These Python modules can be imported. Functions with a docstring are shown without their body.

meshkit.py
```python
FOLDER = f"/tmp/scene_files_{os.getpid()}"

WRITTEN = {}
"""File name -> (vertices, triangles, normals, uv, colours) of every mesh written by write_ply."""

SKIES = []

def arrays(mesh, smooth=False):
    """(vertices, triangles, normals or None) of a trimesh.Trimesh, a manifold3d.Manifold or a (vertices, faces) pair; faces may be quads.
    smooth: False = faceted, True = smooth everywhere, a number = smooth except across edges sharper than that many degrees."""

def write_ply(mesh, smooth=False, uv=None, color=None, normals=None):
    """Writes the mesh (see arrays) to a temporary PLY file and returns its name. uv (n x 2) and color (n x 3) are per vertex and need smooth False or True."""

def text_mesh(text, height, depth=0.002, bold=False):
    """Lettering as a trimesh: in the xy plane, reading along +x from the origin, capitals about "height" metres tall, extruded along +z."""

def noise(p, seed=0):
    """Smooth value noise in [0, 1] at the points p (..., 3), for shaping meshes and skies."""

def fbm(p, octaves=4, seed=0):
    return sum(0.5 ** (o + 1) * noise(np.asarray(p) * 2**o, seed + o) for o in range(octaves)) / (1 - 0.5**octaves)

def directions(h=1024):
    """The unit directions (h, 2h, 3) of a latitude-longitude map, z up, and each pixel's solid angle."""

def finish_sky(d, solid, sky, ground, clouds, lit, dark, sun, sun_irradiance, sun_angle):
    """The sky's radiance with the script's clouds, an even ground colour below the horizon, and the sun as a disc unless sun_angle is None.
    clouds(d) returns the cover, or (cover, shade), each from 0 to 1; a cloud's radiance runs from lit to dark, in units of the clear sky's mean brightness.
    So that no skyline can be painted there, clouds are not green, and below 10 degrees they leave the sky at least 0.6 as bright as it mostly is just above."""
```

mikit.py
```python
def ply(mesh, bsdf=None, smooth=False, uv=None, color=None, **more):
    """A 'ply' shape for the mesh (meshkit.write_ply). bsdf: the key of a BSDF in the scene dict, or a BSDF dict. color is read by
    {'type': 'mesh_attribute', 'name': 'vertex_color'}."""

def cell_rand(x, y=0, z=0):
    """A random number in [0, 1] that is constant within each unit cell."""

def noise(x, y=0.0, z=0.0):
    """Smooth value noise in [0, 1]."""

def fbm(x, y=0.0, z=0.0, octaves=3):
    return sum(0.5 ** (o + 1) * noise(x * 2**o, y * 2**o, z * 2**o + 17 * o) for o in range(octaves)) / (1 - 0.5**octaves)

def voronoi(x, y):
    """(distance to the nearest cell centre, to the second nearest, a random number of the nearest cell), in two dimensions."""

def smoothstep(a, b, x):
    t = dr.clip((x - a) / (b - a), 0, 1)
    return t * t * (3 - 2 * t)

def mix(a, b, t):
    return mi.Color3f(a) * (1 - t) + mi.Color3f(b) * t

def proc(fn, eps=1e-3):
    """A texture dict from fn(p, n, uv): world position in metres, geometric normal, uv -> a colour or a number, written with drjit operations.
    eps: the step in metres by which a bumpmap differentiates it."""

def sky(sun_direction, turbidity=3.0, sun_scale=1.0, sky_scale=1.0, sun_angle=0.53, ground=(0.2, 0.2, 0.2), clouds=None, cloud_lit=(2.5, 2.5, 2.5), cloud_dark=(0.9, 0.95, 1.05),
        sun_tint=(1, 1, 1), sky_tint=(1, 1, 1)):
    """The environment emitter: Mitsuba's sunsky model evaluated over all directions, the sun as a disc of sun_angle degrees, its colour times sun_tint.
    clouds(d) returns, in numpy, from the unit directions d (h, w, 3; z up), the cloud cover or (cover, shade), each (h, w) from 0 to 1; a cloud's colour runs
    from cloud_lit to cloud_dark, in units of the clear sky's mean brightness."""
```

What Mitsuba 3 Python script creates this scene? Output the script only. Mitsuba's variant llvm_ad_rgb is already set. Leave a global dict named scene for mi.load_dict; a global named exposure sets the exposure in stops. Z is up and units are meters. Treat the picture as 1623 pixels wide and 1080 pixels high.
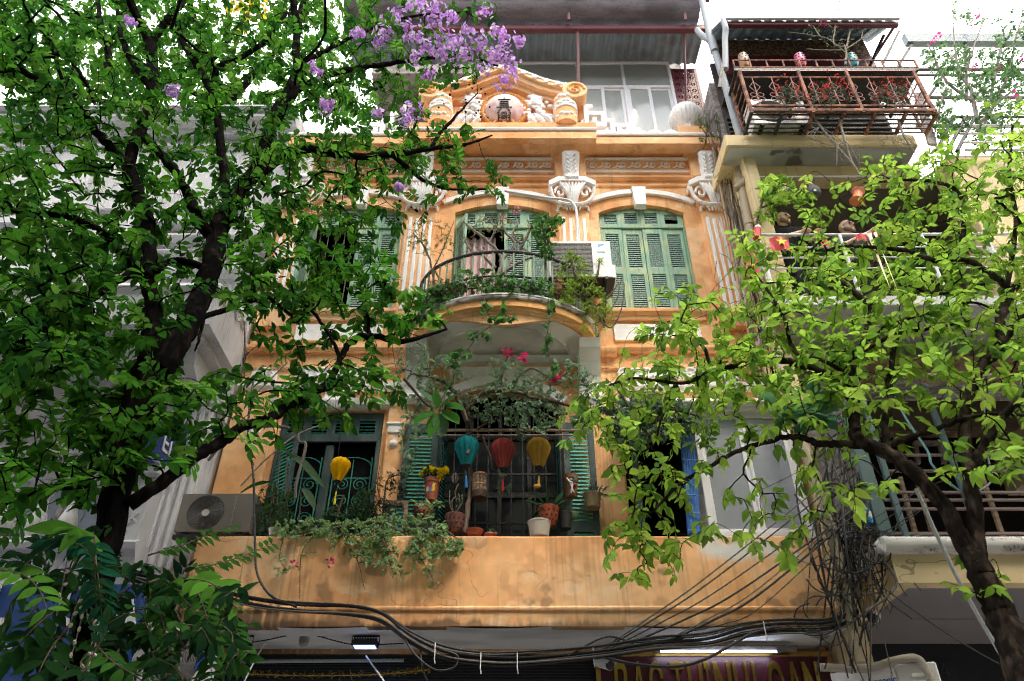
import math, random
import numpy as np, trimesh, drjit as dr, mitsuba as mi
import shapely.geometry as sg, shapely.affinity as sa
from shapely.ops import unary_union
import mikit, meshkit
from mikit import noise, fbm, smoothstep, mix, proc, cell_rand
from mitsuba import ScalarTransform4f as T

# ---------------------------------------------------------------- camera, sky, exposure
EYE = (0.0, 0.0, 1.6)
FOC, HALF = 1200.0, 811.5                 # focal length and half width of the photograph in its pixels
PITCH = math.atan(1200 / 1640.0)          # the camera looks steeply up at the facade
scene, labels = {"type": "scene"}, {}
scene["camera"] = {"type": "perspective", "fov": 2 * math.degrees(math.atan(HALF / FOC)), "fov_axis": "x", "near_clip": 0.05, "far_clip": 500.0,
                   "to_world": T().look_at(origin=list(EYE), target=[0, math.cos(PITCH), 1.6 + math.sin(PITCH)], up=[0, 0, 1])}
scene["sky"] = mikit.sky((0.35, -0.5, 0.9), turbidity=3, sun_scale=0.12, sun_angle=14, clouds=lambda d: (1.0, 1 - np.clip(d[..., 2], 0, 1) ** .8), ground=(0.12, 0.12, 0.12), cloud_lit=(3.3, 3.32, 3.38), cloud_dark=(1.35, 1.38, 1.42))
exposure = 4.15

# ---------------------------------------------------------------- helpers
rng = np.random.default_rng(7)
random.seed(7)


def P(px, py, Y):
    """The point at depth Y (metres from the street camera) that the photograph shows at px, py."""
    u, v = (px - HALF) / FOC, (540 - py) / FOC
    t = Y / (math.cos(PITCH) - v * math.sin(PITCH))
    return np.array([u * t, Y, 1.6 + (math.sin(PITCH) + v * math.cos(PITCH)) * t])


def pix(p):
    p = np.asarray(p, float)
    d = p - np.array(EYE)
    a = d[..., 1] * math.cos(PITCH) + d[..., 2] * math.sin(PITCH)
    b = -d[..., 1] * math.sin(PITCH) + d[..., 2] * math.cos(PITCH)
    return HALF + FOC * d[..., 0] / a, 540 - FOC * b / a


def Zy(py, Y):
    return P(HALF, py, Y)[2]


_taken = {}


def key_of(name, parent=None):
    base = f"{parent}__{name}" if parent else name
    k = _taken.get(base, 0)
    _taken[base] = k + 1
    return base if k == 0 else f"{base}_{k:03d}"


def tag(key, label=None, cat=None, group=None, kind=None):
    d = labels.setdefault(key, {})
    for n, v in (("label", label), ("category", cat), ("group", group), ("kind", kind)):
        if v:
            d[n] = v
    return key


def thing(name, label, cat, group=None):
    return tag(key_of(name), label, cat, group)


def cat(*ms):
    ms = [m for a in ms for m in (a if isinstance(a, (list, tuple)) else [a])]
    return trimesh.util.concatenate(ms) if len(ms) > 1 else ms[0]


def put(name, mesh, mat, parent=None, smooth=False, color=None, label=None, cat_=None, group=None, kind=None, key=None, to_world=None):
    k = key or key_of(name, parent)
    scene[k] = mikit.ply(mesh, mat, smooth=smooth, color=color)
    if to_world is not None:
        scene[k]["to_world"] = to_world
    if label or cat_ or group or kind:
        tag(k, label, cat_, group, kind)
    return k


def box(x0, x1, y0, y1, z0, z1):
    b = trimesh.creation.box((abs(x1 - x0), abs(y1 - y0), abs(z1 - z0)))
    b.apply_translation(((x0 + x1) / 2, (y0 + y1) / 2, (z0 + z1) / 2))
    return b


def cbox(x0, x1, y0, y1, z0, z1, c=0.01):
    x0, x1, y0, y1, z0, z1 = min(x0, x1), max(x0, x1), min(y0, y1), max(y0, y1), min(z0, z1), max(z0, z1)
    c = min(c, (x1 - x0) / 3, (y1 - y0) / 3, (z1 - z0) / 3)
    pts = []
    for sx in (0, 1):
        for sy in (0, 1):
            for sz in (0, 1):
                p = [(x0, x1)[sx], (y0, y1)[sy], (z0, z1)[sz]]
                s = [1 - 2 * sx, 1 - 2 * sy, 1 - 2 * sz]
                for k in range(3):
                    q = [p[i] + (s[i] * c if i != k else 0) for i in range(3)]
                    pts.append(q)
    return trimesh.convex.convex_hull(np.array(pts))


def spline(pts, n=6):
    p = np.asarray(pts, float)
    if len(p) < 3:
        return p
    q = np.vstack([2 * p[0] - p[1], p, 2 * p[-1] - p[-2]])
    out = []
    for i in range(1, len(q) - 2):
        for t in np.linspace(0, 1, n, endpoint=False):
            a, b, c, d = q[i - 1], q[i], q[i + 1], q[i + 2]
            out.append(0.5 * (2 * b + (c - a) * t + (2 * a - 5 * b + 4 * c - d) * t * t + (3 * b - a - 3 * c + d) * t ** 3))
    out.append(p[-1])
    return np.array(out)


def tube(pts, r, n=8, cap=True, jitter=0.0):
    p = np.asarray(pts, float)
    m = len(p)
    r = np.broadcast_to(np.asarray(r, float), (m,))
    t = np.gradient(p, axis=0)
    t /= np.linalg.norm(t, axis=1, keepdims=True) + 1e-12
    a = np.array([0, 0, 1.0]) if abs(t[0][2]) < 0.9 else np.array([1.0, 0, 0])
    u = np.cross(t[0], a)
    u /= np.linalg.norm(u)
    ang = np.arange(n) * 2 * np.pi / n
    rings = []
    for i in range(m):
        u = u - t[i] * (u @ t[i])
        u /= np.linalg.norm(u) + 1e-12
        w = np.cross(t[i], u)
        rr = r[i] * (1 + (jitter * rng.uniform(-1, 1, n) if jitter else 0))
        rings.append(p[i] + (np.cos(ang) * rr)[:, None] * u + (np.sin(ang) * rr)[:, None] * w)
    v = np.vstack(rings)
    f = []
    i = np.arange(n)
    for k in range(m - 1):
        a0, b0 = k * n + i, k * n + (i + 1) % n
        f.append(np.stack([a0, b0, b0 + n], 1))
        f.append(np.stack([a0, b0 + n, a0 + n], 1))
    if cap:
        v = np.vstack([v, p[:1], p[-1:]])
        c0, c1 = m * n, m * n + 1
        f.append(np.stack([i * 0 + c0, (i + 1) % n, i], 1))
        f.append(np.stack([i * 0 + c1, (m - 1) * n + i, (m - 1) * n + (i + 1) % n], 1))
    return trimesh.Trimesh(v, np.vstack(f), process=False)


def bar(a, b, w=0.02, h=None):
    """A square bar from a to b."""
    a, b = np.asarray(a, float), np.asarray(b, float)
    L = np.linalg.norm(b - a)
    m = trimesh.creation.box((w, h or w, L))
    m.apply_transform(trimesh.geometry.align_vectors([0, 0, 1], (b - a) / L))
    m.apply_translation((a + b) / 2)
    return m


def hbar(a, b, w=0.02, h=None):
    """A bar between two points whose h side stays as upright as it can."""
    a, b = np.asarray(a, float), np.asarray(b, float)
    d = (b - a) / np.linalg.norm(b - a)
    up = np.array([0, 0, 1.0]) if abs(d[2]) < 0.95 else np.array([0, 1.0, 0])
    s = np.cross(d, up)
    s /= np.linalg.norm(s)
    q = np.cross(s, d)
    m = trimesh.creation.box((np.linalg.norm(b - a), w, h or w))
    M = np.eye(4)
    M[:3, 0], M[:3, 1], M[:3, 2], M[:3, 3] = d, s, q, (a + b) / 2
    m.apply_transform(M)
    return m


def lathe(prof, n=24, at=(0, 0, 0), ribs=0, amp=0.0):
    """Revolves (r, z) pairs about z; ribs and amp make a fluted body."""
    prof = np.asarray(prof, float)
    ang = np.arange(n) * 2 * np.pi / n
    mod = 1 + amp * (np.abs(np.cos(ang * ribs / 2)) - 0.5) if ribs else np.ones(n)
    v = np.vstack([np.stack([np.cos(ang) * r * mod, np.sin(ang) * r * mod, ang * 0 + z], 1) for r, z in prof])
    f, i = [], np.arange(n)
    for k in range(len(prof) - 1):
        a0, b0 = k * n + i, k * n + (i + 1) % n
        f += [np.stack([a0, b0, b0 + n], 1), np.stack([a0, b0 + n, a0 + n], 1)]
    m = trimesh.Trimesh(v, np.vstack(f), process=False)
    m.apply_translation(at)
    return m


def ex(poly, y0, y1):
    """A polygon drawn in x, z and extruded from y0 to y1."""
    ms = []
    for g in getattr(poly, "geoms", [poly]):
        if g.is_empty or g.area < 1e-7:
            continue
        m = trimesh.creation.extrude_polygon(g, abs(y1 - y0), engine="earcut")
        v = m.vertices.copy()
        m = trimesh.Trimesh(np.stack([v[:, 0], max(y0, y1) - v[:, 2], v[:, 1]], 1), m.faces, process=False)
        ms.append(m)
    return cat(ms)


def mould(prof, x0, x1):
    """A moulding: a (y, z) profile polygon run along x."""
    m = trimesh.creation.extrude_polygon(sg.Polygon(prof).buffer(0), x1 - x0, engine="earcut")
    v = m.vertices
    m = trimesh.Trimesh(np.stack([v[:, 2] + x0, v[:, 0], v[:, 1]], 1), m.faces, process=False)
    m.fix_normals()
    return m


def sheetgrid(fn, nu, nv):
    """A surface fn(u, v) -> points over the unit square."""
    u, v = np.meshgrid(np.linspace(0, 1, nu), np.linspace(0, 1, nv), indexing="ij")
    p = np.stack(fn(u, v), -1).reshape(-1, 3)
    i, j = np.meshgrid(np.arange(nu - 1), np.arange(nv - 1), indexing="ij")
    a = (i * nv + j).ravel()
    return trimesh.Trimesh(p, np.vstack([np.stack([a, a + nv, a + nv + 1], 1), np.stack([a, a + nv + 1, a + 1], 1)]), process=False)


def arc_poly(cx, z0, w, zs, zc):
    """A rectangle from z0 with a segmental arch: springing zs, crown zc."""
    h = zc - zs
    R = (w * w / 4 + h * h) / (2 * h)
    a = math.asin(w / 2 / R)
    top = [(cx + R * math.sin(t), zc - R + R * math.cos(t)) for t in np.linspace(a, -a, 17)]
    return sg.Polygon([(cx - w / 2, z0), (cx + w / 2, z0)] + top)


def arc_band(cx, w, zs, zc, th):
    h = zc - zs
    R = (w * w / 4 + h * h) / (2 * h)
    a = math.asin(w / 2 / R)
    tt = np.linspace(-a, a, 19)
    return sg.Polygon([(cx + R * math.sin(t), zc - R + R * math.cos(t)) for t in tt] + [(cx + (R + th) * math.sin(t), zc - R + (R + th) * math.cos(t)) for t in tt[::-1]])


def frames(d, up):
    """Rotation matrices (N, 3, 3) with x along d and z as close to up as can be."""
    x = d / (np.linalg.norm(d, axis=1, keepdims=True) + 1e-9)
    y = np.cross(up, x)
    y /= np.linalg.norm(y, axis=1, keepdims=True) + 1e-9
    return np.stack([x, y, np.cross(x, y)], 2)


def scatter(tv, tf, pos, rot, size, col):
    """One mesh of many copies of a template, with a colour per copy."""
    n, k = len(pos), len(tv)
    v = np.einsum("nij,kj->nki", rot * np.asarray(size)[:, None, None], tv) + pos[:, None]
    f = (tf[None] + (np.arange(n) * k)[:, None, None]).reshape(-1, 3)
    return trimesh.Trimesh(v.reshape(-1, 3), f, process=False), np.repeat(np.clip(col, 0, 1), k, 0)


def leaf_shape(w=0.5, droop=0.15, fold=0.18, tip=1.0, rows=6, wide=0.45, wave=0.0):
    """A folded, drooping leaf of unit length along x: (vertices, triangles)."""
    t = np.linspace(0, 1, rows)
    prof = np.sin(np.pi * t ** (math.log(0.5) / math.log(wide))) ** tip * w / 2
    prof[0], prof[-1] = 0.012, 0.004
    zc = -droop * t * t
    wv = wave * np.sin(t * 9)
    v = np.vstack([np.stack([t, 0 * t, zc], 1), np.stack([t, prof, zc + fold * prof + wv], 1), np.stack([t, -prof, zc + fold * prof - wv], 1)])
    f, n = [], rows
    for i in range(n - 1):
        f += [[i, i + 1, n + i + 1], [i, n + i + 1, n + i], [i, 2 * n + i, 2 * n + i + 1], [i, 2 * n + i + 1, i + 1]]
    return v, np.array(f)


def rand_dirs(n, flat=1.0, r=rng):
    d = r.normal(size=(n, 3))
    d[:, 2] *= flat
    return d / np.linalg.norm(d, axis=1, keepdims=True)


# ---------------------------------------------------------------- materials
def rgb(c):
    return {"type": "rgb", "value": list(map(float, c))}


def mat(name, c, rough=0.6, metallic=0.0, spec=0.5, two=True, **kw):
    b = {"type": "principled", "base_color": rgb(c) if not isinstance(c, dict) else c, "roughness": rough, "metallic": metallic, "specular": spec, **kw}
    scene[name] = {"type": "twosided", "bsdf": b} if two else b
    return name


def bumped(name, c, h, scale, rough=0.8, spec=0.3, eps=2e-3):
    scene[name] = {"type": "twosided", "bsdf": {"type": "bumpmap", "scale": scale, "arbitrary": proc(h, eps), "bsdf": {"type": "principled", "base_color": c, "roughness": rough, "specular": spec}}}
    return name


def f_flake(p):
    return smoothstep(0.615, 0.635, fbm(p.x * 2.7 + 3, p.z * 3.3 + 1, p.y * 2.0, 4))


def f_orange(p, n, uv):
    a = fbm(p.x * 1.3 + 5, p.z * 1.3, p.y * 1.3, 4)
    fine = fbm(p.x * 14, p.z * 14, p.y * 14, 3)
    c = mix((0.76, 0.405, 0.18), (0.85, 0.535, 0.29), smoothstep(0.35, 0.7, a))
    c = mix(c, (0.56, 0.25, 0.09), smoothstep(0.48, 0.75, fbm(p.x * 2.0, p.z * 1.8 + 9, p.y, 4)) * 0.55)
    blot = fbm(p.x * 5.5 + 2, p.z * 4.5, p.y * 5, 4)
    c = mix(c, (0.86, 0.60, 0.36), smoothstep(0.60, 0.72, blot) * 0.30)
    c = mix(c, (0.45, 0.21, 0.085), smoothstep(0.40, 0.28, blot) * 0.30)
    c = mix(c, (0.86, 0.62, 0.40), f_flake(p) * 0.45)
    c = c * (0.88 + 0.24 * fine)
    # rain streaks and mould: run down from the parapet's edge and along its foot, and here and there on the wall
    st = noise(p.x * 62 + 2 * noise(p.z * 4), p.z * 1.4, 3.0) * noise(p.x * 15, p.z * 0.7, 8.0)
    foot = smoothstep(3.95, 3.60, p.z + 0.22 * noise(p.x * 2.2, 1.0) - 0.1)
    left = smoothstep(-0.9, -2.4, p.x + 0.6 * noise(p.x * 3, p.z * 2))
    low = smoothstep(4.6, 4.3, p.z)
    c = mix(c, (0.10, 0.065, 0.04), smoothstep(0.34, 0.62, st) * low * (0.16 + 0.30 * left))
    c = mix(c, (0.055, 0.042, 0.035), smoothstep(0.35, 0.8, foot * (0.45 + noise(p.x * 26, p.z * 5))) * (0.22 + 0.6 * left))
    c = mix(c, (0.12, 0.075, 0.045), smoothstep(0.42, 0.7, st) * (1 - low) * 0.22)
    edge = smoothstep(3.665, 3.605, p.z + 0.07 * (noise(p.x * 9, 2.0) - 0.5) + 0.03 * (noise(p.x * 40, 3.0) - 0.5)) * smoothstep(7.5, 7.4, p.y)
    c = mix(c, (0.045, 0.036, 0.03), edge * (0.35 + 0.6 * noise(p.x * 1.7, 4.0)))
    c = mix(c, (0.20, 0.12, 0.07), smoothstep(0.66, 0.74, fbm(p.x * 3.1 + 11, p.z * 3.4, 7.0, 4)) * low * 0.55)
    crk = dr.abs(fbm(p.x * 1.7 + 2, p.z * 1.7, p.y * 1.7, 4) - 0.5)
    c = mix(c, (0.28, 0.14, 0.06), smoothstep(0.005, 0.001, crk) * smoothstep(0.55, 0.7, noise(p.x * 2.1, p.z * 2.3, 5.0)) * 0.5)
    # old limewash showing where the paint has peeled near the parapet's right end
    peel = smoothstep(0.50, 0.54, fbm(p.x * 4.5 + 3, p.z * 7, 2.0, 4)) * smoothstep(4.22, 4.36, p.z + 0.1 * noise(p.x * 6)) * smoothstep(1.75, 1.95, p.x) * low
    return mix(c, (0.66, 0.65, 0.62), peel)


def f_white(p, n, uv):
    g = fbm(p.x * 6, p.z * 3, p.y * 6, 4)
    c = mix((0.83, 0.82, 0.81), (0.60, 0.58, 0.56), smoothstep(0.55, 0.9, g))
    st = noise(p.x * 30, p.z * 1.2, p.y * 20)
    return mix(c, (0.22, 0.21, 0.20), smoothstep(0.78, 0.98, st * (0.7 + 0.5 * g)) * 0.5)


def f_leftwhite(p, n, uv):
    g = fbm(p.x * 2.5, p.z * 2, p.y * 2.5, 4)
    c = mix((0.56, 0.56, 0.575), (0.36, 0.36, 0.375), smoothstep(0.45, 0.8, g) * 0.6)
    st = noise(p.x * 70, p.z * 2.5, p.y * 60)
    return mix(c, (0.18, 0.17, 0.17), smoothstep(0.62, 0.95, st * (0.6 + 0.7 * g)) * 0.45)


def f_yellow(p, n, uv):
    g = fbm(p.x * 2.2, p.z * 2.2, p.y * 2.2, 4)
    c = mix((0.72, 0.58, 0.34), (0.62, 0.50, 0.30), smoothstep(0.35, 0.75, g))
    crk = dr.abs(fbm(p.x * 1.3 + 7, p.z * 2.3, p.y * 1.3, 4) - 0.5)
    c = mix(c, (0.16, 0.12, 0.08), smoothstep(0.006, 0.001, crk) * smoothstep(0.45, 0.6, noise(p.x * 1.4, p.z * 1.3, 5.0)) * 0.7)
    st = noise(p.x * 22, p.z * 0.8, p.y * 22)
    return mix(c, (0.30, 0.25, 0.18), smoothstep(0.72, 0.95, st) * 0.5)


def f_soffit(p, n, uv):
    g = fbm(p.x * 2, p.y * 4, p.z * 2, 4)
    c = mix((0.50, 0.50, 0.50), (0.34, 0.34, 0.34), smoothstep(0.35, 0.7, g))
    return mix(c, (0.10, 0.07, 0.06), smoothstep(0.60, 0.72, fbm(p.x * 3 + 4, p.y * 5, 1.0, 4)) * smoothstep(0.6, 1.4, p.x) * 0.8)


def f_rim(p, n, uv):
    g = fbm(p.x * 9, p.y * 9, p.z * 16, 4)
    st = noise(p.x * 30, p.z * 3, p.y * 30)
    return mix(mix((0.62, 0.60, 0.57), (0.30, 0.28, 0.26), smoothstep(0.4, 0.6, g)), (0.05, 0.045, 0.04), smoothstep(0.55, 0.9, 0.6 * st + 0.5 * g))


def f_rim2(p, n, uv):
    g = fbm(p.x * 5, p.y * 5, p.z * 12, 4)
    st = noise(p.x * 55, p.z * 4, p.y * 55)
    return mix(mix((0.66, 0.64, 0.61), (0.40, 0.38, 0.36), smoothstep(0.4, 0.7, g)), (0.10, 0.09, 0.085), smoothstep(0.62, 0.9, 0.6 * st + 0.5 * g))


def f_sage(p, n, uv):
    g = fbm(p.x * 5, p.z * 5, p.y * 5, 4)
    st = noise(p.x * 60, p.z * 2.0, 2.0)
    c = mix((0.20, 0.36, 0.25), (0.36, 0.46, 0.27), smoothstep(0.4, 0.7, g))
    c = mix(c, (0.11, 0.24, 0.17), smoothstep(0.55, 0.8, st) * 0.6)
    return mix(c, (0.30, 0.26, 0.18), smoothstep(0.70, 0.78, fbm(p.x * 20, p.z * 8, 4.0, 3)) * 0.6)


def f_teal(p, n, uv):
    g = fbm(p.x * 7, p.z * 4, p.y * 7, 3)
    return mix((0.018, 0.20, 0.155), (0.035, 0.29, 0.22), smoothstep(0.35, 0.7, g))


def f_darkgreen(p, n, uv):
    g = fbm(p.x * 9, p.z * 3, p.y * 9, 4)
    return mix((0.030, 0.058, 0.058), (0.075, 0.105, 0.10), smoothstep(0.4, 0.75, g))


def f_rust(p, n, uv):
    g = fbm(p.x * 11, p.z * 11, p.y * 11, 4)
    return mix((0.36, 0.165, 0.10), (0.11, 0.062, 0.055), smoothstep(0.36, 0.62, g))


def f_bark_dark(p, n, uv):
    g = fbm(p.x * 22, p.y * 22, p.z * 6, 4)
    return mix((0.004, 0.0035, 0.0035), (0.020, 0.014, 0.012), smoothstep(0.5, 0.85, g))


def f_bark(p, n, uv):
    g = fbm(p.x * 22, p.y * 22, p.z * 7, 4)
    c = mix((0.018, 0.014, 0.012), (0.075, 0.055, 0.042), smoothstep(0.42, 0.8, g))
    return mix(c, (0.10, 0.045, 0.022), smoothstep(0.55, 0.8, fbm(p.x * 5, p.y * 5, p.z * 5, 3)) * smoothstep(3.2, 2.6, p.z) * 0.7)


def h_bark(p, n, uv):
    return fbm(p.x * 26, p.y * 26, p.z * 7, 4)


def h_plaster(p, n, uv):
    return fbm(p.x * 4, p.z * 4, p.y * 4, 3) + 0.16 * fbm(p.x * 40, p.z * 40, p.y * 40, 2) - 0.22 * f_flake(p)


def f_wood(p, n, uv):
    g = fbm(p.x * 8, p.y * 6, p.z * 30, 3)
    return mix((0.20, 0.13, 0.085), (0.34, 0.25, 0.18), smoothstep(0.3, 0.7, g))


def f_greywood(p, n, uv):
    g = fbm(p.x * 7, p.y * 7, p.z * 9, 4)
    return mix((0.17, 0.15, 0.14), (0.36, 0.33, 0.31), smoothstep(0.35, 0.7, g))


def f_tin(p, n, uv):
    g = fbm(p.x * 3, p.y * 3, p.z * 3, 4)
    return mix((0.20, 0.235, 0.26), (0.13, 0.14, 0.155), smoothstep(0.4, 0.75, g))


def f_tarp(p, n, uv):
    g = fbm(p.x * 2, p.z * 5, p.y * 5, 4)
    cell = smoothstep(0.6, 0.9, noise(p.x * 60, p.z * 60, p.y * 40))
    return mix(mix((0.20, 0.17, 0.19), (0.11, 0.09, 0.10), smoothstep(0.35, 0.7, g)), (0.05, 0.045, 0.05), cell * 0.5)


def f_terracotta(p, n, uv):
    g = fbm(p.x * 14, p.z * 14, p.y * 14, 3)
    return mix((0.26, 0.060, 0.030), (0.15, 0.036, 0.022), smoothstep(0.4, 0.7, g))


def f_pave(p, n, uv):
    return mix((0.16, 0.155, 0.15), (0.24, 0.23, 0.22), fbm(p.x * 4, p.y * 4, 0.0, 4))


def f_medal(p, n, uv):
    g = fbm(p.x * 6, p.z * 6, p.y * 6, 4)
    return mix((0.70, 0.55, 0.52), (0.55, 0.34, 0.33), smoothstep(0.4, 0.75, g))


M_OR = bumped("mat_orange", proc(f_orange), h_plaster, 0.012, 0.85, 0.2)
M_WH = bumped("mat_white_stucco", proc(f_white), h_plaster, 0.006, 0.8, 0.2)
M_LW = mat("mat_left_white", proc(f_leftwhite), 0.75, spec=0.3)
M_YE = mat("mat_yellow", proc(f_yellow), 0.85, spec=0.2)
M_SO = mat("mat_soffit", proc(f_soffit), 0.9, spec=0.15)
M_COVE = mat("mat_cove", proc(lambda p, n, uv: mix((0.74, 0.73, 0.69), (0.44, 0.44, 0.41), smoothstep(0.4, 0.75, fbm(p.x * 3, p.y * 3, p.z * 3, 4)))), 0.9, spec=.15)
M_RIM = mat("mat_rim", proc(f_rim), 0.9, spec=0.15)
M_SAGE = mat("mat_sage", proc(f_sage), 0.6, spec=0.35)
M_TEAL = mat("mat_teal", proc(f_teal), 0.5, spec=0.4)
M_DG = mat("mat_dark_green", proc(f_darkgreen), 0.6, spec=0.35)
M_RUST = mat("mat_rust", proc(f_rust), 0.8, spec=0.3)
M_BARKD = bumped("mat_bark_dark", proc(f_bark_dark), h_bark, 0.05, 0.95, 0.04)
M_BARK = bumped("mat_bark", proc(f_bark), h_bark, 0.06, 0.95, 0.06)
M_WOOD = mat("mat_wood", proc(f_wood), 0.8)
M_GWOOD = mat("mat_grey_wood", proc(f_greywood), 0.85)
M_TIN = mat("mat_tin", proc(f_tin), 0.55, spec=0.5)
M_TARP = mat("mat_tarp", proc(f_tarp), 0.7)
M_TC = mat("mat_terracotta", proc(f_terracotta), 0.6)
M_PAVE = mat("mat_paving", proc(f_pave), 0.9)
M_MED = mat("mat_medallion", proc(f_medal), 0.7)
M_ORD = mat("mat_orange_flat", (0.68, 0.36, 0.14), 0.85, spec=0.2)
M_BLACK = mat("mat_black", (0.012, 0.012, 0.013), 0.55)
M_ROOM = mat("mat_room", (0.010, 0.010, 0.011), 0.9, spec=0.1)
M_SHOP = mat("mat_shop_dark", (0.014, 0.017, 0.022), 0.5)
M_CABLE = mat("mat_cable", (0.014, 0.014, 0.015), 0.5)
M_CABLEG = mat("mat_cable_grey", (0.115, 0.10, 0.085), 0.6)
M_IRON = mat("mat_iron", (0.030, 0.032, 0.030), 0.6)
M_IRONG = mat("mat_iron_green", (0.15, 0.22, 0.14), 0.6)
M_MAROON = mat("mat_maroon", (0.115, 0.022, 0.028), 0.5)
M_ALU = mat("mat_aluminium", (0.62, 0.62, 0.65), 0.45, 0.0)
M_PVC = mat("mat_grey_pipe", (0.34, 0.37, 0.40), 0.5)
M_PIPEY = mat("mat_cream_pipe", (0.36, 0.295, 0.20), 0.6)
M_ACW = mat("mat_ac_white", (0.72, 0.71, 0.69), 0.45)
M_ACG = mat("mat_ac_grey", (0.155, 0.14, 0.12), 0.5)
M_GRILL = mat("mat_grille", (0.27, 0.26, 0.255), 0.5)
M_LACE = mat("mat_lace", (0.55, 0.40, 0.40), 0.9)
M_CURTAIN = mat("mat_curtain", (0.55, 0.55, 0.54), 0.9)
M_BLUEC = mat("mat_blue_cloth", (0.015, 0.10, 0.34), 0.5)
M_SIGNB = mat("mat_sign_blue", (0.008, 0.045, 0.20), 0.45)
M_LETW = mat("mat_letter_white", (0.62, 0.62, 0.62), 0.5)
M_GOLD = mat("mat_gold", (0.50, 0.33, 0.09), 0.25, 1.0)
M_INK = mat("mat_ink", (0.03, 0.028, 0.03), 0.7)
M_RED = mat("mat_red", (0.50, 0.03, 0.03), 0.55)
M_STEM = mat("mat_stem", (0.085, 0.06, 0.04), 0.85)
M_STEMG = mat("mat_stem_grey", (0.20, 0.175, 0.15), 0.85)
M_GLASSY = mat("mat_dim_pane", (0.016, 0.019, 0.023), 0.10, spec=0.5)
M_FROST = mat("mat_frosted_pane", (0.26, 0.275, 0.32), 0.12, spec=0.6)
M_FROSTL = mat("mat_pale_pane", (0.30, 0.32, 0.31), 0.12, spec=0.6)
scene["mat_leaf"] = {"type": "principledthin", "base_color": {"type": "mesh_attribute", "name": "vertex_color"}, "roughness": 0.42, "diff_trans": 1.0, "spec_tint": 0.0, "eta": 1.4}
scene["mat_petal"] = {"type": "principledthin", "base_color": {"type": "mesh_attribute", "name": "vertex_color"}, "roughness": 0.7, "diff_trans": 0.8, "eta": 1.3}
scene["mat_silk"] = {"type": "principledthin", "base_color": {"type": "mesh_attribute", "name": "vertex_color"}, "roughness": 0.5, "diff_trans": 0.5, "eta": 1.3}
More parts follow.
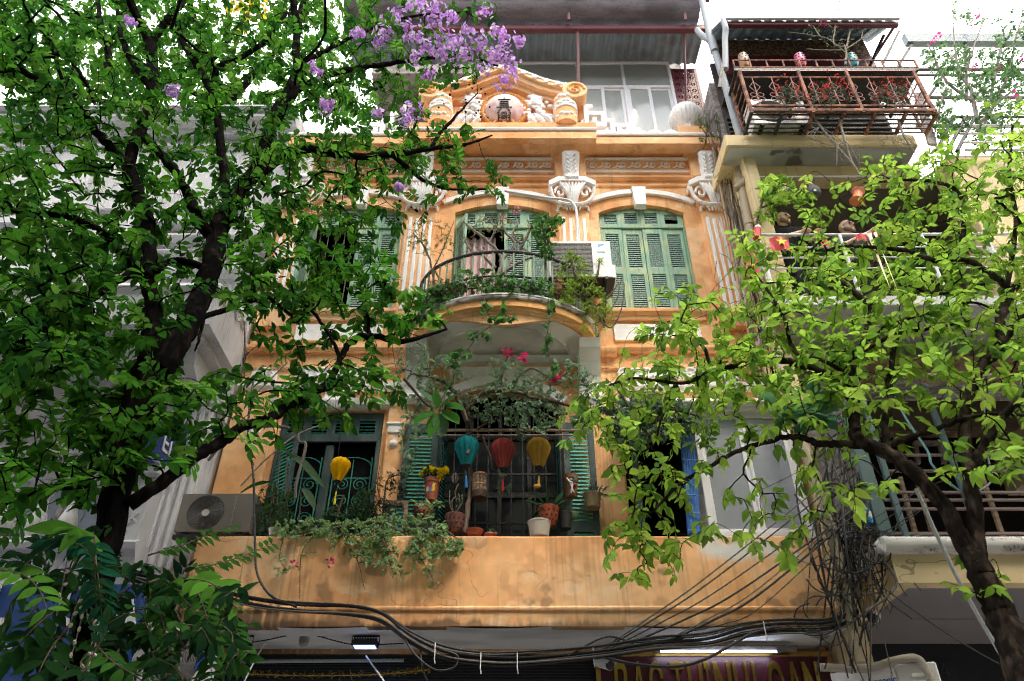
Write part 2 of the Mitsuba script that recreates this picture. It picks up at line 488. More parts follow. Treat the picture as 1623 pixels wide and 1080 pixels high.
scene["mat_painted"] = {"type": "twosided", "bsdf": {"type": "principled", "base_color": {"type": "mesh_attribute", "name": "vertex_color"}, "roughness": 0.6}}
# ---------------------------------------------------------------- ground and street
put("pavement", box(-60, 60, 4.0, 8.0, -0.3, 0.0), M_PAVE, kind="structure", label="grey pavement in front of the houses")
put("road", box(-60, 60, -1.8, 4.0, -0.4, -0.13), mat("mat_asphalt", (0.05, 0.05, 0.052), .9), kind="structure", label="asphalt street")
put("far_pavement", box(-60, 60, -4.0, -1.8, -0.3, 0.0), M_PAVE, kind="structure", label="pavement on the other side of the street")
# the terrace across the street, behind the camera: it bounds the street's sky and shows in the panes
OT = thing("opposite_terrace", "plain terrace of houses on the other side of the street", "house")
ow = sg.box(-45, 0, 45, 16)
put("wall", ex(ow.difference(unary_union([sg.box(x, z, x + 1.2, z + 1.8) for x in np.arange(-44, 44, 2.6) for z in (4.4, 7.9, 11.2)] + [sg.box(x, .0, x + 2.6, 3.0) for x in np.arange(-44, 43, 3.6)])), -4.3, -4.0), mat("mat_opposite", (0.17, 0.15, 0.125), .9), OT)
put("room", box(-45, 45, -11, -4.8, 0, 16), mat("mat_opposite_dark", (0.04, 0.04, 0.045), .6), OT)
put("roof_edge", box(-45, 45, -4.3, -3.7, 16, 16.3), M_GWOOD, OT)

# ---------------------------------------------------------------- the orange house
H = thing("town_house", "orange three storey house with arched green shutters, curved balcony and a crest on its roof", "house")
YF, YP = 8.0, 7.2                       # wall face, parapet face
XL, XR = -3.42, 3.16

OPEN2 = {"left": (-2.27, 1.30), "centre": (-0.145, 1.40), "right": (1.925, 1.27)}
Z2S, Z2C = 9.82, 9.99
wall = sg.box(XL, 3.55, XR, 11.25)
holes = [arc_poly(OPEN2["left"][0], 7.93, OPEN2["left"][1], Z2S, Z2C), arc_poly(OPEN2["centre"][0], 7.45, OPEN2["centre"][1], Z2S, Z2C), arc_poly(OPEN2["right"][0], 7.93, OPEN2["right"][1], Z2S, Z2C),
         sg.box(-2.80, 4.0, -1.56, 6.38), arc_poly(-0.145, 3.75, 1.44, 6.45, 6.72), sg.box(1.32, 3.9, 3.12, 6.38)]
put("wall", ex(wall.difference(unary_union(holes)), YF, YF + 0.22), M_OR, H)
# plain rooms behind the openings
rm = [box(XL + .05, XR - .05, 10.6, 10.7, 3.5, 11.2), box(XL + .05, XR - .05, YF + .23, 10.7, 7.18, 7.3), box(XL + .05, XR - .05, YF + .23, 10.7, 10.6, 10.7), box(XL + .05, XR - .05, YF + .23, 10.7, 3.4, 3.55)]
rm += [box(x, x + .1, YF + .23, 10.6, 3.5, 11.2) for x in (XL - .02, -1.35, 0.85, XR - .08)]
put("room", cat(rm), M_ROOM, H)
put("side_wall", box(XL - .001, XL + .2, YF + .22, 14, 3.5, 11.2), M_OR, H)
put("side_wall", box(XR - .2, XR + .001, YF + .22, 14, 3.5, 11.2), M_OR, H)
put("floor_slab", box(XL, XR, YP + .12, YF - .002, 3.62, 3.74), M_SO, H)

# parapet of the first floor gallery
pp = mould([(YP, 3.60), (YP, 3.735), (YP - .02, 3.745), (YP - .022, 3.765), (YP + .004, 3.785), (YP + .004, 4.455), (YP + .012, 4.47), (YP + .12, 4.47), (YP + .12, 3.60)], XL + .35, XR - .12)
v, f = trimesh.remesh.subdivide_to_size(pp.vertices, pp.faces, 0.10, max_iter=12)
v = np.array(v)
front = v[:, 1] < YP + .05
v[:, 1] += np.where(front, 0.016 * (meshkit.fbm(v * [1.6, 0, 2.2], 3) - .5) + 0.008 * (meshkit.fbm(v * [6, 0, 6], 3, 5) - .5), 0)
v[:, 2] += np.where(v[:, 2] < 3.62, 0.02 * (meshkit.fbm(v * [5, 0, 0], 3, 2) - .5), 0) + np.where(v[:, 2] > 4.44, 0.014 * (meshkit.fbm(v * [3, 0, 0], 3, 4) - .5), 0)
put("parapet", trimesh.Trimesh(v, f), M_OR, H, smooth=30)
put("parapet_return", cbox(XL + .30, XL + .42, YP + .03, YF - .003, 3.60, 4.44), M_OR, H)
sof = sheetgrid(lambda a, b: (XL + .35 + (XR - .47 - XL) * a, YP + .02 + 0.80 * b, 3.597 + 0 * a + .012 * np.sin(a * 23) * (1 - b)), 40, 5)
put("gallery_soffit", sof, M_SO, H, smooth=True)

# ground floor shop front, in the dark below the gallery
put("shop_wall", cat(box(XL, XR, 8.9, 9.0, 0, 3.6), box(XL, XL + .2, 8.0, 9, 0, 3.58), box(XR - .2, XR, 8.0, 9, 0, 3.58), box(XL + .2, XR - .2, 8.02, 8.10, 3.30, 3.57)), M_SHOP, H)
for i in range(9):
    put("shop_louver", bar((XL + .25, 8.012, 3.31 + i * .028), (0.85, 8.012, 3.31 + i * .028), .012, .02), M_SHOP, H)

# string courses, sills and panels on the upper wall
def band(name, x0, x1, z0, z1, d, mat=M_OR, par=H, lip=0.0):
    prof = [(YF + .01, z0), (YF - d * .55, z0), (YF - d, z0 + (z1 - z0) * .45), (YF - d - lip, z1 - .012), (YF - d - lip, z1), (YF + .01, z1 + .015)]
    return put(name, mould(prof, x0, x1), mat, par)

def rect_frame(name, x0, x1, z0, z1, d, w, mat=M_OR):
    return put(name, ex(sg.box(x0, z0, x1, z1).difference(sg.box(x0 + w, z0 + w, x1 - w, z1 - w)), YF - d, YF + .01), mat, H)

PIL = [(-3.18, .44), (-1.335, .46), (0.905, .46), (3.005, .42)]     # centre, width
for i, (cx, w) in enumerate(PIL):
    p = put("pilaster", cbox(cx - w / 2, cx + w / 2, YF - .085, YF + .02, 7.62, 9.92, .012), M_OR, H)
    n = 4
    for k in range(n):
        x = cx + (k - (n - 1) / 2) * w * .215
        put("flute", cbox(x - .024, x + .024, YF - .10, YF - .08, 7.9, 9.64 - .03 * (k % 2), .012), M_WH, p)
    # neck ring and leafy drop above the flutes
    put("neck_ring", tube(spline([(cx - w * .50, YF - .08, 9.77), (cx - w * .44, YF - .12, 9.835), (cx - w * .2, YF - .14, 9.815), (cx, YF - .15, 9.8), (cx + w * .2, YF - .14, 9.815), (cx + w * .44, YF - .12, 9.835), (cx + w * .5, YF - .08, 9.77)], 4), .022, 7), M_WH, p)
    hus = [tube([(cx + s, YF - .12, 9.89), (cx + s * 1.1, YF - .15, 9.83), (cx + s * .9, YF - .13, 9.73)], [.012, .028, .006], 6) for s in (-.10, -.05, .0, .05, .10)]
    put("husk_ornament", cat(hus), M_WH, p)
    # corner scroll capital
    cap = key_of("capital", H)
    ab = sg.Polygon([(cx - .345, 10.25), (cx - .20, 10.35), (cx + .20, 10.35), (cx + .345, 10.25), (cx + .335, 10.18), (cx + .19, 10.27), (cx - .19, 10.27), (cx - .335, 10.18)])
    put("abacus", ex(ab.buffer(.008), YF - .24, YF - .02), M_WH, cap, key=cap)
    bell = sg.Polygon([(cx - .30, 10.21), (cx - .16, 10.28), (cx + .16, 10.28), (cx + .30, 10.21), (cx + .24, 9.95), (cx + .16, 9.81), (cx - .16, 9.81), (cx - .24, 9.95)])
    put("bell", ex(bell, YF - .15, YF), M_OR, cap)
    for s in (-1, 1):
        th = np.linspace(0, 2.2 * np.pi, 26)
        rr = .105 * (1 - th / 9.5)
        put("volute", tube(np.stack([cx + s * (.185 + rr * np.cos(th) * .78), YF - .19 - .0 * th, 10.05 + rr * np.sin(th) * 1.35], 1), .020, 6), M_WH, cap)
        put("volute_edge", tube(spline([(cx + s * .335, YF - .2, 10.19), (cx + s * .30, YF - .17, 10.01), (cx + s * .22, YF - .17, 9.88), (cx + s * .1, YF - .17, 9.83), (cx, YF - .18, 9.82)], 4), .026, 6), M_WH, cap)
    ac = []
    for k in range(9):
        a = (k - 4) * .2
        ac.append(tube(spline([(cx + .03 * (k - 4) * .4, YF - .18, 9.85), (cx + math.sin(a) * .12, YF - .22, 10.02), (cx + math.sin(a) * .27, YF - .24, 10.22)], 4), [.012, .018, .022, .025, .026, .024, .022, .018, .01][:len(spline([(0, 0, 0), (0, 0, 1), (0, 0, 2)], 4))], 6))
    put("acanthus", cat(ac), M_WH, cap)
    # pier through the frieze and the long carved console on it
    put("frieze_pier", cbox(cx - .235, cx + .235, YF - .12, YF + .02, 10.50, 11.055, .01), M_OR, H)
    put("pier_cap", mould([(YF - .12, 11.0), (YF - .17, 11.03), (YF - .20, 11.08), (YF, 11.08), (YF, 11.0)], cx - .30, cx + .30), M_OR, H)
    con = key_of("carved_console", H)
    zz = np.linspace(0, 1, 22)
    out = YF - .12 - .20 * (1 - zz) ** .0 * (0.45 + .5 * zz ** 1.5) - .03 * np.sin(zz * np.pi)
    def con_fn(u, v, cx=cx):
        wz = .105 + .035 * v
        z = 10.29 + .56 * v
        y = YF - .135 - .05 - .13 * v ** 1.6 - .05 * np.exp(-((v - .04) / .12) ** 2)
        y = y + .05 * (2 * np.abs(u - .5)) ** 6
        return cx + (u - .5) * 2 * wz, y + 0 * u, z
    sides = sheetgrid(con_fn, 13, 26)
    back = [box(cx - .10, cx + .10, YF - .19, YF - .1, 10.3, 10.73)]
    put("x", cat(sides, *back), M_WH, key=con, smooth=35)
    for k in range(6):
        for s in (-1, 1):
            z = 10.39 + .07 * k
            y = YF - .20 - .13 * ((z - 10.29) / .56) ** 1.6
            put("carved_leaf", tube([(cx + s * .008, y - .005, z), (cx + s * .05, y - .022, z + .035), (cx + s * .085, y - .004, z + .085)], [.008, .02, .006], 6), M_WH, con)
    put("scroll_roll", cat(*[tube(spline([(cx + (k - 2) * .042, YF - .20, 10.29), (cx + (k - 2) * .042, YF - .25, 10.33), (cx + (k - 2) * .044, YF - .235, 10.39)], 4), .022, 7) for k in range(5)]), M_WH, con)

# frieze between the piers: white strips, running wave scroll, ledges
BAYS = [(-2.945, -1.57), (-1.10, 0.67), (1.14, 2.77)]
for (x0, x1) in BAYS:
    put("white_strip", mould([(YF - .0, 10.945), (YF - .05, 10.945), (YF - .065, 10.975), (YF - .05, 11.01), (YF, 11.01)], x0, x1), M_WH, H)
    put("white_strip", mould([(YF, 10.68), (YF - .035, 10.68), (YF - .045, 10.705), (YF, 10.71)], x0, x1), M_WH, H)
    put("frieze_panel", box(x0, x1, YF - .03, YF + .01, 10.712, 10.943), M_OR, H)
    n = max(4, int(round((x1 - x0) / .225)))
    d = (x1 - x0) / n
    for k in range(n):
        c = x0 + (k + .5) * d
        th = np.linspace(0, 2.9 * np.pi, 30)
        r = .078 * (1 - th / 11)
        sp = np.stack([c + r * np.cos(th + 2.4), YF - .045 + 0 * th, 10.835 + r * np.sin(th + 2.4) * .95], 1)
        tail = spline([sp[0], (c - d * .42, YF - .045, 10.79), (c - d * .62, YF - .045, 10.77)], 5)
        put("wave_scroll", cat(tube(sp, .0125, 6), tube(tail, np.linspace(.016, .010, len(tail)), 6), trimesh.creation.icosphere(1, .016).apply_translation((c, YF - .04, 10.835))), M_WH, H)
for (x0, x1) in [(XL, -1.57), (-1.10, .67), (1.14, XR)]:
    band("ledge", x0, x1, 10.50, 10.56, .07)
    band("ledge", x0 + .02, x1 - .02, 10.36, 10.395, .035)
for (x0, x1) in [(XL, XR)]:
    pass
# cornice: centre breaks forward
CB = [("cornice", XL - .05, -1.62, 7.64), ("cornice", -1.62, 1.30, 7.54), ("cornice", 1.30, XR + .06, 7.64)]
for nm, x0, x1, y in CB:
    put(nm, mould([(YF, 11.06), (YF - .09, 11.055), (YF - .11, 11.02), (y + .14, 11.01), (y + .13, 10.985), (y + .05, 10.985), (y + .0, 10.965), (y, 11.115), (y + .02, 11.14), (YF + .2, 11.15), (YF + .2, 11.06)], x0, x1), M_OR, H)
    put("cornice_bed", mould([(YF, 11.05), (YF - .16, 11.05), (YF - .18, 11.075), (YF - .10, 11.078), (YF - .10, 11.083), (YF, 11.083)][::-1], x0 + .3, x1 - .3), M_OR, H)
    put("cornice_top", mould([(y - .02, 11.145), (y - .03, 11.17), (y - .02, 11.20), (YF + .2, 11.21), (YF + .2, 11.155)], x0 - .01, x1 + .01), M_WH, H)
put("roof_slab", box(XL, XR, YF + .2, 14, 11.0, 11.18), M_SO, H)

# arched mouldings with keystones
for nm, (cx, w) in OPEN2.items():
    a = arc_band(cx, w + .33, 9.965, 10.195, .085)
    for half in (sg.box(cx - 2, 9, cx - .105, 11), sg.box(cx + .105, 9, cx + 2, 11)):
        put("arch_moulding", ex(a.intersection(half), YF - .05, YF + .01), M_WH, H)
    put("keystone", ex(sg.Polygon([(cx - .105, 10.30), (cx + .105, 10.30), (cx + .082, 9.92), (cx - .082, 9.92)]), YF - .085, YF + .03), M_WH, H)
    if nm != "centre":
        band("window_sill", cx - .78, cx + .72, 7.83, 7.925, .10)
        put("sill_bed", box(cx - .72, cx + .66, YF - .045, YF + .01, 7.77, 7.83), M_OR, H)
        put("white_panel", ex(sg.Polygon([(cx - .58, 7.70), (cx + .56, 7.70), (cx + .56, 7.48), (cx - .20, 7.48), (cx - .20, 7.44), (cx - .58, 7.44)]), YF - .03, YF + .01), M_WH, H)
for (x0, x1) in [(XL, -1.32), (1.10, XR)]:
    band("string_course", x0, x1, 7.24, 7.33, .09)
    band("string_course", x0, x1, 6.98, 7.02, .04)
    put("course_line", box(x0, x1, YF - .02, YF + .01, 7.33, 7.36), M_OR, H)
# round nosing of the middle string course that stops short beside the balcony
put("drain_stub", tube([(1.10, YF - .05, 7.24), (1.34, YF - .05, 7.24)], .075, 14), M_OR, H)

# first floor: cornice with guilloche, dropped pendants, window heads
band("string_course", XL, -1.30, 6.66, 6.76, .08, M_WH)
band("string_course", 1.12, XR, 6.66, 6.76, .08, M_WH)
for (x0, x1) in [(-2.75, -1.62), (-0.78, 0.56), (1.35, 2.9)]:
    put("guilloche_panel", box(x0, x1, YF - .02, YF + .01, 6.84, 7.02), M_WH, H)
    n = int((x1 - x0) / .135)
    for k in range(n):
        c = x0 + (k + .5) * (x1 - x0) / n
        th = np.linspace(0, 2 * np.pi, 15)
        put("guilloche_ring", tube(np.stack([c + .07 * np.cos(th), YF - .03 + 0 * th, 6.93 + .07 * np.sin(th)], 1), .016, 5, cap=False), M_WH, H)
put("hood_moulding", mould([(YF, 6.40), (YF - .10, 6.42), (YF - .12, 6.50), (YF, 6.50)], -2.95, -1.42), M_WH, H)
for cx in (-3.09, -1.40):
    c = put("pendant_console", cbox(cx - .085, cx + .085, YF - .09, YF + .01, 6.03, 6.14, .012), M_WH, H)
    put("pendant_cap", cbox(cx - .105, cx + .105, YF - .11, YF + .01, 6.14, 6.17, .008), M_WH, c)
    put("pendant_stem", cbox(cx - .045, cx + .045, YF - .07, YF + .01, 5.93, 6.03, .01), M_WH, c)
    put("pendant_ball", trimesh.creation.icosphere(2, .055).apply_translation((cx, YF - .06, 5.89)), M_WH, c, smooth=True)
for cx in (-2.19, 1.0):
    hd = put("carved_head", trimesh.creation.icosphere(3, .10).apply_scale((1.1, .9, 1.35)).apply_translation((cx, YF - .08, 6.62)), M_WH, H, smooth=True)
    put("head_tassel", cat(*[tube([(cx + (k - 3) * .028, YF - .1, 6.56), (cx + (k - 3) * .03, YF - .14, 6.45), (cx + (k - 3) * .034, YF - .12, 6.36)], [.02, .02, .008], 6) for k in range(7)]), M_WH, hd)
put("relief_panel", box(-3.30, -2.97, YF - .015, YF + .01, 6.72, 7.02), M_WH, H)
rl = [tube(spline([(-3.14 + .11 * math.cos(a) * .3, YF - .03, 6.87 + .1 * math.sin(a) * .3), (-3.14 + .11 * math.cos(a + .5), YF - .05, 6.87 + .11 * math.sin(a + .5)), (-3.14 + .13 * math.cos(a + 1.3), YF - .03, 6.87 + .12 * math.sin(a + 1.3))], 3), .02, 6) for a in np.arange(8) * .785]
put("relief_leaves", cat(rl), M_WH, H)
for x0, x1, d in ((-3.40, -2.86, .07), (-1.50, -1.20, .07), (0.95, 1.30, .07)):
    put("wall_pier", cbox(x0, x1, YF - d, YF + .01, 3.75, 6.62, .012), M_OR, H)

# ---------------- shutters
def louvre_leaf(w, h, panels, mat_f, mat_s, hinge, ang, name="shutter", th=.035, rail=.05, pitch=.0385, stile=.052, single=True, par=H, label=None):
    """A louvred shutter leaf: hinge = its lower corner, ang = its opening in degrees; every slat is a child of its own."""
    fr = sg.box(0, 0, w, h).difference(unary_union([sg.box(stile, a, w - stile, b) for a, b in panels]))
    m = ex(fr, -th / 2, th / 2)
    M = T().translate(list(map(float, hinge))).rotate([0, 0, 1], ang)
    s = put(name, m, mat_f, par, to_world=M, label=label)
    sl = []
    one = None
    for a, b in panels:
        n = max(2, int(round((b - a) / pitch)))
        for k in range(n):
            z = a + (k + .5) * (b - a) / n
            q = trimesh.creation.box((w - 2 * stile + .006, .78 * pitch, .007))
            q.apply_transform(trimesh.transformations.rotation_matrix(math.radians(62), [1, 0, 0]))
            q.apply_translation((w / 2, 0, z))
            sl.append(q)
    if single:
        for q in sl:
            put("slat", q, mat_s, s, to_world=M)
    else:
        put("slats", cat(sl), mat_s, s, to_world=M, kind="stuff")
    return s

M_SAGED = mat("mat_sage_slat", (0.27, 0.40, 0.35), 0.6)
def transom(cx, w, z0, mat_f, mat_s, y):
    shp = arc_poly(cx, z0, w - .01, Z2S - .01, Z2C - .012)
    n = 4
    rects = [sg.box(cx + (k - 1.5) * w * .238 - .095, z0 + .075, cx + (k - 1.5) * w * .238 + .095, z0 + (.275 if k in (0, 3) else .305)) for k in range(n)]
    t = put("transom", ex(shp.difference(unary_union(rects)), y - .02, y + .02), mat_f, H)
    for k, r in enumerate(rects):
        x0, za, x1, zb = r.bounds
        for j in range(6):
            if k == 3 and cx > 1 and j < 3:
                continue            # the missing slats of the right window
            q = trimesh.creation.box((x1 - x0 + .004, .025, .007))
            q.apply_transform(trimesh.transformations.rotation_matrix(math.radians(62), [1, 0, 0]))
            q.apply_translation(((x0 + x1) / 2, y, za + (j + .5) * (zb - za) / 6))
            put("slat", q, mat_s, t)
    put("transom_rail", cbox(cx - w / 2 + .01, cx + w / 2 - .01, y - .035, y + .02, z0 - .02, z0 + .03, .006), mat_f, t)

Z0, Z1 = 7.935, 9.555
LP = [(.085, .74), (.86, 1.52)]
for nm in ("right", "left"):
    cx, w = OPEN2[nm]
    transom(cx, w, 9.58, M_SAGE, M_SAGED, YF + .09)
    wl = (w - .06) / 4
    for s in (-1, 1):
        put("shutter_post", cbox(cx + s * (w / 2 - .016) - .016, cx + s * (w / 2 - .016) + .016, YF + .06, YF + .13, 7.93, 9.60, .005), M_SAGE, H)
    for k in range(4):
        x = cx - w / 2 + .03 + k * wl
        if nm == "left" and k < 2:
            continue
        louvre_leaf(wl - .006, Z1 - Z0, LP, M_SAGE, M_SAGED, (x, YF + .09 + .01 * (k % 2), Z0), 0.8 * (k % 2), single=True)
cx, w = OPEN2["left"]
louvre_leaf(.30, Z1 - Z0, LP, M_SAGE, M_SAGED, (cx - w / 2 + .03, YF + .06, Z0), -100, single=False)
for k in range(5):
    put("window_bar", tube([(cx - w / 2 + .08 + k * .12, YF + .16, 7.94), (cx - w / 2 + .08 + k * .12, YF + .16, 9.56)], .008, 6), M_STEMG, H)
# balcony door
cx, w = OPEN2["centre"]
transom(cx, w, 9.58, M_SAGE, M_SAGED, YF + .09)
for s in (-1, 1):
    put("shutter_post", cbox(cx + s * (w / 2 - .02) - .02, cx + s * (w / 2 - .02) + .02, YF + .05, YF + .14, 7.46, 9.60, .005), M_SAGE, H)
DP = [(.10, .88), (1.0, 1.99)]
louvre_leaf(.34, 2.08, DP, M_SAGE, M_SAGED, (cx - w / 2 + .03, YF + .05, 7.47), -62, single=False)
louvre_leaf(.335, 2.08, DP, M_SAGE, M_SAGED, (cx + .03, YF + .10, 7.47), 0, single=False)
louvre_leaf(.325, 2.08, DP, M_SAGE, M_SAGED, (cx + .37, YF + .09, 7.47), -1, single=False)
cur = sheetgrid(lambda u, v: (cx - .60 + .50 * u, YF + .22 + .03 * np.sin(u * 30), 7.5 + 2.0 * v), 40, 4)
put("lace_curtain", cur, M_LACE, H, smooth=True)

# ---------------- curved balcony
BCX, BA, BB = -0.11, 1.21, 0.90
def ell(k=1.0, n=49, off=0.0):
    th = np.linspace(math.pi, 2 * math.pi, n)
    return np.stack([BCX + (BA * k + off) * np.cos(th), YF + (BB * k + off) * np.sin(th)], 1)
def ell_ring(prof, n=65):
    """Runs an (offset, z) profile round the balcony's half ellipse."""
    th = np.linspace(math.pi, 2 * math.pi, n)
    prof = np.asarray(prof)
    v = np.array([[(BCX + (BA + o) * math.cos(t), YF + (BB + o) * math.sin(t), z) for o, z in prof] for t in th]).reshape(-1, 3)
    k = len(prof)
    f = []
    for i in range(n - 1):
        for j in range(k):
            a, b = i * k + j, i * k + (j + 1) % k
            f += [[a, b, b + k], [a, b + k, a + k]]
    m = trimesh.Trimesh(v, f, process=False)
    return m
B = key_of("balcony", H)
put("x", cat(ex(sg.Polygon([(0, 0), (1, 0), (1, 1)]), 0, 1).apply_scale(1e-4).apply_translation((BCX, YF + .05, 7.3)), ell_ring([(-.25, 7.30), (-.02, 7.30), (-.0, 7.32), (-.0, 7.414), (-.25, 7.414)])), M_ORD, key=B, smooth=25)
put("balcony_floor", trimesh.Trimesh(*trimesh.creation.triangulate_polygon(sg.Polygon(ell(.98)), engine="earcut")) if False else ex(sg.Polygon([(x, y) for x, y in ell(.97)]), 0, 1).apply_transform(np.array([[1, 0, 0, 0], [0, 0, 1, 0], [0, .06, 0, 7.37], [0, 0, 0, 1]])), M_SO, B)
put("rim", ell_ring([(.0, 7.415), (.03, 7.42), (.04, 7.44), (.03, 7.455), (.042, 7.465), (.04, 7.485), (.0, 7.49), (-.14, 7.49), (-.14, 7.415)]), M_RIM, B, smooth=25)
put("fascia_step", ell_ring([(-.08, 7.29), (-.045, 7.29), (-.025, 7.30), (-.012, 7.33), (-.08, 7.33)]), M_OR, B, smooth=25)
put("fascia_step", ell_ring([(-.12, 7.26), (-.075, 7.26), (-.058, 7.275), (-.055, 7.30), (-.12, 7.30)]), M_OR, B, smooth=25)
# scalloped apron hanging below the fascia
n = 97
th = np.linspace(math.pi, 2 * math.pi, n)
def apron_low(t):
    u = (t - math.pi) / math.pi          # 0..1 from left to right
    e = abs(u - .5) * 2
    q = min(1, e / .42)
    return 7.095 + .165 * q * q * (3 - 2 * q) - .32 * max(0, (e - .70) / .30) ** 1.6
va = []
for t in th:
    zl = apron_low(t)
    for o, z in ((-.085, 7.28), (-.09, zl), (-.13, zl), (-.13, 7.28)):
        va.append((BCX + (BA + o) * math.cos(t), YF + (BB + o) * math.sin(t), z))
fa = []
for i in range(n - 1):
    for j in range(4):
        a, b = i * 4 + j, i * 4 + (j + 1) % 4
        fa += [[a, b, b + 4], [a, b + 4, a + 4]]
put("apron", trimesh.Trimesh(va, fa, process=False), M_OR, B, smooth=30)
# coved grey soffit: a hollow ring rising to a flat panel
def cove(u, v):
    t = math.pi + math.pi * u
    k = 1 - .10 - .20 * v
    e = np.abs(u - .5) * 2
    low = 7.255 - .30 * np.clip((e - .70) / .30, 0, 1) ** 1.6
    return BCX + BA * k * np.cos(t), YF + BB * k * np.sin(t), low - .035 * np.sin(v * np.pi) * 0 - (low - 7.195) * v
put("soffit_cove", sheetgrid(cove, 60, 10), M_COVE, B, smooth=True)
put("soffit_panel", trimesh.Trimesh(np.vstack([[(BCX, YF, 7.225)], [(x, y, 7.225) for x, y in ell(.72)]]), [[0, i + 1, i + 2] for i in range(48)], process=False), M_COVE, B)
put("soffit_step", tube([(x, y, 7.205) for x, y in ell(.70)], .016, 6), M_COVE, B)
put("wall_moulding", mould([(YF, 7.06), (YF - .05, 7.08), (YF - .09, 7.16), (YF, 7.22)], -.98, .78), M_COVE, B)
for s, xx in ((-1, -1.19), (1, .97)):
    prof = [(YF, 6.42), (YF - .10, 6.42), (YF - .14, 6.50), (YF - .12, 6.62), (YF - .16, 6.78), (YF - .25, 6.95), (YF - .38, 7.08), (YF - .42, 7.20), (YF, 7.24)]
    c = put("balcony_console", mould(prof, xx - .13, xx + .13), M_COVE, B)
    put("console_scroll", tube([(xx - .145, YF - .11, 6.49), (xx + .145, YF - .11, 6.49)], .07, 14), M_WH, c)
# iron railing
RT, RM, RB = 8.26, 7.85, 7.545
rail_e = lambda z, off=-.07: np.array([(x, y, z) for x, y in ell(1, 61, off)])
RL = key_of("balcony_railing", H)
put("x", cat(tube(rail_e(RT), .023, 8), tube(rail_e(RM), .013, 6), tube(rail_e(RB), .010, 6)), M_IRON, key=RL, smooth=40)
th = np.linspace(math.pi + .06, 2 * math.pi - .06, 27)
for t in th:
    x, y = BCX + (BA - .07) * math.cos(t), YF + (BB - .07) * math.sin(t)
    put("baluster", bar((x, y, 7.48), (x, y, RT), .020), M_IRONG, RL)
for t in (th[:-1] + th[1:]) / 2:
    x, y = BCX + (BA - .07) * math.cos(t), YF + (BB - .07) * math.sin(t)
    tx, ty = -math.sin(t), math.cos(t)
    q = []
    for s in (-1, 1):
        a = np.linspace(0, 3.6 * np.pi / 2, 14)
        r = .032 * (1 - a / 9)
        q.append(np.stack([x + s * tx * (.032 - r * np.cos(a)), y + s * ty * (.032 - r * np.cos(a)), 7.78 + r * np.sin(a)], 1))
    put("scroll", cat(*[tube(c, .006, 5) for c in q], tube([(x, y, 7.56), (x, y, 7.78)], .006, 5)), M_IRONG, RL)

# ---------------- crest on the roof: pediment with scrolls, medallion, half columns, key fret, urn
PD = key_of("pediment", H)
YPd = 7.80
top = [(-1.42, 12.22), (-1.25, 12.22), (-1.08, 12.28), (-.78, 12.40), (-.48, 12.60), (-.145, 12.76), (.19, 12.60), (.50, 12.40), (.80, 12.28), (.97, 12.22), (1.12, 12.22)]
tops = spline(top, 5)
put("x", ex(sg.Polygon(list(map(tuple, tops)) + [(1.02, 11.2), (-1.32, 11.2)]).buffer(0), YPd, YPd + .22), M_OR, key=PD)
put("pediment_base", box(-1.66, 1.32, 7.60, YPd + .1, 11.21, 11.42), M_OR, PD)
cr = np.array([(x, z) for x, z in tops])
nrm = np.gradient(cr, axis=0)
nrm = np.stack([-nrm[:, 1], nrm[:, 0]], 1) / np.linalg.norm(nrm, axis=1, keepdims=True)
def ribbon(o0, o1, y0, y1):
    a, b = cr + nrm * o0, cr + nrm * o1
    return ex(sg.Polygon(list(map(tuple, a)) + list(map(tuple, b[::-1]))).buffer(0), y0, y1)
put("raking_cornice", cat(ribbon(-.20, -.11, YPd - .10, YPd + .1), ribbon(-.11, -.02, YPd - .20, YPd + .15), ribbon(-.02, .05, YPd - .26, YPd + .18)), M_OR, PD)
put("raking_fillet", ribbon(.05, .085, YPd - .275, YPd + .18), M_WH, PD)
for i in range(3, len(cr) - 4, 3):
    x, z = cr[i]
    put("roof_tile", tube([(x, YPd - .295, z + .03), (x, YPd + .1, z + .05)], .045, 8), M_WH, PD)
for s, xx in ((-1, -1.32), (1, 1.02)):
    put("corner_scroll", tube([(xx, YPd - .30, 12.14), (xx, YPd + .2, 12.14)], .20, 24), M_OR, PD, smooth=40)
    a = np.linspace(0, 3.6 * np.pi, 40)
    r = .15 * (1 - a / 13)
    put("scroll_line", tube(np.stack([xx + r * np.cos(a), YPd - .305 + 0 * a, 12.14 + r * np.sin(a)], 1), .022, 6), M_ORD, PD)
    cxx = 0.86 if s > 0 else -1.15
    col = put("half_column", lathe([(0, 11.40), (.18, 11.40), (.18, 12.02), (.165, 12.08), (0, 12.09)], 28, (cxx, YPd - .12, 0)), M_OR, PD, smooth=40)
    for z in (11.74, 11.86):
        put("column_ring", lathe([(.178, z - .025), (.20, z - .015), (.20, z + .015), (.178, z + .025)], 28, (cxx, YPd - .12, 0)), M_WH, col, smooth=40)
    for z, k in ((11.54, 5), (11.99, 6), (11.80, 5)):
        put("column_leaf", cat(*[trimesh.creation.icosphere(1, .035).apply_scale((1.2, .6, 1)).apply_translation((cxx + .17 * math.sin(b), YPd - .12 - .185 * math.cos(b), z + .03 * ((j % 2) - .5))) for j, b in enumerate(np.linspace(-.9, .9, k))]), M_WH, col, smooth=True)
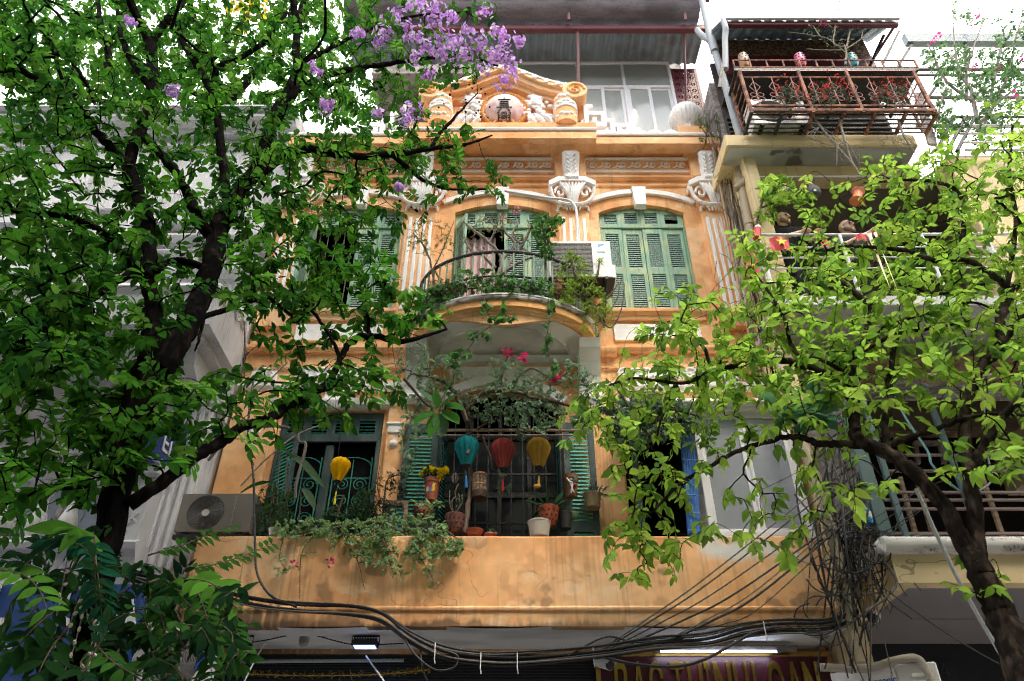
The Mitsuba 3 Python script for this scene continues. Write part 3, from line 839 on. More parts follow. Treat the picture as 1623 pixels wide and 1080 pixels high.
# medallion: a bulging disc in a beaded rim between carved peonies
MC = np.array([-.125, YPd - .02, 11.90])
dome = trimesh.creation.icosphere(4, .325)
dome.apply_scale((1, .75, 1.12))
dome.apply_translation(MC)
md = put("medallion", dome, M_MED, PD, smooth=True)
th = np.linspace(0, 2 * np.pi, 41)
put("medallion_rim", tube(np.stack([MC[0] + .36 * np.cos(th), YPd - .05 + 0 * th, MC[2] + .40 * np.sin(th)], 1), .035, 8, cap=False), M_ORD, PD)
put("rim_beads", cat(*[trimesh.creation.icosphere(1, .024).apply_translation((MC[0] + .372 * math.cos(t), YPd - .09, MC[2] + .415 * math.sin(t))) for t in np.linspace(0, 2 * np.pi, 44)[:-1]]), M_ORD, PD)
def on_dome(u, w, lift=.008):
    """A point of the medallion's front, from u, w in its frontal plane."""
    x, z = u / .325, w / (.325 * 1.12)
    y = math.sqrt(max(0, 1 - x * x - z * z))
    c, s = math.cos(.60), math.sin(.60)            # lettered on the lower front of the dome
    y, z = y * c + z * s, z * c - y * s
    return MC + np.array([x * .325, -(.325 * .75) * y - lift, z * .325 * 1.12 - lift * .5])
# the two characters of the old shop name, stroke by stroke: (x0, z0, x1, z1) in units of the character's box
CH1 = [(-.5, .80, .5, .80), (0, 1, 0, .80), (-.33, .62, .33, .62), (-.33, .62, -.33, .12), (.33, .62, .33, .12), (-.33, .45, .33, .45), (-.33, .29, .33, .29), (-.62, .12, .62, .12), (-.2, .06, -.45, -.22), (.2, .06, .48, -.22)]
CH2 = [(-.55, .9, -.40, .95), (-.50, .92, -.44, .25), (-.44, .68, -.28, .68), (-.44, .48, -.28, .48), (.55, .92, .42, .92), (.50, .92, .44, .25), (.44, .68, .28, .68), (.44, .48, .28, .48), (-.18, .92, -.18, .32), (.18, .92, .18, .32), (-.18, .92, .18, .92), (-.09, .76, .09, .76), (-.09, .60, .09, .60), (-.09, .60, -.09, .42), (.09, .60, .09, .42), (-.09, .42, .09, .42), (-.68, .2, .68, .2), (-.2, .12, -.45, -.22), (.2, .12, .48, -.22)]
for nmx, strokes, cz in (("first", CH1, .035), ("second", CH2, -.245)):
    sk = []
    for x0, z0, x1, z1 in strokes:
        q = [on_dome((x0 + (x1 - x0) * t) * .20, cz + (z0 + (z1 - z0) * t) * .225) for t in np.linspace(0, 1, 4)]
        sk.append(tube(q, .0075, 6))
    put("character", cat(*sk), M_INK, md)
rr = np.random.default_rng(5)
for s in (-1, 1):
    pe = key_of("peony_relief", PD)
    q = []
    for k in range(90):
        a, r = rr.uniform(0, 6.28), abs(rr.normal(0, .15))
        c = (MC[0] + s * (.52 + .03 * r) + r * math.cos(a) * .75, YPd - .06 - .09 * math.exp(-(r / .14) ** 2) + rr.uniform(-.01, .01), 12.0 + r * math.sin(a) * 1.75)
        q.append(trimesh.creation.icosphere(2, rr.uniform(.035, .075)).apply_scale((1.15, .6, .75)).apply_transform(trimesh.transformations.rotation_matrix(rr.uniform(-.8, .8), [0, 1, 0])).apply_translation(c) if False else trimesh.creation.icosphere(2, rr.uniform(.026, .052)).apply_scale((1.1, .7, 1.0)).apply_translation(c))
    put("x", cat(q), M_WH, key=pe, smooth=True, kind="stuff")
    for k in range(4):
        x0 = MC[0] + s * (.36 + .14 * k)
        put("relief_leaf", tube(spline([(MC[0] + s * .50, YPd - .03, 11.85), (x0 + s * .05, YPd - .08, 11.68), (x0 + s * .14, YPd - .06, 11.55), (x0 + s * (.20 if k > 1 else -.02), YPd - .04, 11.50)], 4), [.02, .03, .04, .05, .05, .05, .045, .045, .04, .035, .03, .02, .015][:13], 7), M_WH, PD)
    a = np.linspace(-1.5, 3.4, 22)
    r = .05 + .012 * a
    put("scroll_foot", tube(np.stack([MC[0] + s * (.095 + r * np.cos(a)), YPd - .10 + 0 * a, 11.53 + r * np.sin(a)], 1), .028, 7), M_ORD, PD)
# key fret on the parapet to the right, and the hidden left one
def fret(x0, s):
    """Stepped key fret, one piece of openwork."""
    L = sg.LineString
    g = [L([(0, 0), (0, .78), (.10, .78)]), L([(0, .60), (.34, .60), (.34, .32), (.16, .32), (.16, .45)]), L([(0, .12), (.5, .12), (.5, .42), (.34, .42)]), L([(.5, .30), (.80, .30), (.80, .10), (.62, .10), (.62, .20)]), L([(.0, .02), (.98, .02)]), L([(.80, .2), (.98, .2), (.98, .02)])]
    u = unary_union([q.buffer(.042, cap_style=3, join_style=2) for q in g])
    return sa.translate(sa.scale(u, s * .82, 1.0, origin=(0, 0)), x0, 11.22)
for x0, s in ((1.20, 1), (-1.66, -1)):
    put("key_fret", ex(fret(x0, s), 7.72, 7.84), M_WH, H)
put("roof_kerb", box(1.34, 2.62, 7.70, 7.95, 11.21, 11.30), M_WH, H)
for k in range(5):
    put("scallop", lathe([(0, -.012), (.13, -.012), (.13, .012), (0, .012)], 20).apply_transform(trimesh.transformations.rotation_matrix(math.pi / 2, [1, 0, 0])).apply_translation((1.5 + k * .25, 7.69, 11.215)), M_WH, H)
put("urn_pedestal", cat(cbox(2.50, 3.10, 7.68, 8.15, 11.2, 11.32, .012), cbox(2.64, 3.08, 7.70, 8.1, 11.32, 11.48, .012)), M_OR, H)
put("urn", lathe([(0, 11.48), (.15, 11.48), (.14, 11.53), (.10, 11.60), (.11, 11.66), (.18, 11.72), (.25, 11.82), (.27, 11.92), (.25, 12.0), (.22, 12.03), (.22, 12.07), (.17, 12.10), (0, 12.12)], 72, (2.86, 7.90, 0), ribs=24, amp=.08), M_WH, H, smooth=35)

# ---------------- first floor windows
# left window: dark transom, open louvred leaf, iron scroll grilles
for k in range(1):
    shp = sg.box(-2.79, 5.98, -1.57, 6.36)
    rects = [sg.box(-2.79 + .07 + .29 * k, 6.08, -2.79 + .07 + .29 * k + .19, 6.26) for k in range(4)]
    t = put("transom", ex(shp.difference(unary_union(rects)), YF + .03, YF + .08), M_DG, H)
    for r in rects:
        x0, za, x1, zb = r.bounds
        for j in range(4):
            q = trimesh.creation.box((x1 - x0 + .004, .05, .012)).apply_transform(trimesh.transformations.rotation_matrix(.6, [1, 0, 0])).apply_translation(((x0 + x1) / 2, YF + .05, za + (j + .5) * (zb - za) / 4))
            put("slat", q, M_TEAL, t)
put("window_frame", cat(cbox(-2.80, -2.74, YF, YF + .12, 4.0, 5.98), cbox(-1.62, -1.56, YF, YF + .12, 4.0, 5.98), cbox(-2.23, -2.13, YF + .06, YF + .12, 4.0, 5.95)), M_DG, H)
TP = [(.12, .80), (.92, 1.86)]
louvre_leaf(.42, 1.97, TP, M_DG, M_TEAL, (-2.78, YF - .02, 4.0), -40, pitch=.046, stile=.06)
def grille(x0, x1, z0, z1):
    g = key_of("iron_grille", H)
    q = [bar((x0, YF + .10, z0), (x0, YF + .10, z1), .014), bar((x1, YF + .10, z0), (x1, YF + .10, z1), .014)]
    a = np.linspace(0, np.pi, 18)
    cx, r = (x0 + x1) / 2, (x1 - x0) / 2
    q.append(tube(np.stack([cx + r * np.cos(a), YF + .10 + 0 * a, z1 - r * .6 + r * .6 * np.sin(a)], 1), .007, 5))
    put("x", cat(q), M_TEAL, key=g)
    put("grille_bar", bar((cx, YF + .10, z0), (cx, YF + .10, z1 - .03), .010), M_TEAL, g)
    for z in np.arange(z0 + .2, z1 - .2, .21):
        for s in (-1, 1):
            b = np.linspace(0, 3.4 * np.pi, 26)
            rr_ = .085 * (1 - b / 14)
            put("grille_scroll", tube(np.stack([cx + s * (.10 + rr_ * np.cos(b)), YF + .10 + 0 * b, z + rr_ * np.sin(b)], 1), .0065, 5), M_TEAL, g)
    for z in (z1 - .27, z0 + .6):
        put("grille_bar", bar((x0, YF + .10, z), (x1, YF + .10, z), .010), M_TEAL, g)
grille(-2.66, -2.26, 4.2, 5.80)
grille(-2.10, -1.66, 4.2, 5.80)
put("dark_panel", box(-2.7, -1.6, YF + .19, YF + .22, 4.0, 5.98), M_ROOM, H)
# centre opening: barred glazed doors with louvred leaves folded back
put("glazed_door", cat(*[box(x, x + .05, YF + .13, YF + .18, 3.76, 6.45) for x in (-.86, -.52, -.17, .18, .53)], box(-.86, .58, YF + .13, YF + .18, 4.55, 4.62), box(-.86, .58, YF + .13, YF + .18, 5.3, 5.37), box(-.86, .58, YF + .13, YF + .18, 6.05, 6.12)), M_BLACK, H)
for k in range(4):
    for j, (a, b) in enumerate(((3.8, 4.55), (4.62, 5.3), (5.37, 6.05))):
        m = sheetgrid(lambda u, v: (-.81 + .35 * k + .30 * u, YF + .155 + .004 * np.sin(u * 3 + k * 2) * np.sin(v * 3 + j), a + (b - a) * v), 6, 8)
        put("pane", m, M_GLASSY, H, smooth=True)
for k in range(11):
    put("door_bar", tube([(-.82 + k * .135, YF + .04, 3.76), (-.82 + k * .135, YF + .04, 6.5)], .009, 6), M_BLACK, H)
put("door_bar", cat(bar((-.86, YF + .04, 4.95), (.57, YF + .04, 4.95), .02), bar((-.86, YF + .04, 5.55), (.57, YF + .04, 5.55), .02), bar((-.86, YF + .04, 6.15), (.57, YF + .04, 6.15), .02)), M_BLACK, H)
DZ, DH = 3.77, 2.36
CP = [(.12, 1.0), (1.12, 2.24)]
louvre_leaf(.40, DH, CP, M_DG, M_TEAL, (-1.27, YF - .12, DZ), 1.5, pitch=.046, stile=.07)
louvre_leaf(.36, DH, CP, M_DG, M_TEAL, (-.86, YF - .10, DZ), 74, pitch=.046, stile=.07)
louvre_leaf(.36, DH, CP, M_DG, M_TEAL, (.60, YF - .14, DZ), 0, pitch=.046, stile=.07)
louvre_leaf(.34, DH, CP, M_DG, M_TEAL, (.575, YF - .10, DZ), 100, pitch=.046, stile=.07)
louvre_leaf(.27, .95, [(.06, .89)], M_WOOD, M_TEAL, (-1.40, YF - .30, 4.12), 4, pitch=.046, stile=.045, label="small worn louvred panel leaning beside the door")
put("door_head", arc_poly and ex(arc_band(-.145, 1.5, 6.45, 6.74, .12), YF - .07, YF + .01), M_WH, H)
put("curtain_rod", cat(tube([P(685, 683, 7.62), P(922, 683, 7.62)], .014, 8), tube([P(690, 690, 7.75), P(915, 690, 7.75)], .011, 8)), M_WOOD, H)
# right: dark opening and a white sliding window built out to the parapet
YS = 7.46
a, b, c, d = P(1093, 655, YS), P(1243, 652, YS), P(1126, 852, YS), P(1292, 849, YS)
x0, x1, zt, zb = (a[0] + c[0]) / 2, (b[0] + d[0]) / 2, a[2], c[2]
SW = key_of("sliding_window", H)
fw = .05
put("x", cat(cbox(x0, x0 + .07, YS - .03, YS + .04, zb, zt, .006), cbox(x1 - fw, x1, YS - .03, YS + .04, zb, zt, .006), cbox(x0 + .07, x1 - fw, YS - .03, YS + .04, zt - fw, zt, .006), cbox(x0 + .07, x1 - fw, YS - .03, YS + .04, zb, zb + .06, .006)), M_ALU, key=SW)
xm = x0 + (x1 - x0) * .515
for i, (p0, p1, yy) in enumerate(((x0 + .07, xm, YS + .01), (xm, x1 - fw, YS - .012))):
    s = put("sash", cat(box(p1 - .05, p1, yy - .014, yy + .014, zb + .06, zt - fw), box(p0, p0 + .03, yy - .013, yy + .013, zb + .06, zt - fw), box(p0 + .03, p1 - .05, yy - .013, yy + .013, zb + .06, zb + .09), box(p0 + .03, p1 - .05, yy - .013, yy + .013, zt - fw - .03, zt - fw)), M_ALU, SW)
    put("pane", sheetgrid(lambda u, v: (p0 + .03 + (p1 - p0 - .08) * u, yy + .006 * np.sin(u * 5 + i) * np.sin(v * 4 + 1), zb + .09 + (zt - fw - zb - .12) * v), 14, 18), M_FROST, s, smooth=True)
put("window_head", cat(cbox(x0 - .75, x1 + .03, YS - .08, YF, zt, zt + .09, .01), cbox(x0 - .75, x1 + .0, YS - .16, YS - .05, zt + .05, zt + .10, .01)), M_WH, H)
put("window_cheek", cat(box(x0, x0 + .05, YS + .05, YF - .1, zb, zt), box(x1 - .05, x1, YS + .05, YF - .1, zb, zt)), M_LW, H)
put("back_partition", box(x0, x1, YS + .30, YS + .33, zb, zt), M_LW, H)
put("window_post", cbox(P(990, 660, YS)[0] + .03, P(990, 660, YS)[0] + .10, YS - .02, YS + .05, 4.3, zt, .008), M_DG, H)
# ---------------------------------------------------------------- roof room of the orange house
R = thing("rooftop_room", "roof room with white sliding windows under a corrugated awning and rolled grey blind", "room")
YW = 8.15
def pq(px, py, Y=YW):
    return P(px, py, Y)
xa, zt = pq(912, 100)[0], pq(912, 100)[2]
xb = pq(1060, 103)[0]
zm, zb = pq(980, 139)[2], 11.22
put("room_wall", cat(box(-2.6, 3.16, YW + .25, 12, zt + .05, zt + .5), box(-3.3, 3.16, YW + 2.0, YW + 2.1, 11.2, zt)), M_GWOOD, R)
WF = key_of("window_frame", R)
fr = [cbox(x, x + .05, YW - .03, YW + .03, zb, zt, .005) for x in (xa, xb - .05, (xa + xb) / 2 - .04, -.62)]
fr += [cbox(-.9, xb, YW - .035, YW + .035, zt - .05, zt, .005), cbox(xa + .05, xb - .05, YW - .028, YW + .028, zm - .03, zm + .03, .005)]
put("x", cat(fr), M_ALU, key=WF)
xm = (xa + xb) / 2 - .04
def pane(x0, x1, z0, z1, m, par, y=YW):
    return put("pane", sheetgrid(lambda u, v: (x0 + (x1 - x0) * u, y + .008 * np.sin(u * 4 + x0 * 3) * np.sin(v * 4 + z0), z0 + (z1 - z0) * v), 10, 10), m, par, smooth=True)
pane(xa + .05, xm, zm + .03, zt - .05, M_FROSTL, WF)
pane(xm + .05, xb - .05, zm + .03, zt - .05, M_FROSTL, WF)
pane(-.57, xa, zm - .2, zt - .05, M_FROSTL, WF)
for (a, b) in ((xa + .05, xm), (xm + .05, xb - .05)):
    mid = (a + b) / 2
    for i, (c, d) in enumerate(((a, mid + .03), (mid - .03, b))):
        yy = YW + (.014 if i else -.014)
        s = put("sash", cat(box(c, c + .055, yy - .012, yy + .012, zb, zm - .03), box(d - .055, d, yy - .012, yy + .012, zb, zm - .03), box(c + .055, d - .055, yy - .012, yy + .012, zm - .075, zm - .03), box(c + .055, d - .055, yy - .012, yy + .012, zb, zb + .06)), M_ALU, WF)
        pane(c + .055, d - .055, zb + .06, zm - .075, M_FROSTL, s, yy)
put("curtain", sheetgrid(lambda u, v: (xa + .05 + (xb - xa - .1) * u, YW + .16 + .03 * np.sin(u * 60), zb + (zt - zb) * v), 90, 3), M_CURTAIN, R, smooth=True)
put("blue_cloth", sheetgrid(lambda u, v: (xm - .20 + .16 * u + .05 * np.sin(v * 3), YW + .10 + .02 * np.sin(u * 7), zb + .5 * v + .3), 8, 8), M_BLUEC, R, smooth=True)
# corrugated awning sheet from the window head out to a beam
YB = 7.40
zbm = Zy(46, YB)
x0a, x1a = -2.9, 3.36
def corr(u, v):
    x = x0a + (x1a - x0a) * u
    w = .018 * np.clip(1.6 * np.sin(x * 2 * np.pi / .155), -1, 1)
    return x, YW + .06 + (YB - YW - .1) * v, zt + .05 + (zbm + .06 - zt - .05) * v + w
put("corrugated_sheet", sheetgrid(corr, 420, 3), M_TIN, R)
put("beam", cbox(x0a, x1a, YB - .05, YB + .05, zbm - .075, zbm + .05, .008), M_MAROON, R)
put("beam", cbox(x0a, x1a + .05, YB - .36, YB - .28, Zy(2, YB - .3) - .02, Zy(2, YB - .3) + .08, .008), M_MAROON, R)
th = np.linspace(-.6 * np.pi, .75 * np.pi, 20)
zr = (Zy(36, 7.35) + Zy(2, 7.35)) / 2
put("rolled_blind", sheetgrid(lambda u, v: (x0a + (x1a - .12 - x0a) * u, YB - .10 - .26 * np.cos((v * 1.5 - .75) * np.pi), zr + .31 * np.sin((v * 1.5 - .75) * np.pi) + .012 * np.sin(u * 60)), 60, 22), M_TARP, R, smooth=True)
for x in (-.9, .98, 2.98):
    put("roof_post", bar((x, YB - .16, zbm), (x, YB - .30, zr + .5), .045), M_MAROON, R)
put("roof_post", bar((P(917, 125, 7.6)[0], 7.7, 12.2), (P(917, 60, 7.4)[0], YB, zbm), .045), M_MAROON, R)
put("roof_post", bar((2.98, YW - .02, 12.4), (2.98, YB, zbm), .035), M_MAROON, R)
put("outer_sheet", sheetgrid(lambda u, v: (x0a + (x1a - x0a) * u, YB + .1 - .9 * v, zr + .42 + .25 * v + .016 * np.clip(1.6 * np.sin(u * (x1a - x0a) * 2 * np.pi / .155), -1, 1)), 420, 2), M_TIN, R)
# pierced maroon blocks beside the window
bx0, bx1 = P(1068, 130, 8.2)[0], P(1103, 130, 8.2)[0]
bz0, bz1 = 11.5, P(1068, 110, 8.2)[2]
pb = key_of("pierced_block_wall", R)
put("x", cat(box(bx0 - .05, bx0, 8.18, 8.28, bz0, bz1), box(bx1, bx1 + .05, 8.18, 8.28, bz0, bz1)), M_MAROON, key=pb)
put("back_board", box(bx0 - .05, bx1 + .05, 8.30, 8.34, bz0, bz1), M_ROOM, R)
nx, nz = 3, 12
for i in range(nx):
    for j in range(nz):
        a, b = bx0 + (bx1 - bx0) * i / nx, bz0 + (bz1 - bz0) * j / nz
        w, h = (bx1 - bx0) / nx, (bz1 - bz0) / nz
        g = sg.box(a + .003, b + .003, a + w - .003, b + h - .003).difference(unary_union([sg.Polygon([(a + w * .5, b + h * .12), (a + w * .88, b + h * .5), (a + w * .5, b + h * .88), (a + w * .12, b + h * .5)]).difference(sg.Point(a + w / 2, b + h / 2).buffer(h * .10)).difference(sg.box(a + w * .46, b, a + w * .54, b + h))]))
        put("block", ex(g, 8.19, 8.24), M_MAROON, pb)

# ---------------------------------------------------------------- yellow neighbour on the right
Y2 = thing("yellow_house", "cream yellow house with stacked galleries, a caged top balcony and dark bamboo blinds", "house")
XA, XB2 = 3.20, 7.6
xe = P(1452, 222, 6.9)[0]
put("party_wall", box(XA, XA + .12, 7.35, 14, 0, 10.2), M_YE, Y2)
put("slab_soffit", box(P(1150, 222, 6.9)[0] + .03, P(1452, 222, 6.9)[0] - .03, 6.93, 7.25, Zy(231, 6.9) - .012, Zy(231, 6.9) - .003), M_SO, Y2)
put("back_wall", box(XA + .12, XB2, 9.6, 9.8, 0, 12.4), M_ROOM, Y2)
put("right_wall", box(XB2, XB2 + .15, 7.3, 14, 0, 10.0), M_YE, Y2)
# top slab with cage
zs1, zs0 = Zy(213, 6.9), Zy(231, 6.9)
put("gallery_slab", cbox(P(1150, 222, 6.9)[0], xe, 6.9, 9.6, zs0, zs1, .015), M_YE, Y2)
put("gallery_beam", box(XA + .1, xe + .1, 7.26, 7.5, Zy(279, 7.26), zs0 - .002), M_YE, Y2)
put("inner_ceiling", box(XA + .12, XB2, 7.5, 9.6, Zy(279, 7.26) + .06, zs0 - .003), mat("mat_dim_ceiling", (0.16, 0.14, 0.11), 0.9), Y2)
put("upper_room_wall", box(XA + .12, XB2 - 1, 8.6, 8.7, 6.5, zs0), mat("mat_taupe", (0.075, 0.060, 0.045), 0.9), Y2)
put("light_tube", tube([P(1285, 297, 7.6), P(1400, 297, 7.6)], .018, 8), M_ALU, Y2)
put("clothes_pipe", tube([P(1190, 281, 7.15), P(1420, 280, 7.15)], .014, 8), M_ALU, Y2)
# second floor balcony: pipe railing, cream slab
yr = 7.0
for k, py in enumerate((373, 393, 409, 426)):
    a, b = P(1196 + 3 * k, py, yr), P(1623, py - 2, yr)
    put("balcony_rail", tube([a, b + np.array([.6, 0, 0])], .020 if k == 0 else .011, 8), M_ALU, Y2)
for px in (1200, 1330, 1460):
    q = P(px, 373, yr)
    put("rail_post", tube([q, q - np.array([0, 0, 1.0])], .024, 8), M_ALU, Y2)
put("brace_pipe", tube([P(1207, 398, 6.9), P(1221, 452, 6.9)], .035, 10), M_ALU, Y2)
put("brace_pipe", tube([P(1563, 382, 6.7), P(1600, 450, 6.7)], .035, 10), M_ALU, Y2)
za = Zy(468, 7.0)
put("balcony_slab", cbox(P(1225, 470, 7.0)[0], XB2, 7.0, 9.6, za - .16, za, .015), M_LW, Y2)
put("right_pier", cbox(P(1565, 380, 7.1)[0], XB2, 7.1, 7.5, 7.3, zs0, .01), M_YE, Y2)
put("corner_pier", box(XA + .05, XA + .22, 7.1, 7.4, 7.2, zs0), M_YE, Y2)
# bamboo blinds: an awning of split canes, and one hung down the side
BLD = key_of("bamboo_blind", Y2)
p0, p1 = P(1400, 560, 7.5), P(1400, 600, 6.5)
xl, xr2 = P(1395, 585, 6.9)[0], 6.6
put("x", tube([(xl + .15, 6.5, p1[2]), (xr2, 6.5, p1[2])], .055, 10), M_WOOD, key=BLD)
for k in range(34):
    t = k / 33
    y, z = 7.6 + (6.5 - 7.6) * t, p1[2] + .42 * (1 - t) + .05 * math.sin(t * 3)
    put("cane", tube([(xl + .02 * math.sin(k * 3.1), y, z), (xr2, y, z + .01 * math.sin(k))], .013, 5), M_GWOOD, BLD)
SB = key_of("bamboo_blind", Y2)
xs = XA + .28
put("x", bar((xs, 6.9, Zy(570, 7)), (xs, 8.4, Zy(570, 7)), .04), M_WOOD, key=SB)
for k in range(70):
    z = 4.35 + (Zy(575, 7) - 4.35) * k / 69
    put("cane", bar((xs + .01 * math.sin(k * 2.7), 6.95, z + .012 * math.sin(k * 1.9)), (xs + .02 * math.sin(k), 8.3, z + .012 * math.sin(k)), .016, .028), M_GWOOD, SB)
put("blind_roof", box(xl, XB2, 7.62, 9.6, za - .5, za - .45), M_WOOD, Y2)
# first floor gallery: teal posts, flat bars, rounded white rim, cream fascia, grey soffit
zr1, zr0, zf = Zy(853, 6.8), Zy(880, 6.8), Zy(924, 6.8)
xc = P(1417, 900, 6.8)[0]
put("gallery_fascia", cat(box(xc, 9.0, 6.8, 6.95, zf, zr0 + .02), box(xc, xc + .15, 6.95, 9.0, zf, zr0 + .02)), M_YE, Y2)
hp = (zr1 - zr0) / 2
key_rim = put("gallery_rim", cat(tube([(xc - .06, 6.78, zr0 + hp), (9, 6.78, zr0 + hp)], hp, 12), tube([(xc - .03, 6.74, zr0 + hp), (xc - .03, 9.0, zr0 + hp)], hp, 12), box(xc - .02, 9, 6.78, 9, zr0 + .01, zr1 - .01)), M_RIM, Y2, smooth=40)
scene[key_rim]['bsdf'] = {'type': 'ref', 'id': mat('mat_rim_pale', proc(f_rim2), .9)}
put("gallery_soffit", cat(box(xc + .15, 9.0, 6.95, 9.0, zf + .03, zf + .06), box(xc + .15, 9, 6.95, 7.15, zf + .005, zf + .03), box(xc + .15, xc + .55, 7.15, 8.5, zf + .005, zf + .03), box(xc + .15, 9, 8.0, 8.02, zf + .02, zf + .031)), mat("mat_soffit_grey", (0.23, 0.22, 0.235), 0.85, spec=.2), Y2)
put("shop_front", box(XA, 9.0, 8.98, 9.1, 0, zf + .03), M_SHOP, Y2)
for px, w in ((1392, .13), (1423, .055), (1540, .05)):
    q = P(px, 800, 6.85)
    put("gallery_post", cbox(q[0] - w / 2, q[0] + w / 2, 6.86, 6.92, zr1 - .02, Zy(600, 6.85), .006), mat(f"mat_teal_post{px}", (0.10, 0.155, 0.165), 0.6), Y2)
for py in (722, 747, 781, 793, 807, 846):
    put("flat_rail", bar(P(1402, py, 6.9), P(1402, py, 6.9) + np.array([4.2, 0, 0]), .02, .035), mat("mat_brown_rail", (0.20, 0.145, 0.13), 0.6), Y2)
for px in (1448, 1475, 1545, 1585):
    q = P(px, 820, 7.3)
    put("inner_bar", bar((q[0], 7.4, 4.2), (q[0] + .05, 7.4, 5.2), .04), M_WOOD, Y2)
wi = put("inner_window", cat(*[bar(P(a, b, 9.3), P(c, d, 9.3), .06) for a, b, c, d in ((1450, 703, 1490, 703), (1450, 703, 1455, 735), (1490, 703, 1497, 735))]), M_GWOOD, Y2)
# bleached board fence across the gap between the houses
BF = key_of("board_screen", Y2)
put("x", cat(bar((XA + .04, 7.28, 3.9), (XA + .04, 7.28, 6.0), .04), bar((3.62, 7.02, 4.2), (3.62, 7.02, 5.6), .04)), M_WOOD, key=BF)
for k in range(16):
    z = 4.45 + .085 * k
    put("board", hbar((XA - .02, 7.35, z - .10 + .02 * math.sin(k * 5)), (xc + .05, 6.90, z + .05), .016, .07), M_GWOOD, BF)

# cage balcony on the top slab
CG = thing("cage_balcony", "rusty red iron cage balcony full of potted plants on the yellow house", "balcony")
yc = 6.5
zt2, zb2 = Zy(113, yc), Zy(176, yc)
cx0, cx1 = P(1182, 150, yc)[0], P(1470, 150, yc)[0]
put("frame_bar", bar((cx0, yc, zb2), (cx1, yc, zb2), .05), M_RUST, CG)
put("frame_bar", bar((cx0, yc, zb2 + .11), (cx1, yc, zb2 + .11), .028), M_RUST, CG)
put("frame_bar", bar((cx0, yc, zt2), (cx1, yc, zt2), .022), M_MAROON, CG)
put("frame_bar", bar((cx0 - .05, yc + .05, zt2 + .08), (cx1 + .05, yc + .05, zt2 + .08), .06), M_BLACK, CG)
put("frame_bar", bar((cx0, yc, Zy(123, yc)), (cx1, yc, Zy(123, yc)), .016), M_RUST, CG)
for px in (1183, 1278, 1356, 1466):
    x = P(px, 150, yc)[0]
    put("cage_post", bar((x, yc, zb2 - .05), (x, yc, zt2), .04), M_RUST, CG)
for px in np.linspace(1200, 1450, 9):
    x = P(px, 150, yc)[0]
    z1, z0, zc = Zy(123, yc), zb2 + .10, Zy(138, yc)
    q = [bar((x, yc, z0), (x, yc, z1), .011)]
    d = .075
    q += [bar((x - d, yc, zc), (x, yc, zc + .12), .007), bar((x, yc, zc + .12), (x + d, yc, zc), .007), bar((x - d, yc, zc), (x, yc, zc - .12), .007), bar((x, yc, zc - .12), (x + d, yc, zc), .007)]
    a = np.linspace(0, 2 * np.pi, 12)
    for s in (-1, 1):
        for zz in (zc - .18, zc - .27):
            q.append(tube(np.stack([x + s * .05 + .045 * np.cos(a), yc + 0 * a, zz + .04 * np.sin(a)], 1), .006, 5, cap=False))
    put("baluster", cat(q), mat("mat_pink_rust", (0.24, 0.11, 0.10), .7), CG)
for k in range(5):
    y = yc + .05 + k * .075
    put("floor_bar", bar((cx0, y, zb2 - .02), (cx1, y, zb2 - .02), .018), M_IRON, CG)
for x in np.linspace(cx0, cx1, 7):
    put("floor_bar", bar((x, yc, zb2 - .045), (x, 6.86, zb2 - .045), .04), M_RUST if int(x * 10) % 2 else M_IRON, CG)
for s in (cx0, cx1):
    for z in np.linspace(zb2 + .15, zt2, 5):
        put("side_bar", bar((s, yc, z), (s, 6.88, z), .014), M_RUST, CG)
    put("cage_post", bar((s, 6.88, zb2 + .05), (s, 6.88, zt2), .03), M_RUST, CG)
# upper shelf railing
yu = 6.55
zu0, zu1 = Zy(107, yu), Zy(96, yu)
ux0, ux1 = P(1163, 102, yu)[0], P(1452, 102, yu)[0]
for z in (zu0, zu1):
    put("shelf_rail", bar((ux0, yu, z), (ux1, yu, z), .016), M_RUST, CG)
for x in np.linspace(ux0, ux1, 12):
    put("shelf_baluster", bar((x, yu, zu0), (x, yu, zu1), .02), M_RUST, CG)
put("shelf", box(ux0, ux1, yu, 7.1, zu0 - .06, zu0 - .03), M_IRON, CG)
put("back_panel", cat(box(cx0 + .02, cx1 - .02, 7.40, 7.45, zb2 - .2, 12.7), box(cx0 + .02, cx1 - .05, 7.05, 7.40, 11.55, 11.6)), mat("mat_shed", (0.045, 0.036, 0.032), .8), CG)
for k in range(9):
    put("back_batten", box(cx0 + .04, cx1 - .04, 7.36, 7.40, zb2 + .08 + k * .11, zb2 + .10 + k * .11), M_IRON, CG)
put("upper_wall", box(XA + .02, XA + .14, 7.5, 12, 10.2, 12.3), M_GWOOD, Y2)
# lean-to roof over the cage
LR = thing("lean_to_roof", "blue grey corrugated lean-to roof with a pale fascia above the cage balcony", "roof")
yf = 6.5
zf1, zf0 = Zy(22, yf), Zy(33, yf)
lx0, lx1 = P(1142, 28, yf)[0], P(1424, 28, yf)[0]
put("fascia", cbox(lx0, lx1, yf - .03, yf + .02, zf0 + .02, zf1, .008), M_ALU, LR)
zback = Zy(62, 7.25)
def corr2(u, v):
    x = lx0 + (lx1 - lx0) * u
    return x + .15 * v * (u - .5), yf + .02 + .80 * v, zf0 + .04 + (zback - zf0) * v + .02 * np.clip(1.6 * np.sin(x * 2 * np.pi / .17), -1, 1)
put("corrugated_sheet", sheetgrid(corr2, 200, 3), mat("mat_tin_blue", (0.16, 0.23, 0.27), 0.5), LR)
put("fascia_batten", box(lx0 + .05, lx1 - .02, yf + .03, yf + .10, zf0 - .05, zf0 + .01), M_MAROON, LR)
def f_mat(p, n, uv):
    g = smoothstep(.35, .65, noise((p.x + p.z) * 24, (p.x - p.z) * 24, 0.0))
    return mix((0.10, 0.055, 0.035), (0.24, 0.145, 0.085), g)
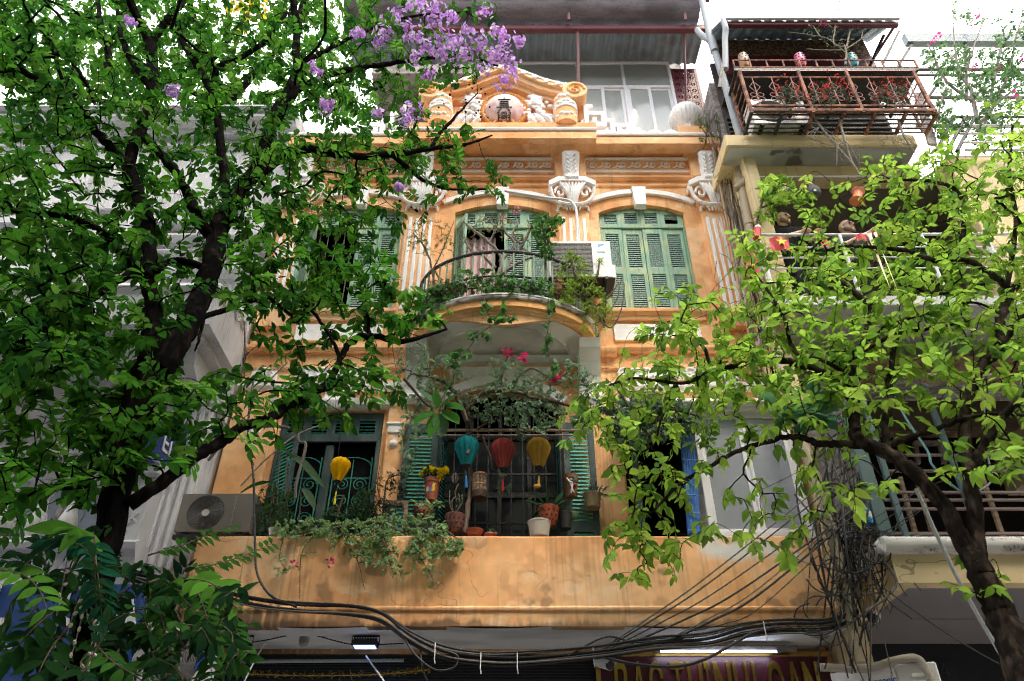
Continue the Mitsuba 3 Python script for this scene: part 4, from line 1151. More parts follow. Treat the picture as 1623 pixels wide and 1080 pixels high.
put("woven_mat", box(lx0 + .15, lx1 - .1, 7.26, 7.30, Zy(88, 7.26), zback), mat("mat_woven", proc(f_mat), 0.8), LR)
put("lower_board", box(lx0 + .15, lx1 - .1, 7.24, 7.28, Zy(118, 7.24), Zy(88, 7.24) - .01), M_MAROON, LR)
put("roof_prop", bar((lx0 + .12, yf + .1, zf0), (P(1140, 140, 6.6)[0], 6.6, Zy(140, 6.6)), .05), M_BLACK, LR)
put("roof_prop", bar((lx1 - .04, yf + .05, zf0), (lx1 - .2, 7.2, Zy(100, 7.2)), .03), M_MAROON, LR)
put("roof_prop", bar((lx1 - .10, yf + .3, zf0 + .1), (lx1 - .3, 7.2, Zy(112, 7.2)), .035), M_BLACK, LR)
put("drain_pipe", tube(spline([P(1146, 32, 6.45), P(1150, 45, 6.45), P(1149, 60, 6.5), P(1150, 110, 6.6)], 5), .045, 10), M_PVC, LR, smooth=50)

# ---------------------------------------------------------------- farther house at the right edge: steel pergola with clear sheets
PG = thing("roof_pergola", "dark steel pergola with pale clear sheets at the upper right corner", "pergola")
yg = 8.0
put("eave_beam", cbox(P(1436, 60, yg)[0], 9.5, yg, yg + .12, Zy(66, yg), Zy(53, yg), .01), mat("mat_eave", (0.12, 0.17, 0.18), 0.5), PG)
for py in (72, 110, 119, 155, 200):
    put("cross_beam", bar(P(1452, py, yg + .1), P(1452, py, yg + .1) + np.array([5, 0, 0]), .045 if py != 119 else .03), M_IRON, PG)
for a, b, c, d in ((1452, 60, 1405, 135), (1425, 50, 1400, 100), (1495, 120, 1465, 165), (1590, 60, 1560, 200), (1530, 60, 1532, 160)):
    put("strut", bar(P(a, b, yg + .05), P(c, d, yg + .05), .04), M_IRON, PG)
put("clear_sheet", box(P(1440, 180, yg + .5)[0], 9.0, yg + 1.5, yg + 1.52, Zy(205, yg + 1.5), Zy(75, yg + 1.5)), mat("mat_clear_sheet", (0.80, 0.81, 0.83), 0.5), PG)
yk = 7.4
for py in (186, 199, 212, 226, 238):
    put("frame_tube", tube([P(1512 + (py - 186) * .35, py, yk - (py - 186) * .008), P(1640, py, yk - (py - 186) * .008)], .02, 8), M_ALU if py > 190 else M_IRON, PG)
for px in (1512, 1530, 1545):
    put("frame_tube", tube([P(px, 186, yk), P(px - 28, 240, yk - .4)], .028, 8), M_IRON, PG)
put("strut", bar(P(1455, 150, 7.2), P(1478, 230, 7.2), .12, .04), M_GWOOD, PG)
FH = thing("far_house", "pale beige house end behind the tree at the right edge", "house")
put("wall", box(P(1540, 300, 7.7)[0], 12.0, 7.72, 14, 6.0, Zy(245, 7.7)), mat("mat_beige", (0.58, 0.50, 0.40), 0.85), FH)
put("louvre_vent", cat(*[box(P(1590, 420, 7.6)[0], 8, 7.62, 7.72, z, z + .03) for z in np.arange(7.7, 8.1, .07)]), M_ALU, FH)

# ---------------------------------------------------------------- white house on the left
W = thing("white_house", "white stucco house with moulded cornices, balusters and blue glazed doors behind the left tree", "house")
YWL = 7.95
wz = Zy(192, YWL)
lw = sg.box(-12, 0, -3.46, wz)
dz = [sg.box(-5.9, 4.2, -4.35, 5.75), sg.box(-8.6, 4.2, -7.1, 5.75), sg.box(-5.5, 7.75, -4.55, 9.5), sg.box(-8.2, 7.75, -7.2, 9.5), sg.box(-11, 0.0, -3.9, 3.6)]
put("wall", ex(lw.difference(unary_union(dz)), YWL, YWL + .3), M_LW, W)
put("end_wall", box(-3.66, -3.46, YWL + .3, 14, 0, wz), M_LW, W)
put("room", cat(box(-12, -3.7, 9.6, 9.7, 0, wz), box(-12, -3.7, YWL + .31, 9.6, 6.6, 6.75)), M_ROOM, W)
def wm(py, h, d, x0=-12, x1=-3.44, nm="moulding", Y=YWL):
    z = Zy(py, Y)
    return put(nm, mould([(Y + .01, z), (Y - d * .4, z), (Y - d * .5, z + h * .3), (Y - d * .9, z + h * .5), (Y - d, z + h * .75), (Y - d, z + h), (Y + .01, z + h)], x0, x1), M_LW, W)
wm(222, .22, .34, nm="cornice"); wm(208, .12, .42, nm="cornice"); wm(240, .08, .08)
wm(395, .14, .18); wm(408, .06, .10); wm(455, .18, .22); wm(478, .08, .12); wm(340, .07, .07)
wm(672, .16, .14); wm(685, .06, .08)
for x in (-3.75, -6.35, -9.0):
    p = put("pilaster", cbox(x - .20, x + .20, YWL - .10, YWL + .02, 4.2, 6.5, .015), M_LW, W)
    for k in range(4):
        put("flute", cbox(x - .15 + k * .1 - .03, x - .15 + k * .1 + .03, YWL - .14, YWL - .095, 4.35, 6.3, .012), M_LW, p)
    put("pilaster_cap", cbox(x - .26, x + .26, YWL - .16, YWL + .02, 6.35, 6.5, .02), M_LW, p)
    put("pilaster_upper", cbox(x - .18, x + .18, YWL - .08, YWL + .02, 7.5, 9.9, .015), M_LW, W)
for (a, b, c, d) in ((-5.9, 4.2, -4.35, 5.75), (-8.6, 4.2, -7.1, 5.75), (-5.5, 7.75, -4.55, 9.5), (-8.2, 7.75, -7.2, 9.5)):
    f = put("window_surround", ex(sg.box(a - .14, b - .05, c + .14, d + .14).difference(sg.box(a, b, c, d)), YWL - .07, YWL + .01), M_LW, W)
    put("frame", cat(*[box(x, x + .06, YWL + .1, YWL + .15, b, d) for x in (a, (a + c) / 2 - .03, c - .06)], box(a, c, YWL + .1, YWL + .15, d - .06, d)), M_GWOOD, f)
    for k in (0, 1):
        u0 = a + .06 + k * ((c - a) / 2 - .03)
        put("pane", box(u0, u0 + (c - a) / 2 - .09, YWL + .12, YWL + .13, b, d - .06), mat("mat_blue_pane", (0.20, 0.24, 0.29), 0.12, spec=.6), f)
# first floor balustrade
yb = 6.95
zt3, zb3 = Zy(742, yb), Zy(862, yb)
put("handrail", mould([(yb - .12, zt3 - .10), (yb - .15, zt3 - .06), (yb - .15, zt3 - .01), (yb - .12, zt3), (yb + .12, zt3), (yb + .15, zt3 - .04), (yb + .12, zt3 - .16), (yb - .09, zt3 - .16)], -11, -3.5), M_LW, W)
put("base_rail", mould([(yb - .14, zb3 - .10), (yb - .16, zb3 - .04), (yb - .10, zb3), (yb + .12, zb3), (yb + .12, zb3 - .3), (yb - .05, zb3 - .3), (yb - .09, zb3 - .16)], -11, -3.5), M_LW, W)
put("balcony_floor", box(-11, -3.5, yb - .05, YWL, zb3 - .42, zb3 - .30), M_LW, W)
hB = zt3 - .16 - zb3
bprof = [(0, 0), (.085, 0), (.085, .06), (.045, .10), (.075, .20), (.095, .30), (.08, .40), (.05, .55), (.035, .72), (.06, .80), (.045, .86), (.08, .93), (.08, 1.0), (0, 1.0)]
for x in np.arange(-10.6, -3.9, .30):
    if min(abs(x - q) for q in (-5.55, -8.2, -3.78)) < .30:
        continue
    put("baluster", lathe([(r, zb3 + z * hB) for r, z in bprof], 18, (x, yb, 0)), M_LW, W, smooth=40)
for x in (-5.55, -8.2):
    p = put("balustrade_pier", cbox(x - .22, x + .22, yb - .11, yb + .11, zb3, zt3 - .16, .012), M_LW, W)
    for zc in (zb3 + hB * .28, zb3 + hB * .75):
        o = [(x + .15 * math.cos(a) * 1.05, zc + .14 * math.sin(a)) for a in np.arange(8) * math.pi / 4 + math.pi / 8]
        put("octagon_panel", ex(sg.Polygon(o), yb - .135, yb - .10), M_LW, p)
x = -3.72
p = put("balustrade_pier", cbox(x - .20, x + .20, yb - .12, yb + .12, zb3 - .05, zt3 - .16, .012), M_LW, W)
put("pier_cap", cbox(x - .25, x + .25, yb - .18, yb + .16, zt3 - .16, zt3 + .02, .02), M_LW, p)
for k, (u, v) in enumerate(((-.06, .62), (.05, .62), (0, .48), (-.06, .34), (.05, .34), (-.0, .76), (-.0, .2))):
    c = (x + u, yb - .125, zb3 + v * hB)
    for s in (1, -1):
        for o in (-.05, .05):
            put("lattice_bar", bar((c[0] + o - .045, c[1], c[2] + s * -.05), (c[0] + o + .045, c[1], c[2] + s * .05), .016), M_LW, p)
put("bracket", mould([(yb - .1, zb3 - .30), (yb - .05, zb3 - .5), (yb + .3, zb3 - .75), (YWL, zb3 - .8), (YWL, zb3 - .3)], -3.75, -3.55), M_LW, W)
# second floor box balcony seen from below, with a scrolled side
X2 = -3.46
sb = sg.Polygon([(6.87, 6.86), (6.87, 7.30), (6.80, 7.38), (6.86, 7.47), (7.0, 7.44), (7.08, 7.36), (7.3, 7.46), (7.5, 7.44), (7.94, 7.52), (7.94, 6.86)])
m = trimesh.creation.extrude_polygon(sb, 5.2, engine="earcut")
v = m.vertices
m = trimesh.Trimesh(np.stack([X2 - v[:, 2], v[:, 0], v[:, 1]], 1), m.faces)
m.fix_normals()
bb = put("box_balcony", m, M_LW, W)
for cy, cz, r in ((6.90, 7.36, .10), (7.06, 7.36, .07), (7.5, 7.46, .08), (7.72, 7.50, .09)):
    a = np.linspace(0, 3.2 * np.pi, 24)
    rr_ = r * (1 - a / 12)
    put("side_scroll", tube(np.stack([X2 + .015 + 0 * a, cy + rr_ * np.cos(a), cz + rr_ * np.sin(a)], 1), .022, 6), M_LW, bb)
put("acanthus_scroll", cat(*[trimesh.creation.icosphere(2, .09).apply_scale((.9, 1.3, .6)).apply_translation((X2 - .02, 7.15 + .13 * k, 7.52 + .03 * (k % 2))) for k in range(5)]), M_LW, bb, smooth=True)
put("bracket", mould([(7.25, 6.86), (7.3, 6.6), (7.6, 6.45), (YWL, 6.3), (YWL, 6.86)], -3.98, -3.72), M_LW, W)
put("soffit_step", box(-8.6, X2 - .12, 7.05, YWL, 6.80, 6.858), M_LW, W)
# blue blade sign on the white house
SG = thing("blade_sign", "tilted blue blade sign with white letters EL beside the left tree trunk", "sign")
XS = -3.5
def yz_poly(pts, x0, x1):
    m = trimesh.creation.extrude_polygon(sg.Polygon(pts), x1 - x0, engine="earcut")
    v = m.vertices
    m = trimesh.Trimesh(np.stack([v[:, 2] + x0, v[:, 0], v[:, 1]], 1), m.faces)
    m.fix_normals()
    return m
def on_x(px, py, X):
    q = P(px, py, 1.0)
    return P(px, py, X / q[0])
q = [on_x(a, b, XS)[1:] for a, b in ((222, 713), (283, 757), (298, 678), (243, 633))]
put("board", yz_poly(q, XS - .10, XS), M_SIGNB, SG)
put("rim", cat(*[bar((XS + .004, *q[i]), (XS + .004, *q[(i + 1) % 4]), .03, .02) for i in range(4)]), mat("mat_blue_rim", (0.20, 0.25, 0.36), 0.5), SG)
def letters(text, h, key, m, M, bold=True, depth=.006):
    put("x", meshkit.text_mesh(text, h, depth, bold), m, key=key, to_world=M)
M = T().translate([XS + .004, float(q[0][0]) + .36, float(q[0][1]) + .20]).rotate([1, 0, 0], 8).rotate([0, 0, 1], 90).rotate([1, 0, 0], 90)
k = key_of("lettering", SG)
letters("EL", .19, k, M_LETW, M)
put("lettering", meshkit.text_mesh("HO", .10, .004, True), M_LETW, SG, to_world=T().translate([XS + .004, float(q[3][0]) + .12, float(q[3][1]) - .2]).rotate([0, 0, 1], 90).rotate([1, 0, 0], 90)) if False else None
# blue shop board with white letters in the lower left corner
SB2 = thing("shop_sign", "blue shop board with a white letter U behind the hanging creeper", "sign")
ysg = 6.55
put("board", cbox(-6.5, P(212, 1000, ysg)[0], ysg, ysg + .12, 2.6, Zy(925, ysg), .01), M_SIGNB, SB2)
for ch, px, py, h in (("L", -40, 990, .34), ("U", 77, 990, .34), ("A", 168, 1000, .26)):
    put("letter", meshkit.text_mesh(ch, h, .02, True), M_LETW, SB2, to_world=T().translate(list(map(float, P(px, py, ysg - .022)))).rotate([1, 0, 0], 90))
for ch, px, py, h in (("3", 184, 1044, .055), ("2a", 160, 1062, .07), ("2", 172, 1056, .05), ("oo", 0, 1029, .06)):
    put("small_letter", meshkit.text_mesh(ch, h, .008, True), M_LETW, SB2, to_world=T().translate(list(map(float, P(px, py, ysg - .01)))).rotate([1, 0, 0], 90))

# ---------------------------------------------------------------- jewellery sign, tube lamp and shop lights under the gallery
JS = thing("shop_signboard", "maroon signboard with gold letters BAC THINH LOAN under the gallery", "sign")
yj = 7.85
j0, j1, jz = P(948, 1045, yj)[0], P(1313, 1045, yj)[0], Zy(1036, yj)
put("board", box(j0, j1, yj, yj + .05, 2.7, jz - .03), mat("mat_sign_maroon", (0.060, 0.006, 0.016), 0.35), JS)
put("gold_frame", cat(cbox(j0 - .03, j1 + .03, yj - .02, yj + .05, jz - .03, jz + .02, .006), cbox(j0 - .03, j0 + .015, yj - .02, yj + .05, 2.7, jz - .03, .006), cbox(j1 - .015, j1 + .03, yj - .02, yj + .05, 2.7, jz - .03, .006)), M_GOLD, JS)
z0 = Zy(1052, yj) - .42
for ch, a, b in (("B", 972, 993), ("A", 1000, 1020), ("C", 1026, 1048), ("T", 1060, 1082), ("H", 1087, 1110), ("I", 1114, 1122), ("N", 1128, 1155), ("H", 1159, 1182), ("L", 1189, 1206), ("O", 1212, 1237), ("A", 1241, 1265), ("N", 1268, 1293)):
    xa_, xb_ = P(a, 1055, yj)[0], P(b, 1055, yj)[0]
    m = meshkit.text_mesh(ch, .42, .035, True)
    m.apply_translation((-m.bounds[0][0], 0, 0))
    m.apply_scale(((xb_ - xa_) / m.bounds[1][0], 1, 1))
    put("letter", m, M_GOLD, JS, to_world=T().translate([float(xa_), yj - .002, float(z0)]).rotate([1, 0, 0], 90))
TLp = thing("tube_lamp", "glowing white fluorescent tube above the maroon signboard", "lamp")
a, b = P(1047, 1033, 7.7), P(1231, 1033, 7.7)
put("fitting", box(a[0] - .05, b[0] + .2, 7.70, 7.76, a[2] + .012, a[2] + .05), M_GWOOD, TLp)
k = put("tube", tube([a, b], .011, 10), M_LETW, TLp)
scene[k]["emitter"] = {"type": "area", "radiance": rgb((0.9, 1.0, 1.25))}
put("end_cap", cat(tube([a - [.04, 0, 0], a], .016, 8), tube([b, b + [.04, 0, 0]], .016, 8)), M_GWOOD, TLp)
TL2 = thing("tube_lamp", "unlit fluorescent batten under the left of the gallery", "lamp")
put("tube", tube([P(375, 1049, 7.9), P(640, 1047, 7.9)], .016, 10), mat("mat_dim_tube", (0.30, 0.34, 0.36), 0.4), TL2)
for i, (px, py, lab) in enumerate(((377, 1026, "black floodlight at the left end of the gallery soffit, switched off"), (579, 1022, "black floodlight glowing faintly blue under the gallery"))):
    F_ = thing("floodlight", lab, "lamp")
    c = P(px, py, 7.5)
    hs = cbox(c[0] - .12, c[0] + .12, 7.44, 7.56, c[2] - .02, c[2] + .035, .008)
    put("housing", hs, M_BLACK, F_)
    for s in np.linspace(-.1, .1, 9):
        put("cooling_fin", box(c[0] + s - .004, c[0] + s + .004, 7.45, 7.55, c[2] + .035, c[2] + .06), M_BLACK, F_)
    put("bracket", tube([(c[0] - .13, 7.5, c[2]), (c[0] - .13, 7.5, 3.59), (c[0] + .13, 7.5, 3.59), (c[0] + .13, 7.5, c[2])], .008, 6), M_BLACK, F_)
    k = put("lens", box(c[0] - .10, c[0] + .10, 7.435, 7.55, c[2] - .028, c[2] - .021), M_LETW, F_)
    if i:
        scene[k]["emitter"] = {"type": "area", "radiance": rgb((0.07, 0.13, 0.30))}
# ---------------------------------------------------------------- air conditioners
def ac_unit(label, x0, x1, y0, y1, z0, z1, m, fan=0.36, dark_grille=False, logo=None):
    """An outdoor unit facing the street: casing, recessed round fan guard of rings and spokes, side panel, brackets."""
    A = thing("air_conditioner", label, "air conditioner")
    w, h = x1 - x0, z1 - z0
    cx, cz, r = x0 + w * fan, (z0 + z1) / 2, min(h * .46, w * .36)
    hole = sg.box(x0 + w * .025, z0 + h * .06, x0 + w * .70, z1 - h * .05) if dark_grille else sg.Point(cx, cz).buffer(r, 24)
    put("casing", cat(ex(sg.box(x0, z0, x1, z1).buffer(-.012).buffer(.012).difference(hole), y0, y0 + .03), cbox(x0, x1, y0 + .03, y1, z0, z1, .006)), m, A)
    put("grille_back", ex(hole, y0 + .026, y0 + .0295), M_BLACK if not dark_grille else mat("mat_grille_back", (0.10, 0.10, 0.10), .6), A)
    q = []
    if dark_grille:
        a, b, c, d = hole.bounds
        for k in range(24):
            q.append(hbar((a, y0 + .008, b + (d - b) * (k + .5) / 24), (c, y0 + .008, b + (d - b) * (k + .5) / 24), .01, .008))
        for k in range(8):
            q.append(bar((a + (c - a) * (k + .5) / 8, y0 + .014, b), (a + (c - a) * (k + .5) / 8, y0 + .014, d), .006))
        put("fan_guard", cat(q), M_GRILL, A)
    else:
        n = 15
        t = np.linspace(0, 2 * np.pi, 33)
        for k in range(1, n + 1):
            rr_ = r * (.18 + .80 * k / n)
            q.append(tube(np.stack([cx + rr_ * np.cos(t), y0 + .005 + 0 * t, cz + rr_ * np.sin(t)], 1), .0035, 4, cap=False))
        for a in np.arange(12) * math.pi / 6:
            q.append(bar((cx + .18 * r * math.cos(a), y0 + .012, cz + .18 * r * math.sin(a)), (cx + r * math.cos(a + .5), y0 + .012, cz + r * math.sin(a + .5)), .005))
        put("fan_guard", cat(q), mat("mat_fan_guard", (0.10, 0.095, 0.09), .5) if m == M_ACG else M_GRILL, A)
        put("hub", tube([(cx, y0 + .0, cz), (cx, y0 + .025, cz)], r * .20, 20), mat("mat_hub", (0.50, 0.48, 0.45), .5), A)
        put("side_panel_line", box(x0 + w * .735, x0 + w * .742, y0 - .002, y0 + .004, z0 + .02, z1 - .02), M_GRILL, A)
    put("foot", cat(box(x0 + .08, x0 + .13, y0 + .01, y1, z0 - .03, z0 - .001), box(x1 - .13, x1 - .08, y0 + .01, y1, z0 - .03, z0 - .001)), M_BLACK, A)
    return A


A1 = ac_unit("white air conditioner unit on brackets right of the curved balcony", .49, 1.315, 7.45, 7.78, 8.08, 8.71, M_ACW, dark_grille=True)
put("wall_bracket", cat(*[box(x, x + .04, 7.40, 7.99, 8.0, 8.045) for x in (.58, 1.2)], *[bar((x + .02, 7.46, 8.0), (x + .02, 7.98, 7.70), .03) for x in (.58, 1.2)]), M_IRON, A1)
put("drip_tray", box(.47, 1.34, 7.43, 7.85, 8.046, 8.05), M_BLACK, A1)
put("badge", sg and ex(sg.Polygon([(1.15, 8.60), (1.24, 8.655), (1.15, 8.655)]), 7.445, 7.4495), mat("mat_badge_blue", (0.16, 0.42, 0.62), .5), A1)
put("badge_text", meshkit.text_mesh("DAIKIN", .022, .003, True), mat("mat_badge_teal", (0.16, 0.34, 0.40), .5), A1, to_world=T().translate([1.13, 7.449, 8.50]).rotate([1, 0, 0], 90))
put("valve_cover", cbox(1.3155, 1.37, 7.52, 7.74, 8.12, 8.36, .01), M_ACW, A1)
A2 = ac_unit("beige air conditioner unit on the left end of the orange parapet", -3.47, -2.70, 7.42, 7.74, 4.60, 5.02, M_ACG)
put("wall_bracket", cat(box(-3.46, -2.72, 7.40, 7.45, 4.52, 4.565), box(-3.3, -3.26, 7.4, 7.99, 4.52, 4.56), box(-2.9, -2.86, 7.4, 7.99, 4.52, 4.56)), M_BLACK, A2)
c = P(238, 1062, 6.9)
A3 = ac_unit("white air conditioner unit low down behind the creeper", c[0] - .35, c[0] + .45, 6.9, 7.2, 2.95, 3.50, M_ACW, fan=.64)
put("badge", box(c[0] + .38, c[0] + .449, 6.895, 6.8995, 3.15, 3.30), mat("mat_badge_deep_blue", (0.01, 0.06, 0.30), .5), A3)
put("wire_guard", cat(*[bar((c[0] - .45, 6.86, z), (c[0] - .05, 6.86, z), .012) for z in np.arange(2.95, 3.5, .07)], *[bar((x, 6.86, 2.9), (x, 6.86, 3.48), .012) for x in (c[0] - .45, c[0] - .25, c[0] - .05)]), M_ALU, A3)
# unit in the lower right seen from its end
q = P(1419, 1053, 7.0)
A4 = thing("air_conditioner", "white air conditioner unit with a pipe over it at the bottom right", "air conditioner")
put("casing", cbox(q[0] - .02, q[0] + .32, 7.0, 7.8, 2.75, q[2], .012).apply_transform(trimesh.transformations.rotation_matrix(-.35, [0, 0, 1], [q[0], 7, 0])), M_ACW, A4)
put("vent_louver", cat(*[cbox(q[0] + .10, q[0] + .26, 6.975, 6.999, q[2] - .12 - .06 * k, q[2] - .085 - .06 * k, .006) for k in range(4)]).apply_transform(trimesh.transformations.rotation_matrix(-.35, [0, 0, 1], [q[0], 7, 0])), M_ACW, A4)
put("brand_text", meshkit.text_mesh("Panasonic", .05, .003, True), mat("mat_text_blue", (0.01, 0.07, 0.36), .5), A4, to_world=T().translate([q[0] - .32, 7.49, q[2] - .16]).rotate([0, 0, 1], -52).rotate([1, 0, 0], 90)) if False else None
put("front_panel", cbox(-.55, 0, -.012, 0, -.5, 0, .005), M_ACW, A4, to_world=T().translate([q[0] - .02, 7.0, q[2] - .005]).rotate([0, 0, 1], -38))
put("brand_text", meshkit.text_mesh("Panasonic", .045, .003, True), mat("mat_text_blue", (0.01, 0.07, 0.36), .5), A4, to_world=T().translate([q[0] - .02, 7.0, q[2] - .005]).rotate([0, 0, 1], -38).translate([-.30, -.014, -.14]).rotate([1, 0, 0], 90))
put("pipe_lagging", tube(spline([P(1300, 1058, 7.2), P(1370, 1060, 7.1), P(1420, 1047, 6.95), P(1452, 1044, 6.92), P(1468, 1062, 6.9), P(1480, 1090, 6.9)], 6), .035, 10, jitter=.05), mat("mat_lagging", (0.38, 0.34, 0.28), .9), A4, smooth=60)
put("street_number", meshkit.text_mesh("84", .13, .004), mat("mat_dim_text", (0.035, 0.04, 0.042), .6), thing("number_plate", "dark plate with the house number 84 at the bottom right", "sign"), to_world=T().translate(list(map(float, P(1475, 1072, 8.9)))).rotate([1, 0, 0], 90))
put("plate", box(P(1470, 1060, 8.92)[0], P(1515, 1060, 8.92)[0], 8.92, 8.93, Zy(1080, 8.92), Zy(1050, 8.92)), mat("mat_plate", (0.014, 0.02, 0.03), .5), "number_plate")
# unit in the cage
q0, q1 = P(1183, 155, 6.75), P(1250, 185, 6.75)
A5 = ac_unit("white air conditioner unit inside the cage balcony", q0[0], q0[0] + .78, 6.72, 7.0, 10.27, 10.80, M_ACW)

# ---------------------------------------------------------------- silk lanterns
def lantern(label, px, y0, y1, wpx, col, tcol, ribs=12, tail=28, Y=7.55, tx=0, hang=None, tilt=0.0):
    L = thing("silk_lantern", label, "lantern", "silk lanterns over the first floor gallery")
    c0, c1 = P(px, y0, Y), P(px, y1, Y)
    h, r = c0[2] - c1[2], abs(P(px + wpx / 2, (y0 + y1) / 2, Y)[0] - P(px, (y0 + y1) / 2, Y)[0])
    prof = [(.30, 1.0), (.60, .965), (.84, .88), (.97, .77), (1.0, .68), (.95, .57), (.83, .42), (.68, .27), (.54, .12), (.43, 0.0)]
    t = np.array(prof)
    ts = spline(np.stack([t[:, 0], 0 * t[:, 0], t[:, 1]], 1), 4)
    m = lathe([(a * r, z * h) for a, _, z in ts], ribs * 6, (0, 0, 0), ribs=ribs, amp=.20)
    R_ = trimesh.transformations.rotation_matrix(tilt, [0, 1, 0])
    def pl(m_):
        m_.apply_transform(R_)
        m_.apply_translation(c1 + [tilt * -h * .5, 0, 0])
        return m_
    zz = m.vertices[:, 2] / h
    colv = np.array(col)[None] * (0.88 + .24 * meshkit.fbm(m.vertices * 22, 3)[:, None])
    put("shade", pl(m), "mat_silk", L, smooth=True, color=np.clip(colv, 0, 1))
    put("bottom_ring", pl(lathe([(.30 * r, -.012), (.39 * r, -.012), (.40 * r, .008), (.30 * r, .012)], 24)), mat(f"mat_ring_{px}", np.array(col) * .9 + .02, .6), L, smooth=30)
    put("bottom_cone", pl(lathe([(.34 * r, -.012), (.12 * r, -.055), (0, -.06)], 20)), M_BLACK, L)
    put("top_cap", pl(lathe([(0, h + .02), (.10 * r, h + .02), (.34 * r, h - .002), (.30 * r, h - .01)], 24)), M_BLACK, L)
    b = c1 + [0, 0, -.06]
    e = P(px + tx, y1 + tail + 8, Y)
    top = b + (e - b) * .28
    put("cord", tube([b, top], .003, 5), M_BLACK, L)
    n = 22
    st = [tube([top + [rng.uniform(-.004, .004), rng.uniform(-.004, .004), 0], e + [rng.uniform(-.012, .012), rng.uniform(-.012, .012), rng.uniform(-.012, .012)]], .0042, 4) for _ in range(n)]
    put("tassel", cat(st), mat(f"mat_tassel_{px}", tcol, .7), L)
    put("tassel_knot", trimesh.creation.icosphere(2, .014).apply_translation(top), M_BLACK, L, smooth=True)
    hw = c0 + [0, 0, .02]
    put("hanging_wire", tube([hw, hang if hang is not None else hw + [0, 0.0, .10]], .0035, 5), M_BLACK, L)
    return L

lantern("teal silk lantern with a blue tassel, left of the three over the door", 739, 694, 736, 36, (0.025, 0.26, 0.29), (0.02, 0.22, 0.55))
lantern("maroon silk lantern with a red tassel, middle one over the door", 797, 698, 741, 36, (0.33, 0.065, 0.06), (0.55, 0.03, 0.03))
G3 = lantern("dull gold silk lantern with a yellow tassel, right of the three over the door", 854, 697, 739, 36, (0.46, 0.28, 0.05), (0.60, 0.46, 0.05), tail=22)
put("charm", trimesh.creation.icosphere(2, .028).apply_scale((1.5, .8, .9)).apply_translation(P(851, 771, 7.55)), mat("mat_charm", (0.60, 0.27, 0.06), .6), G3, smooth=True)
lantern("bright yellow silk lantern hanging alone before the left first floor window", 536, 727, 761, 30, (0.75, 0.42, 0.01), (0.68, 0.55, 0.01), ribs=8, tail=30, Y=7.6, tx=-6, hang=P(541, 655, 7.6), tilt=.06)

# ---------------------------------------------------------------- pots, bowls and baskets
def pot(label, px, py_base, wpx, hpx, Y, m, kind="pot", cat_="flower pot", rim=True, tilt=0.0, soil=True, name="flower_pot", holes=False, hangs=None):
    K = thing(name, label, cat_)
    b, t = P(px, py_base, Y), P(px, py_base - hpx, Y)
    h, r = t[2] - b[2], abs(P(px + wpx / 2, py_base - hpx / 2, Y)[0] - P(px, py_base - hpx / 2, Y)[0])
    if kind == "bowl":
        prof = [(0, 0), (.45, 0), (.70, .12), (.90, .42), (.97, .78), (1.03, .84), (1.05, .97), (.98, 1.0), (.92, .92), (.85, .5), (0, .40)]
    elif kind == "bucket":
        prof = [(0, 0), (.74, 0), (.76, .02), (.95, .9), (1.0, .92), (1.0, 1.0), (.93, 1.0), (.90, .85), (0, .8)]
    elif kind == "round":
        prof = [(0, 0), (.5, 0), (.8, .15), (.98, .45), (.95, .72), (.82, .9), (.88, .95), (.86, 1.0), (.76, 1.0), (.74, .85), (0, .8)]
    else:
        prof = [(0, 0), (.68, 0), (.70, .02), (.90, .80), (.99, .81), (1.0, 1.0), (.92, 1.0), (.88, .84), (0, .8)]
    body = lathe([(a * r, z * h) for a, z in prof], 40)
    M_ = trimesh.transformations.rotation_matrix(tilt, [0, 1, 0])
    def pl(x):
        x.apply_transform(M_)
        x.apply_translation(b)
        return x
    put("body", pl(body), m, K, smooth=35)
    if soil:
        put("soil", pl(lathe([(0, .885 * h), (.86 * r, .86 * h)], 24)), mat("mat_soil", (0.035, 0.025, 0.018), .95), K)
    if holes:
        q = []
        for i in range(3):
            for j in range(12):
                a = (j + .5 * (i % 2)) * math.pi / 6
                zz = (.22 + .24 * i) * h
                rad = np.interp(zz / h, [.0, .8], [.70, .90]) * r if kind != "bowl" else np.interp(zz / h, [.12, .42, .78], [.70, .90, .97]) * r
                s = trimesh.creation.icosphere(1, .016 if kind != "bowl" else .011).apply_scale((1, 1, 1))
                q.append(s.apply_translation((rad * .985 * math.cos(a), rad * .985 * math.sin(a), zz)))
        put("drain_holes", pl(cat(q)), M_BLACK, K, smooth=True)
    if hangs is not None:
        wires = [tube([b + [r * .9 * math.cos(a), r * .9 * math.sin(a), h], hangs], .003, 4) for a in (0.5, 2.6, 4.7)]
        put("wire", cat(*wires), M_BLACK, K)
    return K, b, t, r, h


